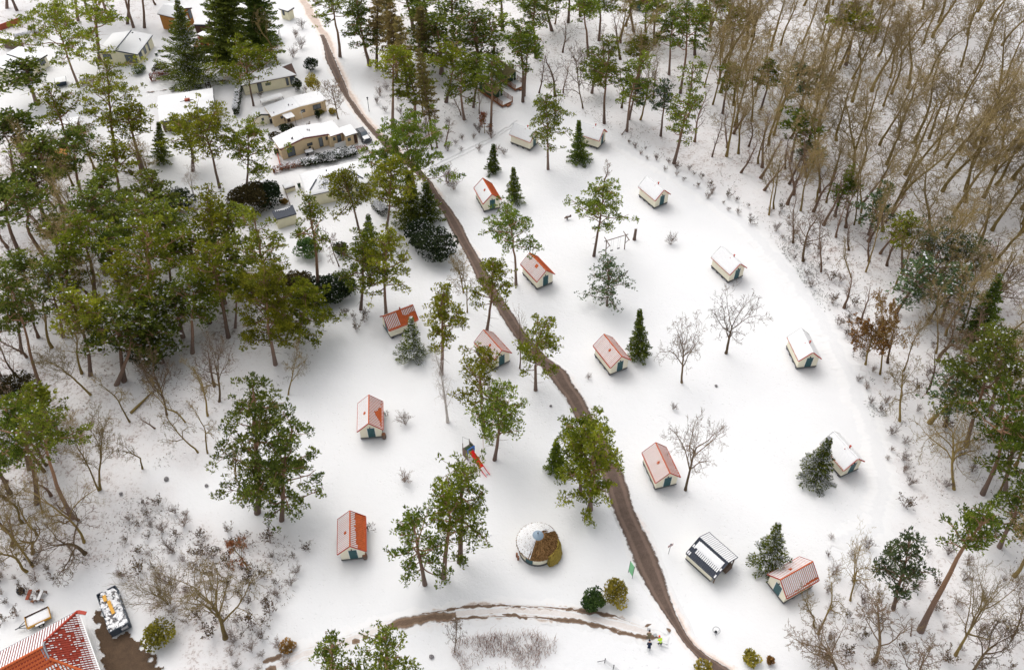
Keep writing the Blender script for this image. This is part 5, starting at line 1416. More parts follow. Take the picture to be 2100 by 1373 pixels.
sl = thing('slide_tower', 'playground slide with red chute, blue arch and wooden tower', 'slide', P, math.atan2(d.y, d.x))
HZ = 1.45
ch = MB()
k = 8
for i in range(k):
    x0, x1 = .1 + (Ls-.9) * i / k, .1 + (Ls-.9) * (i+1) / k
    z0, z1 = HZ * (1 - i/k) + .12, HZ * (1 - (i+1)/k) + .12
    for y0, y1, h in ((-.26, .26, 0),):
        ch.add([(x0,y0,z0),(x0,y1,z0),(x1,y1,z1),(x1,y0,z1),(x0,y0,z0-.05),(x0,y1,z0-.05),(x1,y1,z1-.05),(x1,y0,z1-.05)], [(3,2,1,0),(4,5,6,7),(0,1,5,4),(2,3,7,6),(1,2,6,5),(3,0,4,7)][0:6])
ch.build('chute', SLIDERED, sl)
for y in (-.29, .29):
    m = MB(); m.bar((.1,y,HZ+.2), (Ls-.8,y,.22), .05, .22); m.bar((Ls-.8,y,.22), (Ls-.05,y,.12), .05, .14); m.build('side_rail', SLIDERED, sl)
sm = MB(); snow_sheet(sm, lambda u, v: (Vector((Ls*.62 + Ls*.27*u, -.26+.52*v, max(.06, HZ*(1 - (Ls*.62 + Ls*.27*u - .1)/(Ls-.9)) + .125))), Vector((0,0,1))), 6, 3, .10, 4, lump=.02); sm.build('chute_snow', SNOW, sl)
m = MB(); m.box(-1.05, .1, -.55, .55, HZ-.02, HZ+.06); m.build('platform', OLDWOOD, sl)
for x in (-1.0, .05):
    for y in (-.55, .55): log(sl, 'post', (x, y, -.2), (x, y, 2.75 if x < 0 else 2.25), .06)
for y in (-.50, .50):
    m = MB()
    for i in range(5): m.bar((.14, y, HZ+.08), (.14, y, HZ+.1), .01)
    m = MB(); m.box(.10, .18, y-.10, y+.10, HZ+.05, HZ+.85); m.build('arch_side', SLIDEBLUE, sl)
m = MB(); m.box(.10, .18, -.6, .6, HZ+.851, HZ+1.05); m.build('arch_top', SLIDEBLUE, sl)
m = MB(); m.slab((-1.0,-.62,.1), (.0,-.62,.1), (.0,-.62,HZ+.3), (-1.0,-.62,HZ+.3), .06); m.build('climbing_wall', OLDWOOD, sl)
m = MB(); m.slab((-.95,.62,HZ), (.0,.62,HZ), (-.1,.62,HZ+.85), (-.85,.62,HZ+.85), .05); m.build('green_panel', CANVASGREEN, sl)
m = MB(); m.box(-.9, -.1, -.4, .4, HZ+.065, HZ+.10); m.build('rubber_mat', CANVASGREEN, sl)
log(sl, 'grab_rail', (-1.0,-.55,2.6), (-1.75,.0,2.9), .025, STEEL); log(sl, 'grab_rail', (-1.0,.55,2.6), (-1.75,.0,2.9), .025, STEEL)
log(sl, 'top_rail', (-1.0,.55,2.35), (.05,.55,2.2), .045)
P = G(1163, 449)
sp = thing('spring_rider', 'small dark wooden spring rider half buried in snow', 'spring rider', P, .5)
m = MB(); m.tube([(0,0,-.1),(0,0,.28)], .11, 8); m.build('spring', DARK, sp)
m = MB(); m.box(-.55,.55,-.09,.09,.28,.5); m.build('body', OLDWOOD, sp)
m = MB(); m.box(-.3,.1,-.17,.17,.505,.57); m.build('seat', DARKWOOD, sp)
for y in (-.25,.25):
    m = MB(); m.tube([(.25,0,.55),(.25,y,.62)], .03, 6); m.build('handle', DARK, sp)
m = MB(); m.slab((.35,-.12,.5),(.62,-.12,.5),(.62,-.12,.85),(.42,-.12,.8),.24); m.build('head', DARKWOOD, sp)
P, T = axis_from_pixels(1301,490,1302,467.5)
ts = thing('tree_stump', 'tall broken tree stump standing alone right of the swing', 'stump', P, 0)
m = MB(); hh = (T-P).z; m.tube([(0,0,-.2),(0,0,.3),(.02,.01,hh*.6),(.03,.0,hh)], [.36,.27,.24,.22], 10); m.build('trunk', PINEBARK, ts, True)
m = MB(); m.lathe([(.0,hh+.08),(.14,hh+.06),(.21,hh+.003)], 10); m.build('snow_cap', SNOW, ts, True)

for px, lab in (((749,1143), 'brown barrel at the right front corner of the solid orange roofed cabin'), ((788,897), 'grey brown barrel at the right front corner of the cabin beside two bare shrubs')):
    P = G(*px); t = thing('barrel', lab, 'barrel', P, 0)
    m = MB(); m.lathe([(.0,-.05),(.28,-.05),(.33,.4),(.28,.85),(.0,.85)], 14); m.build('body', OLDWOOD, t, True)
    m = MB(); m.lathe([(.0,.86),(.29,.855),(.2,.95),(.0,.98)], 14); m.build('lid', BROWNWOOD, t, True)
# ------------------------------------------------------------------ street furniture
P, T = axis_from_pixels(1371,1134,1380,1118); hh = T.z
sg = thing('sign_post', 'thin grey signpost with a small faded pink board, right of the road', 'sign', P, .5)
m = MB(); m.tube([(0,0,-.2),(0,0,2.0)], .04, 8); m.build('post', STEEL, sg)
m = MB(); m.box(-.38,.38,-.03,.03,1.75,2.2); m.build('board', PINKBOARD, sg); m = MB(); m.box(-.1,.1,-.06,.06,2.203,2.30); m.build('cap', DARK, sg)
P = G(757, 228)
lp = thing('street_lamp', 'black lantern street lamp on the far side of the road', 'lamp', P, 0)
m = MB(); m.tube([(0,0,-.2),(0,0,.5),(0,0,2.7)], [.08,.06,.045], 8); m.build('post', DARK, lp)
m = MB(); m.lathe([(.06,2.7),(.17,3.05),(.19,3.1),(.0,3.32)], 8); m.build('lantern', DARK, lp)
m = MB(); m.tube([(-.22,0,2.62),(.22,0,2.62)], .025, 6); m.build('ladder_bar', DARK, lp)
P = G(1467.5, 1296)
hp = thing('metal_hoop', 'round grey metal hoop stand on the snow right of the road', 'hoop', P, 0)
m = MB(); m.tube([(math.cos(t)*.42, math.sin(t)*.42, .62) for t in np.linspace(0, 6.283, 25)], .035, 6); m.build('hoop', STEEL, hp)
for t in (0.3, 2.4, 4.5):
    m = MB(); m.tube([(math.cos(t)*.42, math.sin(t)*.42, .62), (math.cos(t)*.36, math.sin(t)*.36, -.05)], .025, 5); m.build('leg', STEEL, hp)
m = MB(); m.lathe([(.0,.0),(.17,.02),(.17,.22),(.0,.26)], 10); m.build('pot', DARK, hp)
b0, b1 = G(1288.6,1172), G(1296.7,1184)
d = b1 - b0
bn = thing('banner_board', 'light green banner on two posts at the left edge of the road', 'banner', b0, math.atan2(d.y, d.x))
wB_ = d.length
for x in (0, wB_):
    m = MB(); m.tube([(x,0,-.2),(x,0,2.75)], .035, 6); m.build('post', DARK, bn)
m = MB(); m.box(.03, wB_-.03, -.02, .02, .35, 2.72); m.build('cloth', BANNER, bn)
def mesh_fence(p, n, dx, dy, label):
    P, Q = G(*p), G(p[0] + dx, p[1] + dy); d = (Q - P); L = d.length
    t = thing('wire_fence', label, 'fence', P, math.atan2(d.y, d.x))
    for i in range(n):
        m = MB(); m.tube([(i*L,0,-.1),(i*L,0,1.0)], .05, 7); m.tube([(i*L,0,1.003),(i*L,0,1.05)], .075, 7); m.build('post', DARK, t)
    w = MB()
    for i in range(n-1):
        for k in range(16): w.bar((i*L + L*(k+.5)/16, 0, .12), (i*L + L*(k+.5)/16, 0, .95), .008)
        for k in range(8): w.bar((i*L, 0, .12 + .83*k/7), ((i+1)*L, 0, .12 + .83*k/7), .008)
    stuff(w.build('wire_mesh', STEEL, t)); 
    m = MB(); m.bar((-.05,0,.5),(-.7,-.45,.0),.05); m.build('stay', DARK, t)
    return t
mesh_fence((1240, 1357.5), 4, 17.5, 13, 'low wire mesh fence with dark posts at the bottom edge of the meadow')

# ------------------------------------------------------------------ safari tents with wooden decks
def safari_tent(fl, fr, deck_far, label, wall=CANVASGREEN, roof=CANVASOLIVE, Ld=3.0, Lt=5.0):
    P, Q = G(*fl, .5), G(*fr, .5)
    X = (Q - P).normalized(); w = (Q - P).length; rot = math.atan2(X.y, X.x)
    t = thing('safari_tent', label, 'tent', (P.x, P.y, 0), rot, 'safari tents at the wood edge')
    m = MB(); m.box(-.3, w+.3, -Ld, Lt, .15, .48); m.build('deck', BROWNWOOD, t)
    sm = MB(); snow_sheet(sm, lambda u, v: (Vector((-.15 + (w+.3)*u, -Ld+.1 + (Ld-.2)*v, .483)), Vector((0,0,1))), 8, 8, .10, 3, lump=.02); sm.build('deck_snow', SNOW, t)
    m = MB(); v = [(0,0,.5),(w,0,.5),(w,0,2.3),(w/2,0,3.2),(0,0,2.3)]; v += [(x, Lt, z) for x, y, z in v]
    m.add(v, [(0,1,2,3,4),(9,8,7,6,5),(1,6,7,2),(5,0,4,9)]); m.build('canvas_wall', wall, t)
    for s in (-1, 1):
        A = [Vector((w/2 + s*(w/2+.5), -1.2, 2.15)), Vector((w/2 + s*(w/2+.5), Lt+.3, 2.15)), Vector((w/2, Lt+.3, 3.35)), Vector((w/2, -1.2, 3.35))]
        if s < 0: A = A[::-1]
        m = MB(); m.slab(*A, .05); m.build('canvas_roof', roof, t)
    for x in (-.25, w+.25):
        for z in (.75, 1.05, 1.35):
            m = MB(); m.bar((x, -Ld, z), (x, -.1, z), .05, .12); m.build('rail', BROWNWOOD, t)
        for y in (-Ld+.05, -Ld/2, -.1):
            m = MB(); m.box(x-.06, x+.06, y-.06, y+.06, .48, 1.5); m.build('rail_post', BROWNWOOD, t)
    for x in (w*.3, w*.7):
        m = MB(); m.tube([(x,-1.1,.5),(x,-1.1,2.5)], .05, 6); m.build('pole', WHITE, t)
    m = MB(); m.box(w*.3, w*.8, -Ld-.45, -Ld-.01, .02, .28); m.build('step', BROWNWOOD, t)
safari_tent((1013.5,203), (1030.5,195.5), None, 'green canvas tent on a wooden deck, the nearer of the two')
safari_tent((1041,170), (1058,163), None, 'green canvas tent on a wooden deck, the farther of the two')

# ------------------------------------------------------------------ car beside the carport
P, Q = G(757, 296), G(735, 268)
d = (P - Q); L_ = 4.4
cr = thing('parked_car', 'dark estate car with snowy windscreen parked beside the carport', 'car', (P + Q) / 2, math.atan2(d.y, d.x))
m = MB()
sec = [(-2.2,.55,.80),(-2.1,.5,1.0),(-1.5,.42,1.42),(.2,.42,1.46),(.95,.48,.98),(2.0,.5,.86),(2.2,.55,.62)]
def ring(x, hw_top, zt, zb=.28, w=.88):
    return [(x,-w,zb),(x,w,zb),(x,w,.72 if zt > .8 else zt*.8),(x,hw_top+.22,zt),(x,-hw_top-.22,zt),(x,-w,.72 if zt > .8 else zt*.8)]
vs = []
for x, hwt, zt in sec: vs += ring(x, hwt, zt)
fs = []
for i in range(len(sec)-1):
    for j in range(6): fs.append((i*6+j, (i+1)*6+j, (i+1)*6+(j+1)%6, i*6+(j+1)%6))
fs += [(0,1,2,3,4,5), tuple(len(vs)-1-k for k in range(6))]
m.add(vs, fs); m.build('body', CARPAINT, cr)
for x in (-1.35, 1.4):
    for y in (-.86, .86):
        m = MB(); m.tube([(x,y-.1,.31),(x,y+.1,.31)], .32, 16); w_ = m.build('wheel', RUBBER, cr)
        m = MB(); m.tube([(x,y-.11,.31),(x,y+.11,.31)], .19, 10); m.build('rim', STEEL, w_)
for s in (-1, 1):
    m = MB(); m.slab((-1.7,s*.80,.98),(.7,s*.80,.98),(.1,s*.675,1.36),(-1.4,s*.675,1.36), .02 if s < 0 else -.02); m.build('side_window', GLASS, cr)
    m = MB(); m.box(.55,.75, s*.98-.1, s*.98+.1, .95, 1.08); m.build('mirror', CARPAINT, cr)
    m = MB(); m.box(2.0,2.19, s*.68-.14, s*.68+.14, .62,.76); m.build('headlight', STEEL, cr)
    m = MB(); m.bar((-1.5,s*.58,1.52),(.1,s*.58,1.55),.04); m.build('roof_rail', STEEL, cr)
m = MB(); m.slab((.96,-.66,1.02),(.96,.66,1.02),(.25,.6,1.47),(.25,-.6,1.47),.02); m.build('windscreen', GLASS, cr)
sm = MB(); snow_sheet(sm, lambda u, v: (Vector((.9+1.1*u, -.6+1.2*v, 1.0-.13*u)), Vector((0,0,1))), 6, 6, .07, 3, lump=.04); sm.build('bonnet_snow', SNOW, cr)

# ------------------------------------------------------------------ garden things by the chalets
def in_frame(t_loc, rot, x, y): return Vector((t_loc[0] + math.cos(rot)*x - math.sin(rot)*y, t_loc[1] + math.sin(rot)*x + math.cos(rot)*y, 0))
def garden_table(px, rot, label, L=1.7, W=1.0):
    P = G(*px); t = thing('garden_table', label, 'table', P, rot)
    m = MB(); m.box(-L/2, L/2, -W/2, W/2, .68, .74); m.build('top', WHITE, t)
    for x in (-L/2+.1, L/2-.1):
        for y in (-W/2+.1, W/2-.1):
            m = MB(); m.box(x-.04,x+.04,y-.04,y+.04,-.05,.679); m.build('leg', DARK, t)
    sm = MB(); snow_sheet(sm, lambda u, v: (Vector((-L/2+L*u, -W/2+W*v, .743)), Vector((0,0,1))), 8, 6, .15, 3, lump=.04); sm.build('top_snow', SNOW, t)
def chair(px, rot, label):
    P = G(*px); t = thing('garden_chair', label, 'chair', P, rot, 'garden chairs round the patio table')
    m = MB(); m.box(-.24,.24,-.24,.24,.40,.45); m.build('seat', DARK, t)
    m = MB(); m.box(-.24,.24,.19,.25,.451,1.0); m.build('backrest', DARK, t)
    for x in (-.2,.2):
        for y in (-.2,.2):
            m = MB(); m.box(x-.025,x+.025,y-.025,y+.025,-.05,.399); m.build('leg', DARK, t)
    sm = MB(); snow_sheet(sm, lambda u, v: (Vector((-.23+.46*u,-.2+.37*v,.453)), Vector((0,0,1))), 4, 4, .1, 3, lump=.03); sm.build('seat_snow', SNOW, t)
rA = tA.rotation_euler.z
garden_table((634.5,316), rA, 'patio table under snow in front of the maroon edged chalet', 1.5, 1.1)
for k, (px, r, l) in enumerate([((628.5,315),rA+1.6,'left of the table'), ((641.5,312.5),rA-1.6,'right of the table'), ((637.5,310.5),rA,'behind the table'), ((631,321),rA+3.1,'in front of the table')]):
    chair(px, r, 'snow covered patio chair at the maroon edged chalet, ' + l)
garden_table((558,207), rA, 'long snow covered table between two chalets, dark at one edge', 4.6, 1.5)
def bin_(px, label, mat=DARK, s=.55, h=1.0):
    P = G(*px); t = thing('wheelie_bin', label, 'bin', P, .4)
    m = MB(); m.add([(-s*.42,-s*.42,.05),(s*.42,-s*.42,.05),(s*.42,s*.42,.05),(-s*.42,s*.42,.05),(-s*.5,-s*.5,h),(s*.5,-s*.5,h),(s*.5,s*.5,h),(-s*.5,s*.5,h)], [(3,2,1,0),(4,5,6,7),(0,1,5,4),(1,2,6,5),(2,3,7,6),(3,0,4,7)]); m.build('body', mat, t)
    m = MB(); m.box(-s*.53,s*.53,-s*.55,s*.53,h+.003,h+.06); m.build('lid', mat, t)
    sm = MB(); snow_sheet(sm, lambda u, v: (Vector((-s*.5+s*u,-s*.5+s*v,h+.063)), Vector((0,0,1))), 4, 4, .12, 3, lump=.03); sm.build('lid_snow', SNOW, t)
bin_((567,314), 'dark bin at the left end of the maroon edged chalet', DARK, .8, 1.1)
bin_((614,383), 'green bin left of the tile patch chalet', CANVASGREEN, .55, .9)
bin_((520,248), 'dark blue bin beside the cream garden shed', NAVY, .6, .9)
bin_((557,252), 'black bin between the cream shed and the awning chalet', DARK, .6, 1.0)
bin_((321,113), 'left of two small dark green tubs by the blue fascia chalet', CANVASGREEN, .6, .5)
bin_((327,106), 'right of two small dark green tubs by the blue fascia chalet', CANVASGREEN, .6, .5)
bin_((127,172), 'dark blue covered container under a pine on the left', NAVY, 2.2, .9)
P = G(587, 258); ps = thing('garden_parasol', 'closed thin parasol pole in front of the awning chalet', 'parasol', P, 0)
P = G(622, 250); pt = thing('flag_pole', 'white pole with a small cross arm in front of the awning chalet', 'pole', P, rA)
m = MB(); m.tube([(0,0,-.1),(0,0,2.6)], .04, 6); m.build('pole', WHITE, pt); m = MB(); m.bar((-.5,0,2.1),(.4,0,2.3),.05); m.build('arm', WHITE, pt)
m = MB(); m.tube([(0,0,-.1),(0,0,2.2)], .025, 6); m.build('pole', DARK, ps); m = MB(); m.lathe([(.05,1.1),(.14,1.2),(.03,2.15)], 8); m.build('cloth', OLDWOOD, ps)
def low_wall(a, b, h, w, mat, label, name='garden_wall', cat='wall', snow=True):
    P, Q = G(*a), G(*b); d = Q - P; L = d.length
    t = thing(name, label, cat, P, math.atan2(d.y, d.x))
    m = MB(); m.box(0, L, -w/2, w/2, -.1, h); m.build('body', mat, t)
    if snow:
        sm = MB(); snow_sheet(sm, lambda u, v: (Vector((L*u,-w/2+w*v,h+.003)), Vector((0,0,1))), max(4, int(L*2)), 2, .1, 3, lump=.03); sm.build('snow_cap', SNOW, t)
low_wall((610,333), (668,314), .35, .25, OLDWOOD, 'low edge of the snowy patio at the maroon edged chalet')
low_wall((687,303.5), (710,296), .9, .08, WHITE, 'short white railing beside the carport', 'railing', 'railing', False)
low_wall((571,324), (577,347), 1.1, .18, BRICKRED, 'short red brown fence panel beside the maroon edged chalet', 'garden_fence', 'fence', False)
low_wall((584,389), (595,420), .25, .1, OLDWOOD, 'thin garden edging running down from the storage chest', 'garden_edging', 'edging', False)
low_wall((410,122), (425,92), .9, .1, DARK, 'dark slatted garden fence beside the copper hedge', 'garden_fence', 'fence', False)
low_wall((0,62), (44,46), 1.2, .2, BRICKRED, 'red brown fence in the top left corner', 'garden_fence', 'fence', False)

# ------------------------------------------------------------------ hedges and bushes
PINE_COLS['larch'] = (np.array([0.33, 0.26, 0.09]), np.array([0.19, 0.15, 0.06]))
PINE_COLS['fir'] = (np.array([0.200, 0.235, 0.040]), np.array([0.080, 0.115, 0.030]))
COPPER = (np.array([0.44, 0.180, 0.085]), np.array([0.230, 0.090, 0.048]))
BRONZE = (np.array([0.48, 0.28, 0.085]), np.array([0.260, 0.150, 0.055]))
REDTWIG = (np.array([0.20, 0.085, 0.060]), np.array([0.100, 0.045, 0.035]))
OLIVEB = (np.array([0.50, 0.42, 0.070]), np.array([0.24, 0.215, 0.045]))
GREENB = (np.array([0.15, 0.22, 0.060]), np.array([0.055, 0.10, 0.036]))
DARKB = (np.array([0.075, 0.098, 0.042]), np.array([0.026, 0.042, 0.024]))
BROWNB = (np.array([0.120, 0.100, 0.040]), np.array([0.050, 0.045, 0.022]))
def hedge(a, b, h, w, cols, label, snow=.25, name='hedge', dens=55, group=None):
    P, Q = G(*a), G(*b); d = Q - P; L = d.length
    t = thing(name, label, 'hedge', P, math.atan2(d.y, d.x), group)
    rs = np.random.RandomState(abs(hash(label)) % 9999 if False else len(label) * 31 + int(a[0]))
    n = int(dens * (2 * L * h + L * w + 2 * w * h))
    p = rs.uniform(0, 1, (n, 3)) * np.array([L, w, h]) - np.array([0, w / 2, 0])
    f = rs.randint(0, 5, n)
    p[f == 0, 1] = -w / 2; p[f == 1, 1] = w / 2; p[(f == 2) | (f == 3), 2] = h; p[f == 4, 0] = np.where(rs.rand((f == 4).sum()) < .5, 0, L)
    p += rs.normal(0, .07, (n, 3)); p[:, 2] = np.maximum(p[:, 2], .05)
    mixv = rs.rand(n, 1); col = cols[1] + (cols[0] - cols[1]) * mixv
    sn = (rs.rand(n) < snow * 1.6) & (p[:, 2] > h * .85)
    V, Q_, Cc = join_np([blades(rs, p[~sn], rs.normal(0, 1, ((~sn).sum(), 3)), .20, .13, col[~sn], .2, .5, 2),
                         blades(rs, p[sn] + np.array([0, 0, .07]), rs.normal(0, 1, (sn.sum(), 3)) * np.array([1, 1, .3]), .28, .22, np.tile(SNOWLEAF, (sn.sum(), 1)), .03, .2, 2)])
    link('leaves', mesh_np('hedge_leaves', V, Q_, [DEADLEAF], cols=Cc), t)
    out = []
    for i in range(int(L * 3) + 2):
        x = rs.uniform(0, L); y = rs.uniform(-w * .3, w * .3)
        out.append((np.array([[x, y, -.1], [x + rs.normal(0, .1), y + rs.normal(0, .1), h * .5], [x + rs.normal(0, .15), y + rs.normal(0, .15), h * .92]]), np.array([.03, .02, .01]), 4))
    link('stems', mesh_np('hedge_stems', *tubes_np(out), [TWIG]), t)
    return t
hedge((311,166), (366,153), 1.5, .9, COPPER, 'clipped copper brown hedge in front of the big dark spruce', .15)
hedge((402,116), (414,86), 1.4, 1.0, COPPER, 'short copper brown hedge beside the dark slatted fence', .05)
hedge((562,352), (752,306), .8, .9, COPPER, 'long low copper brown hedge between two chalets', .10)
hedge((575,346), (622,337), .7, 1.0, BROWNB, 'first of the snowy shrubs along the maroon edged chalet, brownish', .5, 'shrub_row')
hedge((168,172), (205,166), .9, .8, COPPER, 'low red brown hedge under a pine near the cream chalet', .6)
hedge((448,262), (430,185), 1.8, .8, BROWNB, 'olive brown hedge at the right end of the brick chimney chalet', .05)
hedge((35,86), (95,74), 1.5, .9, OLIVEB, 'snow topped olive hedge behind the cream annex', .6)
hedge((485,235), (496,170), 1.7, .9, DARKB, 'dark green hedge along the left end of the hipped pale chalet', .3)
hedge((760,395), (770,372), 1.6, .9, OLIVEB, 'short olive hedge right of the tile patch chalet', .15)
hedge((770,423), (790,440), 1.3, 1.5, DARKB, 'dark hedge block topped by a thick round snow cap', .9)
def bush(px, h, R, cols, label, snow=.1, seed=None, bl=(.26,.17), name='evergreen_bush'):
    s = make_bush(seed or int(px[0] * 7 + px[1]), h, R, 'green', snow, cols=cols, bl=bl)
    return plant(name, s, px[0], px[1], h=h, label=label, cat='bush')
bush((1216,1238), 2.3, 1.45, GREENB, 'round dark green bush left of the olive bush near the road fork', 0.0)
bush((1262,1225), 2.7, 1.75, OLIVEB, 'olive green bush beside the green banner', .06)
bush((635,522), 2.9, 2.3, GREENB, 'round clipped green bush behind a tall pine trunk', .05)
bush((331,1308), 2.5, 1.95, OLIVEB, 'round olive bush speckled with snow, right of the steel skip', .10)
bush((1539,1353), 1.2, .95, OLIVEB, 'small olive bush on the meadow, right of the road near the bottom edge', .12)
bush((1441,1372), 1.2, .9, OLIVEB, 'small olive bush at the bottom edge beside the road', .12)
bush((1578,1356), 1.0, .4, BRONZE, 'tiny brown leaved shrub near the bottom edge, right of the small olive bush', .0)
bush((287,149), 1.6, 1.5, GREENB, 'round clipped bush with a cap of snow in front of the blue fascia chalet', .45)
bush((330,147), 1.7, 1.9, BROWNB, 'loose snowy bush behind the clipped copper hedge', .3)
bush((640,143), 2.6, 1.4, DARKB, 'dark snowy bush beside the road bend', .25)
bush((647,190), 4.2, 1.5, OLIVEB, 'tall olive green conifer shrub beside the road', .05)
bush((611,185), 2.8, .9, DARKB, 'dark shrub at the right corner of the hipped pale chalet', .2)
bush((652,243), 1.8, .55, DARKB, 'narrow dark conifer in front of the awning chalet window', .1)
bush((683,232), .9, .8, OLIVEB, 'low olive bush right of the awning chalet', .1)
bush((585,270), 1.5, 1.0, DARKB, 'dark snowy bush between the awning chalet and the maroon edged chalet', .2)
bush((598,268), 1.3, .8, BROWNB, 'brownish bush between the awning chalet and the maroon edged chalet', .1)
bush((563,283), 1.0, 1.2, BROWNB, 'pale brown twiggy bush at the corner of the maroon edged chalet', .2)
for k, (x, y, r) in enumerate([(631,337,1.35),(648,334,1.0),(662,330,1.45),(677,326,1.5),(693,322,1.5),(708,319,1.4),(722,316,1.2)]):
    bush((x, y), 1.3, r, DARKB, ['first','second','third','fourth','fifth','sixth','seventh'][k] + ' from the left of the snow laden shrubs between the two chalets', .75, name='snowy_shrub')['group'] = 'snow laden shrubs between two chalets'
bush((893,525), 5.2, 4.0, DARKB, 'large dark snow speckled bush at the road edge', .16, bl=(.34,.2))
bush((862,500), 4.6, 2.8, DARKB, 'dark snow speckled bush left of the large one at the road edge', .12, bl=(.34,.2))
bush((655,615), 3.6, 3.2, DARKB, 'dark rhododendron bush at the foot of the leaning garden pine', .06, bl=(.34,.2))
bush((700,600), 3.2, 3.0, DARKB, 'dark rhododendron bush below the garden pines, right of another like it', .06, bl=(.34,.2))
bush((615,600), 3.4, 2.8, BROWNB, 'brown green bush behind the bright crowned pines', .03, bl=(.34,.2))
bush((520,432), 5.0, 4.3, BROWNB, 'huge rounded brown green conifer left of the tile patch chalet', .02, bl=(.34,.2))
bush((556,420), 4.2, 2.8, DARKB, 'dark green conifer beside the huge rounded brown one', .03, bl=(.34,.2))
bush((370,425), 3.2, 2.8, DARKB, 'dark snowy bush beside the small white roof in the left wood', .22, bl=(.34,.2))
bush((125,345), 2.2, 2.0, BRONZE, 'bronze brown bush among the pines on the left', .05)
bush((40,810), 3.0, 3.2, BROWNB, 'dark brown bush under the pines at the left edge', .1)
bush((305,740), 4.5, 2.8, DARKB, 'dark evergreen bush at the lower edge of the left wood', .12)
bush((118,350), 2.2, 1.6, OLIVEB, 'olive bush beside the low brown roofed shed', .1)
bush((700,520), 2.2, 1.2, DARKB, 'dark column shaped bush left of the small snowy spruce', .05)
bush((583,416), .7, .7, BRONZE, 'tiny orange brown bush above the navy roofed shed', .0)
bush((590,1330), 1.0, .9, BRONZE, 'small bronze bush near the bottom edge left of the track', .1)
bush((655,232), .6, .8, OLIVEB, 'low yellowish plant in front of the awning chalet', .1)
# copper beech that kept its leaves, at the right wood edge
def leafy_tree(px, top, w, label, cols, snow, seed, n=5200, group=None):
    b, tp = axis_from_pixels(*px, *top); H = (tp - b).length; R = w / 2 * depth(b + (tp - b) * .6) / FPX
    s = make_bare(seed, H, OAK, MOSSBARK)
    rs = np.random.RandomState(seed)
    me = s['crown']; V = np.empty(len(me.vertices) * 3, dtype=np.float32); me.vertices.foreach_get('co', V); V = V.reshape(-1, 3)
    V = V[V[:, 2] > H * .12]; P = V[rs.randint(0, len(V), n)] + rs.normal(0, .12, (n, 3))
    col = cols[1] + (cols[0] - cols[1]) * rs.rand(n, 1); sn = rs.rand(n) < snow
    v, q, c = join_np([blades(rs, P[~sn], rs.normal(0, 1, ((~sn).sum(), 3)), .26, .17, col[~sn], .2, .6, 2), blades(rs, P[sn], rs.normal(0, 1, (sn.sum(), 3)) * np.array([1, 1, .3]), .26, .18, np.tile(SNOWLEAF, (sn.sum(), 1)), .03, .3, 2)])
    s['leaves'] = mesh_np('dead_leaf_crown', v, q, [DEADLEAF], cols=c)
    return plant('beech_tree', s, *px, *top, w, label=label, group=group)
leafy_tree((1805,765), (1838,595), 105, 'copper leaved beech at the right wood edge, the upper of two', BRONZE, .04, 51)
leafy_tree((1775,745), (1785,640), 95, 'low copper leaved beech spreading to the meadow edge, the lower of two', BRONZE, .05, 52)
leafy_tree((994,272), (993,232), 32, 'small copper leaved sapling at the far end of the meadow', COPPER, 0, 53, 700)
leafy_tree((508,1165), (497,1095), 75, 'small tree with red brown leaves in the lower left scrub', COPPER, 0, 54, 800)

# ------------------------------------------------------------------ conifers
ORD = ['first','second','third','fourth','fifth','sixth','seventh','eighth','ninth','tenth','eleventh','twelfth','thirteenth','fourteenth','fifteenth','sixteenth']
POOL = {}
def dims(bx, by, tx, ty, w):
    b, t = axis_from_pixels(bx, by, tx, ty); H = (t - b).length
    return H, w / 2 * depth(b + (t - b) * .75) / FPX
def pine(seed, bx, by, tx, ty, w, cl, hue, snow, label, unique=True, dens=1.0, group=None, bark=None):
    H, R = dims(bx, by, tx, ty, w * 1.08)
    if unique: s = make_pine(seed, H, R, cl, hue, snow, dens, bark)
    else:
        hq, cq = min((9, 13, 17, 21), key=lambda q: abs(q - H)), min((.38, .55, .75), key=lambda q: abs(q - cl))
        k = (hq, cq, hue, snow > .09, seed % 2)
        if k not in POOL: POOL[k] = make_pine(900 + len(POOL), hq, hq * .2, cq, hue, .13 if snow > .09 else .045, dens, bark)
        s = POOL[k]
    return plant('pine_tree', s, bx, by, tx, ty, w, label=label, group=group, spin=(seed * 2.39) % 6.28)
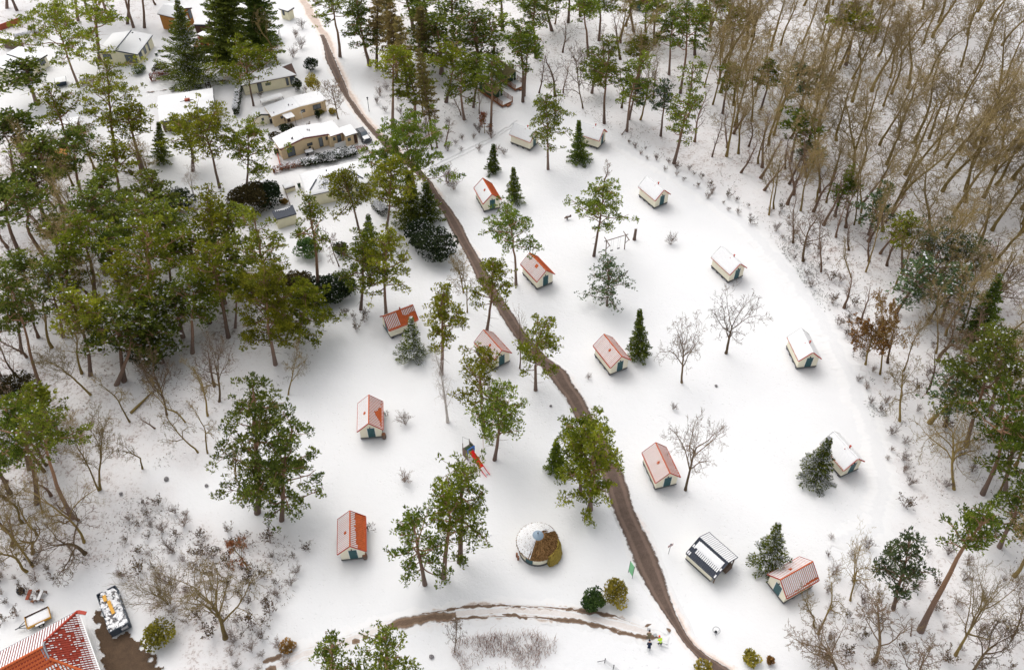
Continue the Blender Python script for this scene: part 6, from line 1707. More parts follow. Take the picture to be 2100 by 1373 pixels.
SINGLE = [
 (1218,524,1240,374,105,.62,'green',.03,'lone pine leaning over the log swing'),
 (1124,346,1123,190,95,.66,'green',.08,'leaning pine between the two farthest white roofed cabins'),
 (1058,582,1043,430,116,.46,'green',.08,'pine with a wide loose crown beside the hatch roofed cabin'),
 (1099,799,1124,645,92,.80,'olive',.03,'pine leaning right over the middle of the road'),
 (998,679,1010,524,92,.66,'olive',.02,'bright green pine at the left road edge above the red dusted cabin'),
 (905,766,912,575,92,.66,'olive',.03,'pine with a long ragged crown above the hanging birch'),
 (994,889,995,706,110,.66,'olive',.03,'pine whose crown hides the red dusted cabin'),
 (1014,941,1017,782,106,.70,'green',.04,'thick trunked pine just above the red slide'),
 (871,1197,836,1042,112,.90,'green',.05,'leftmost of the three pines left of the thatched hut'),
 (909,1183,905,985,80,.62,'olive',.03,'middle of the three pines left of the thatched hut'),
 (943,1151,948,938,125,.84,'green',.04,'rightmost of the three pines left of the thatched hut'),
 (1190,1012,1188,852,118,.86,'olive',.03,'left of the two pines joined over the road above the thatched hut'),
 (1211,1044,1232,862,118,.92,'olive',.03,'right of the two pines joined over the road above the thatched hut'),
 (578,1065,603,852,138,.93,'fir',.02,'broad dark conifer with its foot in the scrub, right of its taller twin'),
 (528,1050,516,766,160,.92,'fir',.03,'tall broad conifer with a pointed top, above the lower left scrub'),
 (690,1452,686,1297,82,.85,'green',.03,'pine top poking in at the bottom edge, the left of two'),
 (802,1465,790,1276,155,.88,'green',.03,'pine top poking in at the bottom edge, the right and wider of two'),
 (655,608,630,392,85,.48,'olive',.10,'leaning garden pine between the navy roofed shed and the clipped bush'),
 (740,634,747,468,108,.80,'green',.03,'pine with rusty leaves at its foot, left of the side-on cabin'),
 (792,645,797,472,112,.72,'olive',.03,'mossy trunked pine directly above the side-on cabin'),
 (742,492,703,350,96,.52,'olive',.05,'bent pine in front of the tile patch chalet'),
 (793,468,803,325,112,.70,'olive',.02,'pine right of the tile patch chalet, at the garden edge'),
 (852,395,822,256,150,.80,'green',.02,'big dense pine at the road bend beside the carport'),
 (162,178,108,8,165,.62,'olive',.04,'wide crowned pine in front of the cream chalet at the top left'),
 (240,334,215,108,150,.78,'olive',.05,'tall bushy pine left of the brick chimney chalet'),
 (450,384,400,222,125,.58,'olive',.06,'pine whose top overlaps the brick chimney chalet roof'),
 (505,385,508,250,115,.66,'olive',.05,'pine left of the maroon edged chalet'),
 (520,216,502,92,112,.55,'olive',.06,'pine in front of the hipped pale chalet'),
 (565,746,540,542,140,.78,'olive',.01,'bright crowned pine at the lower edge of the left wood, the taller of two'),
 (613,700,628,588,118,.86,'olive',.01,'bright crowned pine at the lower edge of the left wood, the lower of two'),
 (1239,252,1246,70,82,.62,'green',.02,'pine with pink trunk above the far right white cabin'),
 (1382,334,1425,122,86,.78,'green',.05,'pine leaning right at the edge of the upper bare wood'),
 (1286,268,1322,106,72,.66,'green',.06,'pine with strongly slanting trunk at the upper wood edge'),
 (1888,1292,2045,1040,105,.40,'green',.04,'thick slanting pine in the lower right wood'),
 (1832,1246,1868,1090,104,.78,'blue',.05,'blue green pine in the lower right wood, left of the slanting pine'),
 (1982,913,2058,690,160,.62,'dark',.08,'tall dark conifer with a slanting red brown trunk at the right edge'),
 (1895,592,1958,490,135,.75,'blue',.22,'snow dusted blue green pine above the copper beeches'),
]
DENSE = ('big dense', 'bright crowned', 'broad dark', 'tall broad', 'two pines joined', 'tall dark')
for i, r in enumerate(SINGLE): pine(11 + i * 3, *r, dens=1.5 if any(k in r[-1] for k in DENSE) else 1.0)
YOUNG = make_pine(77, *dims(1245,626,1247,532,90), .93, 'blue', .06, .42)
plant('pine_tree', YOUNG, 1245, 626, 1247, 532, 90, label='small sparse young pine in the middle of the meadow')
CLUSTERS = [
 ('pines of the dense left wood', 'from the left among the pines of the dense left wood', [
  (107,545,50,382,120,.45,'dark',.05),(193,610,150,440,115,.45,'olive',.03),(245,628,215,472,85,.42,'dark',.05),(350,668,298,455,140,.52,'olive',.02),(352,615,332,482,80,.42,'olive',.03),
  (468,690,425,496,110,.52,'olive',.04),(482,670,474,560,60,.45,'green',.10),(440,565,420,388,108,.62,'olive',.02),(548,640,518,432,108,.72,'olive',.03),(215,560,175,395,110,.42,'dark',.04),
  (310,576,285,402,128,.45,'green',.03),(262,570,236,430,90,.42,'dark',.04),(42,522,5,372,110,.42,'dark',.03),(395,722,402,560,100,.62,'green',.14),(575,660,560,545,90,.75,'olive',.02)]),
 ('pines filling the middle of the left wood', 'from the left among pines filling the middle of the left wood', [
  (150,560,118,440,105,.5,'dark',.06),(405,600,380,470,110,.62,'olive',.03),(265,660,245,520,110,.52,'olive',.03),(160,640,128,510,100,.52,'green',.05),(430,660,405,555,100,.66,'green',.06),(375,690,350,580,100,.66,'dark',.12),
  (290,700,268,590,100,.7,'olive',.04),(500,560,470,420,120,.66,'green',.03),(350,540,330,420,110,.55,'dark',.04),(70,640,35,520,95,.5,'dark',.06),(460,620,440,500,110,.6,'dark',.03),(230,500,205,350,95,.5,'dark',.04),(330,470,305,350,90,.5,'dark',.04),(90,450,60,330,100,.5,'dark',.04)]),
 ('pines along the lower left edge of the wood', 'from the left among pines at the left edge above the bare oaks', [
  (185,768,130,592,108,.52,'olive',.04),(255,780,246,628,118,.62,'dark',.12),(240,786,285,640,108,.62,'dark',.10),(92,818,15,562,108,.36,'dark',.06),(12,796,-32,622,80,.42,'dark',.06),
  (130,690,95,545,80,.52,'dark',.16),(45,722,15,592,80,.52,'dark',.08),(205,716,195,610,84,.62,'olive',.06),(332,742,303,655,88,.72,'dark',.12)]),
 ('pines at the left edge beside the twin bare trees', 'from the left among pines beside the twin bare trees, left edge', [
  (75,1030,18,828,125,.38,'green',.03),(150,1060,82,846,130,.40,'green',.03),(60,960,12,812,100,.5,'green',.04),(112,874,60,795,92,.66,'olive',.03),(20,1010,-40,880,110,.5,'dark',.04)]),
 ('pines between the top left chalets', 'from the left among the pines between the top left chalets', [
  (75,213,45,126,92,.62,'dark',.08),(152,346,96,168,84,.62,'olive',.06),(130,432,72,282,112,.52,'dark',.03),(60,332,15,232,100,.62,'dark',.04),(205,125,190,-20,105,.52,'olive',.02),
  (292,345,262,210,92,.55,'olive',.05),(250,420,232,292,90,.62,'olive',.04),(175,420,150,260,90,.42,'dark',.03),(395,350,360,235,90,.66,'olive',.05)]),
 ('tall bare trunked pines at the top left', 'from the left among tall dark trunks behind the top left chalets', [
  (14,16,-10,-150,70,.4,'dark',.03),(35,20,5,-140,70,.4,'dark',.03),(160,42,120,-110,70,.4,'dark',.03),(187,43,150,-110,70,.4,'dark',.03),(220,31,190,-120,70,.4,'dark',.03),(261,48,238,-100,70,.4,'dark',.03),(274,56,245,-100,70,.4,'dark',.03),(296,56,265,-100,70,.4,'dark',.03)]),
 ('pines right of the road at the top', 'from the left among the pines between road and bare wood, top', [
  (697,116,672,-20,82,.36,'green',.03),(758,134,728,-15,92,.66,'dark',.05),(805,258,808,98,84,.42,'olive',.02),(850,262,836,140,90,.62,'green',.06),(847,58,830,-60,92,.5,'dark',.05),(915,208,928,92,82,.46,'olive',.02),
  (952,244,946,130,72,.52,'green',.05),(1006,268,1012,106,76,.56,'green',.03),(971,219,978,112,62,.52,'dark',.08),(985,162,960,10,128,.72,'dark',.14),(905,150,892,30,112,.72,'dark',.05),(935,100,932,-25,112,.72,'dark',.12),
  (1072,208,1062,45,76,.56,'green',.02),(1075,196,1088,60,72,.46,'green',.02),(1100,118,1095,-20,92,.52,'dark',.05)]),
 ('pines among the bare trees at the top', 'from the left among pines mixed into bare trees, top centre', [
  (1206,115,1196,-5,70,.42,'green',.02),(1228,82,1222,-15,70,.42,'green',.02),(1214,190,1226,120,60,.55,'green',.04),(1290,244,1312,160,60,.62,'blue',.08),(1355,278,1366,170,58,.62,'blue',.12),(1395,190,1410,-10,76,.52,'green',.04),(1372,152,1382,20,62,.52,'dark',.06)]),
 ('pines filling the top of the view', 'from the left among further pines along the top edge', [
  (1030,62,1018,-60,80,.5,'green',.03),(880,65,868,-55,85,.55,'dark',.04),(1012,132,996,20,85,.55,'green',.04),(868,118,858,5,80,.55,'dark',.05),(1132,62,1126,-45,78,.5,'green',.03),(1165,45,1160,-60,70,.5,'green',.03),
  (1300,64,1302,-40,70,.5,'green',.03),(1342,92,1350,-5,66,.5,'green',.04),(1425,112,1440,8,70,.5,'green',.04),(1455,62,1468,-40,70,.5,'green',.03),(1482,232,1498,128,62,.6,'green',.06),(1310,172,1320,70,66,.5,'green',.04),(1560,225,1580,120,60,.55,'green',.05),(1500,110,1515,10,62,.5,'olive',.03)]),
 ('pines inside the right bare wood', 'from the left among the small pines inside the right bare wood', [
  (1735,132,1757,12,88,.40,'olive',.02),(1640,232,1636,132,82,.66,'blue',.26),(1622,330,1649,226,72,.62,'green',.05),(1656,342,1668,292,58,.66,'blue',.10),(1713,443,1747,346,52,.66,'green',.06),
  (1782,480,1826,376,62,.66,'blue',.10),(1852,560,1868,436,78,.62,'olive',.06),(1838,640,1905,520,90,.66,'blue',.24),(1930,660,1985,540,90,.66,'blue',.20)]),
 ('dark conifers at the right edge', 'from the left among dark conifers at the right edge', [
  (1938,872,1975,735,95,.76,'blue',.14),(2062,1012,2098,850,112,.66,'dark',.06),(2015,1011,2085,790,128,.58,'green',.04),(2030,850,2075,660,110,.8,'dark',.05),(2050,1120,2110,985,110,.7,'dark',.05)]),
]
for ci, (grp, phrase, L) in enumerate(CLUSTERS):
    for i, r in enumerate(sorted(L)):
        pine(500 + ci * 40 + i, *r, ORD[i] + ' ' + phrase, unique=False, group=grp)
SPRUCES = [
 (1010,353,1012,294,26,'dark',.10,'small dark spruce above the bare orange roofed cabin'),
 (1055,412,1053,344,34,'dark',.08,'slender spruce right of the bare orange roofed cabin'),
 (1188,328,1187,247,40,'dark',.10,'dark spruce in front of the far right white cabin'),
 (1310,729,1312,633,44,'dark',.10,'dark spruce behind the red striped cabin right of the road'),
 (846,730,843,650,56,'dark',.75,'snowy spruce in front of the side-on orange cabin'),
 (1668,980,1702,896,66,'dark',.75,'leaning snowy spruce beside a white roofed cabin'),
 (1574,1162,1596,1072,74,'dark',.65,'wide snowy spruce behind the door-left cabin'),
 (1140,962,1141,902,38,'green',.06,'small dark spruce left of the joined road pines'),
 (390,167,362,-5,118,'dark',.16,'big dark spruce in the garden of the copper hedge'),
 (331,332,325,250,42,'dark',.10,'small dark spruce below the brick chimney chalet'),
 (757,520,755,440,44,'dark',.42,'small snow covered spruce in the garden by the road'),
 (846,458,838,350,64,'dark',.10,'dark spruce between the road and the garden pines, left of another'),
 (884,452,872,372,52,'dark',.12,'dark spruce at the road edge above the snow speckled bushes'),
 (2000,700,2052,560,80,'dark',.06,'dark spruce at the right edge above the tall dark conifer'),
]
for i, (bx, by, tx, ty, w, hue, sn, lab) in enumerate(SPRUCES):
    H, R = dims(bx, by, tx, ty, w); R *= 1.35
    plant('spruce_tree', make_spruce(300 + i, H, R, hue, sn, gap=.26 + .020 * H, power=1.15), bx, by, tx, ty, None, label=lab)
FIRS = [(470,150,452,-90,105,'fir',.04,'tall dense green spruce at the top, left of its pair'),(532,128,522,-70,92,'fir',.03,'tall dense green spruce at the top, right of its pair')]
for i, (bx, by, tx, ty, w, hue, sn, lab) in enumerate(FIRS):
    H, R = dims(bx, by, tx, ty, w)
    plant('spruce_tree', make_spruce(340 + i, H, R * 1.2, 'fir', .02, gap=.42, power=.55, base=.1), bx, by, tx, ty, None, label=lab)
LARCH = make_spruce(350, 17, 2.6, 'larch', .0, gap=1.15, base=.30, power=.7)
LARCH2 = make_spruce(351, 17, 2.4, 'larch', .0, gap=1.3, base=.35, power=.6)
for i, (bx, by, tx, ty, w) in enumerate([(888,283,858,100,70),(772,140,775,-25,70),(815,165,800,5,75),(838,200,815,30,70),(800,110,790,-40,75),(870,150,862,10,65)]):
    plant('larch_tree', (LARCH, LARCH2)[i % 2], bx, by, tx, ty, w, label=None or (['first','second','third','fourth','fifth','sixth'][[1,0,3,4,2,5].index(i) if False else sorted([888,772,815,838,800,870]).index(bx)] + ' from the left of the feathery brown larches right of the road'), group='brown larches right of the road', spin=i * 1.3)

# ------------------------------------------------------------------ bare trees
BV = {'B': [make_bare(600 + i, 17, BEECH, MOSSBARK, trunkname='beech') for i in range(7)],
      'O': [make_bare(620 + i, 11, (OAK, OAKW)[i % 2], OAKBARK, trunkname='oak') for i in range(4)],
      'C': [make_bare(640 + i, 9, CROOKED, MOSSBARK, trunkname='oak') for i in range(5)],
      'S': [make_bare(660 + i, 8, SAPLING, TWIG, trunkname='sapling') for i in range(4)]}
NAMES = {'B': 'beech_tree', 'O': 'oak_tree', 'C': 'oak_tree', 'S': 'sapling'}
def bare(kind, i, bx, by, tx, ty, w, label, group=None):
    w *= 1.35 if kind == 'B' else 1.15
    return plant(NAMES[kind], BV[kind][i % len(BV[kind])], bx, by, tx, ty, w, label=label, group=group, spin=(i * 1.7 + bx * .1) % 6.28)
def own(kind, seed, spec, bark, bx, by, tx, ty, w, label, h=None):
    H, R = dims(bx, by, tx, ty, w)
    s = make_bare(seed, H, spec, bark, trunkname=kind.split('_')[0])
    return plant(kind, s, bx, by, tx, ty, w, label=label)
own('oak_tree', 701, OAKW, OAKBARK, 1489,723,1524,577,146, 'round crowned bare oak below a white roofed cabin')
own('oak_tree', 702, OAKW, OAKBARK, 1398,783,1401,638,100, 'upright bare oak between the dark spruce and the round crowned oak')
own('oak_tree', 703, OAKW, OAKBARK, 1406,1003,1446,832,150, 'wide bare oak with a leaning mossy trunk beside the red striped cabin')
own('sapling', 704, SAPLING, TWIG, 1066,754,1078,606,52, 'thin bare tree standing left of the road, its twigs over the road')
own('birch_tree', 705, BIRCHS, BIRCH, 918,864,893,702,56, 'thin white birch with hanging twigs below a pine')
own('oak_tree', 706, OAK, OAKBARK, 694,243,688,160,76, 'bare tree beside the road at the end of the awning chalet')
own('oak_tree', 707, CROOKED, MOSSBARK, 570,136,560,5,95, 'crooked brown tree left of the snowy top end of the road')
own('oak_tree', 708, OAKW, MOSSBARK, 1744,1229,1778,1066,112, 'broad bare oak right of the door-left cabin')
own('oak_tree', 709, OAK, MOSSBARK, 1845,862,1860,748,125, 'small spreading oak at the wood edge, level with the leaning snowy spruce')
own('oak_tree', 710, OAKW, MOSSBARK, 1956,1001,1952,838,190, 'wide spreading mossy oak in the right wood')
own('oak_tree', 711, OAKW, MOSSBARK, 1960,1341,2040,1140,160, 'thick slanting mossy oak in the lower right wood')
own('oak_tree', 712, OAKW, MOSSBARK, 462,1305,436,1132,235, 'bare mossy oak in the lower left scrub near the bottom edge')
own('oak_tree', 713, OAK, MOSSBARK, 591,808,586,702,84, 'bare mossy tree below the bright crowned pines, at the meadow edge')
own('oak_tree', 724, OAK, MOSSBARK, 172,1110,92,925,175, 'thick mossy oak with long bare limbs above the stored benches')
own('oak_tree', 725, BEECH, MOSSBARK, 87,1050,25,860,90, 'mossy trunk left of the thick oak above the stored benches')
own('oak_tree', 714, OAK, MOSSBARK, 67,1159,-20,990,150, 'thick mossy oak leaning out at the left edge')
own('beech_tree', 715, BEECH, MOSSBARK, 202,1003,148,832,92, 'left of two bare trees sharing one foot above the scrub')
own('beech_tree', 716, BEECH, MOSSBARK, 206,1001,220,830,98, 'right of two bare trees sharing one foot above the scrub')
own('oak_tree', 717, OAK, OAKBARK, 932,1335,936,1268,62, 'small bare tree beside the red twig bed at the bottom')
own('oak_tree', 718, CROOKED, MOSSBARK, 292,959,266,868,80, 'small crooked oak standing alone above the lower left scrub')
own('oak_tree', 719, OAK, MOSSBARK, 950,600,930,515,70, 'bare mossy tree left of the road, above the bright green pine')
own('oak_tree', 720, OAK, MOSSBARK, 958,640,948,545,60, 'mossy trunk with long bare branches just left of the road')
own('oak_tree', 721, OAK, TWIG, 695,545,672,470,70, 'bare shrubby tree right of the clipped round bush')
own('sapling', 722, SAPLING, TWIG, 1240,372,1235,325,34, 'small bare bush tree behind the pine by the swing')
own('oak_tree', 723, CROOKED, BIRCH, 402,410,395,340,80, 'pale dead branched tree in front of the small white roof, left wood')
BARE = [
 ('bare oaks below the left wood', 'from the left among the crooked bare oaks below the left wood', [
  ('C',265,864,190,770,75),('O',342,849,308,705,95),('C',380,864,318,748,85),('C',405,927,328,850,85),('C',425,928,382,830,75),('C',425,852,372,748,85),('O',450,822,455,692,98),('C',490,998,428,906,85),('S',317,877,292,838,42),('B',185,808,75,692,70),('S',440,790,430,700,50)]),
 ('bare trees in front of the pines at the top', 'from the left among thin bare trees below the top pines', [
  ('S',886,305,880,215,40),('S',897,302,905,215,36),('S',912,298,922,230,34),('S',868,235,858,150,40),('S',945,235,940,180,34),('S',983,232,985,165,30),('S',1139,196,1134,96,58),('O',1195,221,1173,84,74),('S',1155,190,1150,120,40),('S',1105,190,1100,110,40)]),
 ('bare trees behind the swing end of the meadow', 'from the left among bare trees at the upper wood edge', [
  ('B',1314,245,1375,104,84),('S',1275,220,1285,130,45),('B',1266,90,1290,-40,60),('S',1232,175,1235,90,40),('S',1340,200,1350,110,45),('B',1302,190,1325,30,60),('S',1460,320,1470,215,45),('S',1425,290,1440,170,45),('B',1445,178,1472,0,64),('B',1462,213,1500,40,64),('B',1512,262,1537,94,84),('B',1490,319,1528,120,84)]),
 ('first trees of the bare wood along the meadow', 'from the left among bare trees along the right meadow edge', [
  ('B',1555,334,1582,190,62),('B',1577,439,1592,288,54),('B',1587,427,1603,280,54),('B',1642,431,1667,268,60),('S',1627,496,1650,372,52),('O',1647,534,1657,402,98),('S',1684,556,1702,440,50),('B',1695,414,1722,250,64),('C',1746,568,1746,482,60),('B',1776,556,1858,330,74),('B',1752,460,1800,272,64),('S',1730,630,1722,560,60),('S',1765,660,1760,575,60)]),
 ('slanting trees of the right wood', 'from the left among slanting mossy trees of the right wood', [
  ('S',1821,742,1850,642,52),('B',1837,590,1900,430,66),('B',1854,758,1892,640,66),('B',1892,590,1985,370,90),('S',1902,803,1930,690,56),('B',1920,723,1972,560,84),('B',1940,686,2012,500,84),('B',1970,680,2034,480,84),('B',2017,622,2112,478,95),('B',2050,1008,2115,830,90)]),
 ('small crooked trees of the lower right wood', 'from the left among crooked trees by the lower right corner', [
  ('C',1671,1283,1690,1196,84),('C',1678,1298,1722,1182,95),('O',1720,1388,1690,1268,140),('O',1795,1353,1815,1248,150),('C',1800,1256,1826,1180,64),('S',1830,1247,1850,1170,50),('O',1990,1382,2050,1248,130),('O',2076,1305,2135,1190,110),('S',1868,1302,1872,1275,30),('O',1880,1420,1905,1290,120)]),
]
for ci, (grp, phrase, L) in enumerate(BARE):
    for i, (k, *r) in enumerate(sorted(L, key=lambda q: q[1])):
        bare(k, i + ci, *r, ORD[i] + ' ' + phrase, grp)
# the deep wood: rows of trees filled in from the front to the back
def poly_points(poly, n, spacing, seed, avoid=()):
    rnd = random.Random(seed); xs, ys = [p[0] for p in poly], [p[1] for p in poly]
    out, gp = [], [G(*a) for a in avoid]
    for _ in range(n * 60):
        if len(out) >= n: break
        x, y = rnd.uniform(min(xs), max(xs)), rnd.uniform(min(ys), max(ys))
        if not inside(np.array([x]), np.array([y]), poly)[0]: continue
        g = G(x, y)
        # even density on the ground, not in the picture
        if rnd.random() > min(1.0, ((1373 + 900 - y) / 2273) ** 1.2 + .25): continue
        if any((g - q).length < spacing for q in gp): continue
        gp.append(g); out.append((x, y, g))
    return out
ROWN = ['front', 'second', 'third', 'fourth', 'fifth', 'sixth', 'seventh', 'eighth', 'ninth', 'tenth', 'eleventh', 'twelfth', 'thirteenth', 'fourteenth', 'fifteenth', 'sixteenth', 'seventeenth', 'eighteenth']
def fill(poly, n, spacing, seed, kinds, hs, phrase, grp, per=9):
    rnd = random.Random(seed)
    pts = sorted(poly_points(poly, n, spacing, seed), key=lambda p: -p[1])
    for r in range(0, len(pts), per):
        row = sorted(pts[r:r + per])
        for i, (x, y, g) in enumerate(row):
            k = rnd.choice(kinds); s = BV[k][rnd.randrange(len(BV[k]))]
            h = rnd.uniform(*hs[k]); wd = rnd.uniform(1.1, 1.55) if k == 'B' else 1.15
            t = plant(NAMES[k], s, 0, 0, h=h, foot=g, label=f'{ORD[i]} from the left in the {ROWN[min(r // per, 17)]} row of {phrase}', group=grp, spin=rnd.uniform(0, 6.28), wide=wd)
            lean = Quaternion((rnd.gauss(0, 1), rnd.gauss(0, 1), 0), rnd.gauss(0, .05))
            t.rotation_quaternion = lean @ t.rotation_quaternion
fill([(1400,-90),(1990,-90),(2040,20),(2110,110),(2330,330),(2330,560),(2060,560),(1910,520),(1810,440),(1700,370),(1590,330),(1470,240),(1400,120)], 170, 3.2, 5, 'BBBBB', {'B': (15.5, 20.5)}, 'bare beeches, upper right wood', 'bare beeches of the upper right wood', 12)
fill([(1480,250),(1590,335),(1700,375),(1810,445),(1910,525),(2060,560),(1900,620),(1800,560),(1690,470),(1590,420),(1480,320)], 44, 2.6, 15, 'SSB', {'S': (6, 11), 'B': (10, 14)}, 'slim bare trees, right wood front', 'slim bare trees at the front of the right wood', 10)
fill([(1890,570),(2060,570),(2330,570),(2330,1373),(2110,1373),(2060,1150),(1960,1080),(1910,950),(1860,790)], 34, 4.2, 6, 'BBOS', {'B': (13, 18), 'O': (9, 12), 'S': (6, 9)}, 'bare trees, right wood', 'bare trees of the right wood', 8)
fill([(-150,400),(60,400),(250,480),(330,640),(250,740),(60,800),(-150,800)], 40, 3.4, 7, 'BSSB', {'B': (12, 16), 'S': (7, 10)}, 'bare trees, left wood', 'bare trees of the left wood', 9)
fill([(-60,820),(60,830),(110,960),(60,1000),(-80,1000)], 8, 3.0, 16, 'SBC', {'B': (10, 14), 'S': (7, 10), 'C': (7, 9)}, 'tangled trees, left edge', 'tangled trees at the left edge', 12)
fill([(0,1030),(80,1090),(60,1190),(-60,1190)], 8, 2.6, 17, 'SC', {'S': (5, 8), 'C': (6, 8)}, 'small trees, lower left edge', 'small trees at the lower left edge', 12)
fill([(0,330),(110,340),(300,340),(330,430),(180,400),(0,400)], 12, 3.5, 8, 'SB', {'B': (11, 14), 'S': (7, 10)}, 'bare trees above the left wood', 'bare trees above the left wood', 12)
fill([(1010,-60),(1400,-60),(1400,120),(1290,190),(1150,150),(1080,80)], 24, 4.0, 9, 'BSS', {'B': (13, 17), 'S': (7, 11)}, 'bare trees, top centre', 'bare trees at the top centre', 8)
fill([(280,-40),(420,-40),(420,10),(300,20)], 6, 3.0, 12, 'SB', {'B': (12, 15), 'S': (7, 10)}, 'bare trees behind the ochre house', 'bare trees behind the ochre house', 6)
fill([(30,890),(180,1010),(230,1130),(120,1170),(0,1180),(-60,1000)], 12, 4.0, 13, 'CSO', {'O': (8, 11), 'S': (6, 9), 'C': (7, 9)}, 'bare trees by the left edge', 'bare trees by the left edge', 12)

# ------------------------------------------------------------------ shrubs
SV = [make_shrub(800 + i, 2.0, 1.3, 13, dense=6) for i in range(4)]
SL = [make_shrub(820 + i, 1.5, 1.0, 7, ((.16,.115,.06), (.07,.055,.035))) for i in range(3)]
def shrub(s, px, h, label, group=None, spin=0, name='bare_shrub'):
    return plant(name, s, px[0], px[1], h=h, label=label, cat='shrub', group=group, spin=spin)
shrub(SV[0], (832,868), 2.0, 'bare shrub right of the orange tiled cabin, the upper of two')
shrub(SV[1], (829,986), 1.9, 'bare shrub on the open snow below the orange tiled cabin, the lower of two')
shrub(SV[2], (1374,500), 1.9, 'small bare shrub right of the tree stump')
shrub(SV[3], (918,374), 3.0, 'bare many stemmed shrub where the road leaves the pines')
shrub(SV[0], (932,388), 2.2, 'thin bare stem beside the many stemmed shrub')
shrub(SV[1], (1380,838), 1.1, 'tiny bare stem on the meadow left of the wide leaning oak')
shrub(SV[2], (1206,776), .9, 'pale low shrub left of the red striped cabin')
shrub(SL[0], (792,852), .9, 'small leafy shrub against the wall of the orange tiled cabin', name='leafy_shrub')
shrub(SL[1], (757,1085), 1.1, 'small leafy shrub against the wall of the solid orange roofed cabin', name='leafy_shrub')
BIG = make_shrub(850, 5.5, 4.2, 26, mat=MOSSBARK, dense=8)
shrub(BIG, (347,1237), 6.0, 'big many stemmed bare shrub right of the steel skip')
for k, (x, y, h) in enumerate([(621,58,2.0),(606,76,1.8),(617,99,2.2),(601,117,2.2)]):
    shrub(SV[k % 4], (x, y), h, ['farthest','second farthest','third farthest','nearest'][k] + ' of the four bare shrubs left of the snowy road top')
def scatter(poly, n, spacing, seed, pool, hs, phrase, grp, per=12, name='bare_shrub'):
    rnd = random.Random(seed)
    pts = sorted(poly_points(poly, n, spacing, seed), key=lambda p: -p[1])
    for r in range(0, len(pts), per):
        for i, (x, y, g) in enumerate(sorted(pts[r:r + per])):
            s = rnd.choice(pool)
            plant(name, s, 0, 0, h=rnd.uniform(*hs), foot=g, label=f'{ORD[i]} from the left in the {ROWN[min(r // per, 17)]} row of {phrase}', cat='shrub', group=grp, spin=rnd.uniform(0, 6.28))
scatter([(1555,425),(1625,425),(1700,520),(1770,660),(1850,860),(1890,1060),(1850,1065),(1800,880),(1720,700),(1640,560)], 46, 1.6, 21, SV + SL, (.7, 1.7), 'low shrubs along the right meadow edge', 'low shrubs along the right meadow edge')
scatter([(230,1065),(330,1020),(420,1080),(560,1100),(640,1115),(610,1190),(540,1290),(430,1320),(330,1230),(250,1190)], 62, 1.5, 22, SV + SL + SL, (.8, 2.1), 'low shrubs of the lower left scrub', 'low shrubs of the lower left scrub')
scatter([(740,120),(800,190),(900,250),(1000,250),(1040,320),(930,320),(840,300),(770,220)], 26, 1.8, 23, SV, (.8, 1.8), 'bare shrubs right of the upper road', 'bare shrubs right of the upper road')
scatter([(1280,280),(1400,340),(1500,400),(1560,440),(1540,460),(1420,390),(1300,310)], 26, 1.6, 24, SV + SL, (.6, 1.4), 'low shrubs at the far meadow edge', 'low shrubs at the far meadow edge')
scatter([(0,1150),(110,1140),(120,1190),(60,1260),(0,1290)], 14, 1.4, 25, SV + SL, (.7, 1.5), 'low shrubs by the stored benches', 'low shrubs by the stored benches')
scatter([(1700,1100),(1900,1100),(2060,1180),(2090,1373),(1680,1373),(1690,1250)], 40, 2.2, 26, SV + SL, (.7, 1.8), 'low shrubs of the lower right wood', 'low shrubs of the lower right wood')
scatter([(1860,640),(2090,640),(2090,1000),(1930,1000),(1870,820)], 24, 2.2, 27, SV + SL, (.8, 1.8), 'low shrubs of the right wood', 'low shrubs of the right wood')
scatter([(700,640),(760,640),(760,690),(715,680)], 5, 1.2, 28, SL, (1.0, 1.5), 'rusty shrubs by the side-on cabin', 'rusty shrubs at a pine foot', 12, 'leafy_shrub')
scatter([(470,1310),(560,1290),(620,1340),(600,1373),(470,1373)], 9, 1.5, 29, SV, (.8, 1.7), 'bare shrubs left of the track', 'bare shrubs by the bottom edge')
scatter([(520,180),(700,190),(720,300),(690,290),(600,270),(520,260)], 12, 1.5, 30, SV + SL, (.6, 1.2), 'garden shrubs by the sand coloured chalets', 'small garden shrubs')

# twigs, brambles and fallen leaves lying thin on the wood floor: nobody could count them
def undergrowth(name, polys, per_m2, seed, label, cols, hgt=.45, lie=.5):
    rs = np.random.RandomState(seed); allp = []
    for poly in polys:
        g = np.array([[*Gn(min(max(x, -300), 2500), max(y, -120))] for x, y in poly])
        lo, hi = g.min(0), g.max(0); n = int((hi - lo).prod() * per_m2)
        P = rs.uniform(lo, hi, (n, 2))
        allp.append(P[inside(P[:, 0], P[:, 1], [tuple(q) for q in g])])
    P = np.concatenate(allp)
    keep = vnoise(P[:, 0], P[:, 1], 2.6, seed) * .6 + vnoise(P[:, 0], P[:, 1], 8.0, seed + 1) * .4
    P = P[(keep > .5) & (rs.rand(len(P)) < (keep - .42) * 3.2)]
    n = len(P); h = rs.uniform(.02, hgt, n) ** 1.0
    Cn = np.column_stack([P, h * .5]); D = np.column_stack([rs.normal(0, 1, (n, 2)), rs.uniform(0, 1.2, n)])
    col = cols[1] + (cols[0] - cols[1]) * rs.rand(n, 1)
    tw = rs.rand(n) < .55
    parts = [blades(rs, Cn[tw], D[tw], .62, .030, col[tw] * .8, .3, .5, 3), blades(rs, Cn[~tw], D[~tw], .17, .12, col[~tw], .3, .8, 2)]
    V, Q_, Cc = join_np(parts)
    o = tag(link(name, mesh_np(name, V, Q_, [DEADLEAF], cols=Cc)), label, 'undergrowth')
    return stuff(o)
MIX = (np.array([.26, .17, .11]), np.array([.07, .055, .035]))
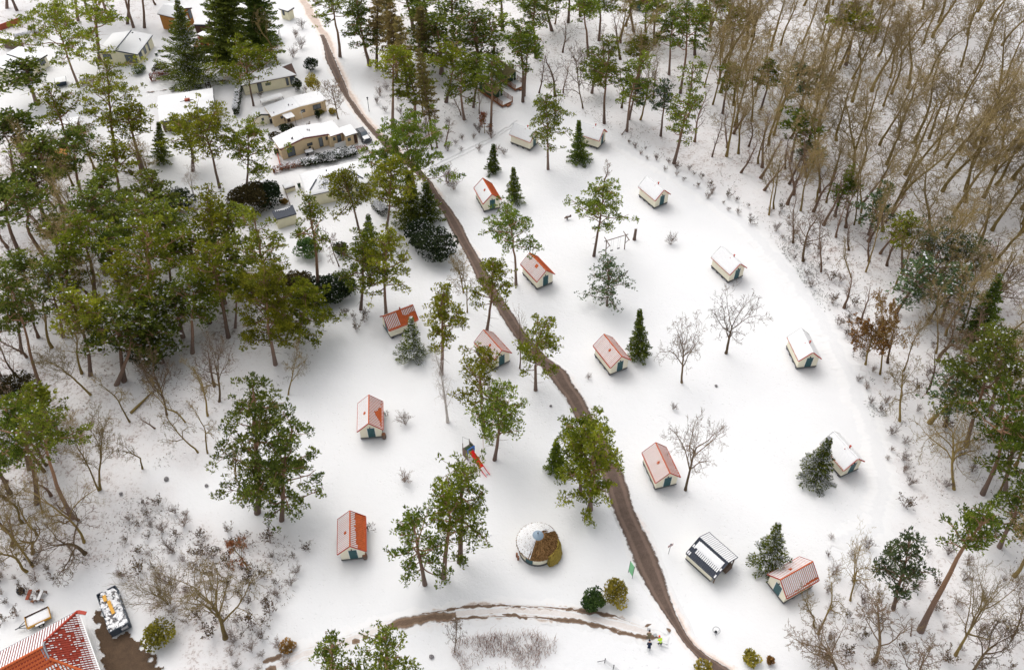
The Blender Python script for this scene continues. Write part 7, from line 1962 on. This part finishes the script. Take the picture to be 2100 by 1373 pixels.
RW = [(1290,290),(1390,345),(1460,400),(1545,435),(1590,500),(1660,570),(1710,650),(1755,750),(1810,840),(1845,930),(1860,1000),(1880,1060),(1830,1120),(1740,1200),(1670,1240),(1650,1300),(1660,1400),(2400,1400),(2400,-100),(1010,-100),(1050,100),(1150,215)]
LWP = [(-200,250),(100,330),(300,330),(360,430),(480,440),(600,620),(690,640),(640,760),(560,800),(470,880),(420,960),(300,960),(240,1180),(-200,1180)]
SCR = [(240,1060),(330,1010),(420,1080),(560,1090),(650,1105),(620,1190),(560,1290),(520,1373),(400,1373),(330,1290),(250,1190)]
UPR = [(730,80),(780,190),(850,290),(960,262),(1010,240),(1000,180),(1050,150),(1010,-60),(720,-60)]
undergrowth('wood_undergrowth', [RW], 3.0, 41, 'twigs and brambles over the floor of the right wood', MIX)
undergrowth('wood_undergrowth', [LWP], 3.0, 42, 'twigs and brambles over the floor of the left wood', MIX)
undergrowth('scrub_undergrowth', [SCR], 9.0, 43, 'low brambles over the lower left scrub', MIX, .6)
undergrowth('wood_undergrowth', [UPR], 2.5, 44, 'twigs over the floor under the upper pines', MIX)
undergrowth('edge_brambles', [[(1560,430),(1640,480),(1720,600),(1800,800),(1870,1030),(1900,1120),(1850,1100),(1790,870),(1700,660),(1590,500)]], 9.0, 45, 'brambles along the right edge of the meadow', (DARKB[0], BROWNB[1]), .5)
# red twig bed at the bottom edge
def twig_bed(poly, per_m2, seed):
    rs = np.random.RandomState(seed)
    g = np.array([[*Gn(x, y)] for x, y in poly]); lo, hi = g.min(0), g.max(0)
    P = rs.uniform(lo, hi, (int((hi - lo).prod() * per_m2), 2)); P = P[inside(P[:, 0], P[:, 1], [tuple(q) for q in g])]
    u0 = np.clip((P[:, 1] - lo[1]) / (hi[1] - lo[1]), 0, 1); q0 = vnoise(P[:, 0], P[:, 1], 1.3, 4)
    P = P[rs.rand(len(P)) < np.clip(q0 * 1.7 - .55 + .75 * (u0 - .35), .03, 1)]
    n = len(P); out = []
    h = rs.uniform(.35, 1.1, n)
    up = np.clip((P[:, 1] - lo[1]) / (hi[1] - lo[1]), 0, 1)
    for (x, y), hh, u in zip(P, h, up):
        hh *= .6 + .7 * u; q = rs.normal(0, .16, (2, 2)) * hh
        out.append((np.array([[x, y, -.05], [x + q[0, 0], y + q[0, 1], hh * .55], [x + q[0, 0] + q[1, 0], y + q[0, 1] + q[1, 1], hh]]), np.array([.020, .015, .007]), 3))
    V, Q_ = tubes_np(out)
    o = tag(link('red_twig_bed', mesh_np('red_twig_bed', V, Q_, [REDSTEM])), 'bed of upright red brown twigs in the snow at the bottom edge', 'shrubs')
    return stuff(o)
REDSTEM = bark_mat('red_stems', (0.20, 0.115, 0.085), (0.36, 0.225, 0.165), .0, .6)
twig_bed([(940,1310),(1000,1300),(1080,1297),(1140,1302),(1143,1328),(1125,1368),(1040,1385),(950,1385),(925,1340)], 40, 5)
# a few fallen branches and stones
def fallen(a, b, r, label, mat=OLDWOOD):
    P, Q = G(*a), G(*b); m = MB(); mid = (P + Q) / 2 + Vector((.1, .1, .12))
    m.tube([P + Vector((0,0,.08)), mid, Q + Vector((0,0,.1))], [r, r * .8, r * .4], 6); return tag(m.build('fallen_branch', mat), label, 'branch')
fallen((1275,277), (1284,264), .09, 'short dark fallen branch at the far edge of the meadow')
fallen((268,847), (312,805), .22, 'fallen mossy trunk among the crooked oaks on the left', MOSSBARK)
fallen((97,1174), (105,1180), .08, 'short fallen branch on the snow above the stored benches')
fallen((385,1133), (391,1123), .08, 'fallen branch in the lower left scrub')
def stone(px, s, label):
    P = G(*px); rs = np.random.RandomState(int(px[0])); m = MB()
    m.lathe([(0,-.05),(s,-.02),(s*.9,s*.5),(s*.4,s*.8),(0,s*.82)], 7); v = [(x+rs.normal(0,s*.1), y+rs.normal(0,s*.1), z) for x,y,z in m.v]; m.v = v
    return tag(m.build('stone', RUBBLE, None, loc=P), label, 'stone')
stone((1468.5,791), .22, 'small dark stone on the meadow below the round crowned oak')
stone((1130,832), .2, 'small dark stone left of the road near the dark spruce')
stone((341,982), .35, 'dark clod in the snow above the lower left scrub, left of another')
stone((424,995), .25, 'dark clod in the snow right of another, below the crooked oaks')
stone((885,1346), .3, 'dark round stone left of the red twig bed')
stone((248,1012), .25, 'dark clod below the twin bare trees')

# ------------------------------------------------------------------ people clearing the track
def person(px, face, label, pose, coat, hat, trousers=NAVYCLOTH, stripes=False, tool=True, tl=''):
    """one skinned body; face = heading in radians, pose = forward bend of the trunk"""
    foot = G(*px); t = thing('person', label, 'person', foot, face)
    s, c = math.sin(pose), math.cos(pose)
    hipz = .92 - .10 * s
    def up(d, l, side=0.0, fwd=0.0):                # a point along the bent trunk
        return (d[0] + s * l + c * fwd, side, d[2] + c * l - s * fwd)
    hip = (-.10 * s, 0, hipz)
    J, E, R = [], [], []
    def add(p, r, par=None):
        J.append(p); R.append(r)
        if par is not None: E.append((par, len(J) - 1))
        return len(J) - 1
    h = add(hip, .165)
    w = add(up(hip, .22), .150, h); ch = add(up(hip, .44), .175, w); nk = add(up(hip, .56), .075, ch)
    hd = add(up(hip, .66, 0, .03), .095, nk); add(up(hip, .79, 0, .04), .085, hd)
    for sd in (-1, 1):
        sh_ = add(up(hip, .48, sd * .20), .080, ch); el = add(up(hip, .26, sd * .26, .14), .055, sh_); wr = add(up(hip, .16, sd * .10, .36), .042, el); add(up(hip, .12, sd * .06, .44), .042, wr)
        kx = .10 if sd > 0 else -.02
        hp_ = add((hip[0], sd * .10, hipz - .06), .105, h); kn = add((hip[0] + .06 + kx, sd * .12, .50), .072, hp_); an = add((kx * 1.6 - .04, sd * .13, .10), .052, kn); add((kx * 1.6 + .14, sd * .14, .04), .048, an)
    me = bpy.data.meshes.new('person_body'); me.from_pydata(J, E, []); o = bpy.data.objects.new('body', me); COL.objects.link(o)
    md = o.modifiers.new('skin', 'SKIN')
    for v, r in zip(me.skin_vertices[0].data, R): v.radius = (r, r)
    me.skin_vertices[0].data[0].use_root = True
    sb = o.modifiers.new('sub', 'SUBSURF'); sb.levels = sb.render_levels = 2
    bpy.context.view_layer.update()
    dg = bpy.context.evaluated_depsgraph_get()
    nm = bpy.data.meshes.new_from_object(o.evaluated_get(dg))
    bpy.data.objects.remove(o)
    for m in (coat, trousers, SKIN, RUBBER): nm.materials.append(m)
    axis = Vector((s, 0, c)); hv = Vector(hip)
    for p in nm.polygons:
        q = Vector(p.center); a = (q - hv).dot(axis); fw = (q - hv).dot(Vector((c, 0, -s)))
        p.use_smooth = True
        p.material_index = 3 if q.z < .11 else 1 if a < .0 and not (fw > .2 and a > .05) else 2 if a > .555 or fw > .40 else 0
    link('body', nm, t)
    hp = Vector(up(hip, .73, 0, .035)); M = Matrix.Translation(hp) @ Matrix.Rotation(pose, 4, 'Y')
    m = MB(); m.lathe([(.112,.0),(.118,.05),(.10,.11),(.05,.145),(.0,.15)], 14); m.v = [tuple(M @ Vector(v)) for v in m.v]; m.build('hat', hat, t, True)
    m = MB(); m.lathe([(.105,-.05),(.112,.0)], 14, 0, math.radians(70), math.radians(290)); m.v = [tuple(M @ Vector(v)) for v in m.v]; m.build('hair', HAIR, t, True)
    m = MB(); f0_ = M @ Vector((.095, 0, -.04)); m.tube([f0_, M @ Vector((.135, 0, -.055))], [.018, .010], 6); m.build('nose', SKIN, t)
    for sd in (-1, 1):
        m = MB(); m.tube([M @ Vector((.098, sd*.035, -.015)), M @ Vector((.108, sd*.035, -.015))], .010, 5); m.build('eye', HAIR, t)
        m = MB(); m.tube([M @ Vector((.01, sd*.098, -.02)), M @ Vector((.0, sd*.112, -.02))], .026, 6); m.build('ear', SKIN, t)
        # five bent fingers closing on the shaft
        b = Vector(up(hip, .12, sd * .06, .44))
        for k in range(5):
            L = (.055, .075, .082, .076, .060)[k]; o_ = Vector((0, 0, .02 * (k - 2)))
            dirv = Vector((.6, -sd * .7, -.1)) if k else Vector((.3, -sd * .3, .8))
            p0_ = b + o_; p1_ = p0_ + dirv.normalized() * L * .55; p2_ = p1_ + (dirv + Vector((-.9, -sd * .3, 0))).normalized() * L * .5
            m = MB(); m.tube([p0_, p1_, p2_], [.011, .010, .008], 6); m.build('finger', SKIN, t)
    if stripes:
        for z in (.28, .36):
            for sd in (-1, 1):
                kx = .10 if sd > 0 else -.02
                m = MB(); m.tube([(hip[0] + .04 + kx, sd*.125, z), (hip[0] + .045 + kx, sd*.125, z+.045)], .085, 10); m.build('reflective_band', REFLECT, t)
    else:
        a_ = [Vector(up(hip, l)) for l in (.16, .20)]
        m = MB(); m.tube(a_, .168, 14); m.build('reflective_band', REFLECT if coat is HIVIS else trousers, t)
    if tool:
        R_ = Matrix.Rotation(face, 3, 'Z')
        g = Vector(up(hip, .12, 0, .45)); end = Vector((g.x + .75, .0, .04)); top = g + (g - end) * .55
        P = [foot + R_ @ q for q in (top, g, end)]
        sv = thing('snow_shovel', tl, 'shovel', P[2] * 1.0, face)
        m = MB(); m.tube([R_.transposed() @ (q - P[2]) for q in P], .016, 6); m.build('shaft', OLDWOOD, sv)
        m = MB(); m.slab((-.02,-.2,.01),(.33,-.2,-.02),(.33,.2,-.02),(-.02,.2,.01),.02); m.build('blade', STEEL, sv)
    return t
person((1353,1322), math.radians(108), 'person in a bright yellow jacket and red hat, bending over a shovel', .75, HIVIS, ORANGEHAT, NAVYCLOTH, False, True, 'snow shovel held by the person in the yellow jacket')
person((1330,1331), math.radians(85), 'person in navy work clothes with silver leg bands, bent forward on the track', .95, NAVYCLOTH, NAVYCLOTH, NAVYCLOTH, True, False)
person((1329,1311), math.radians(80), 'person in a khaki jacket and dark hat behind the one in navy', .8, KHAKI, HAIR, KHAKI, False, True, 'snow shovel held by the person in the khaki jacket')
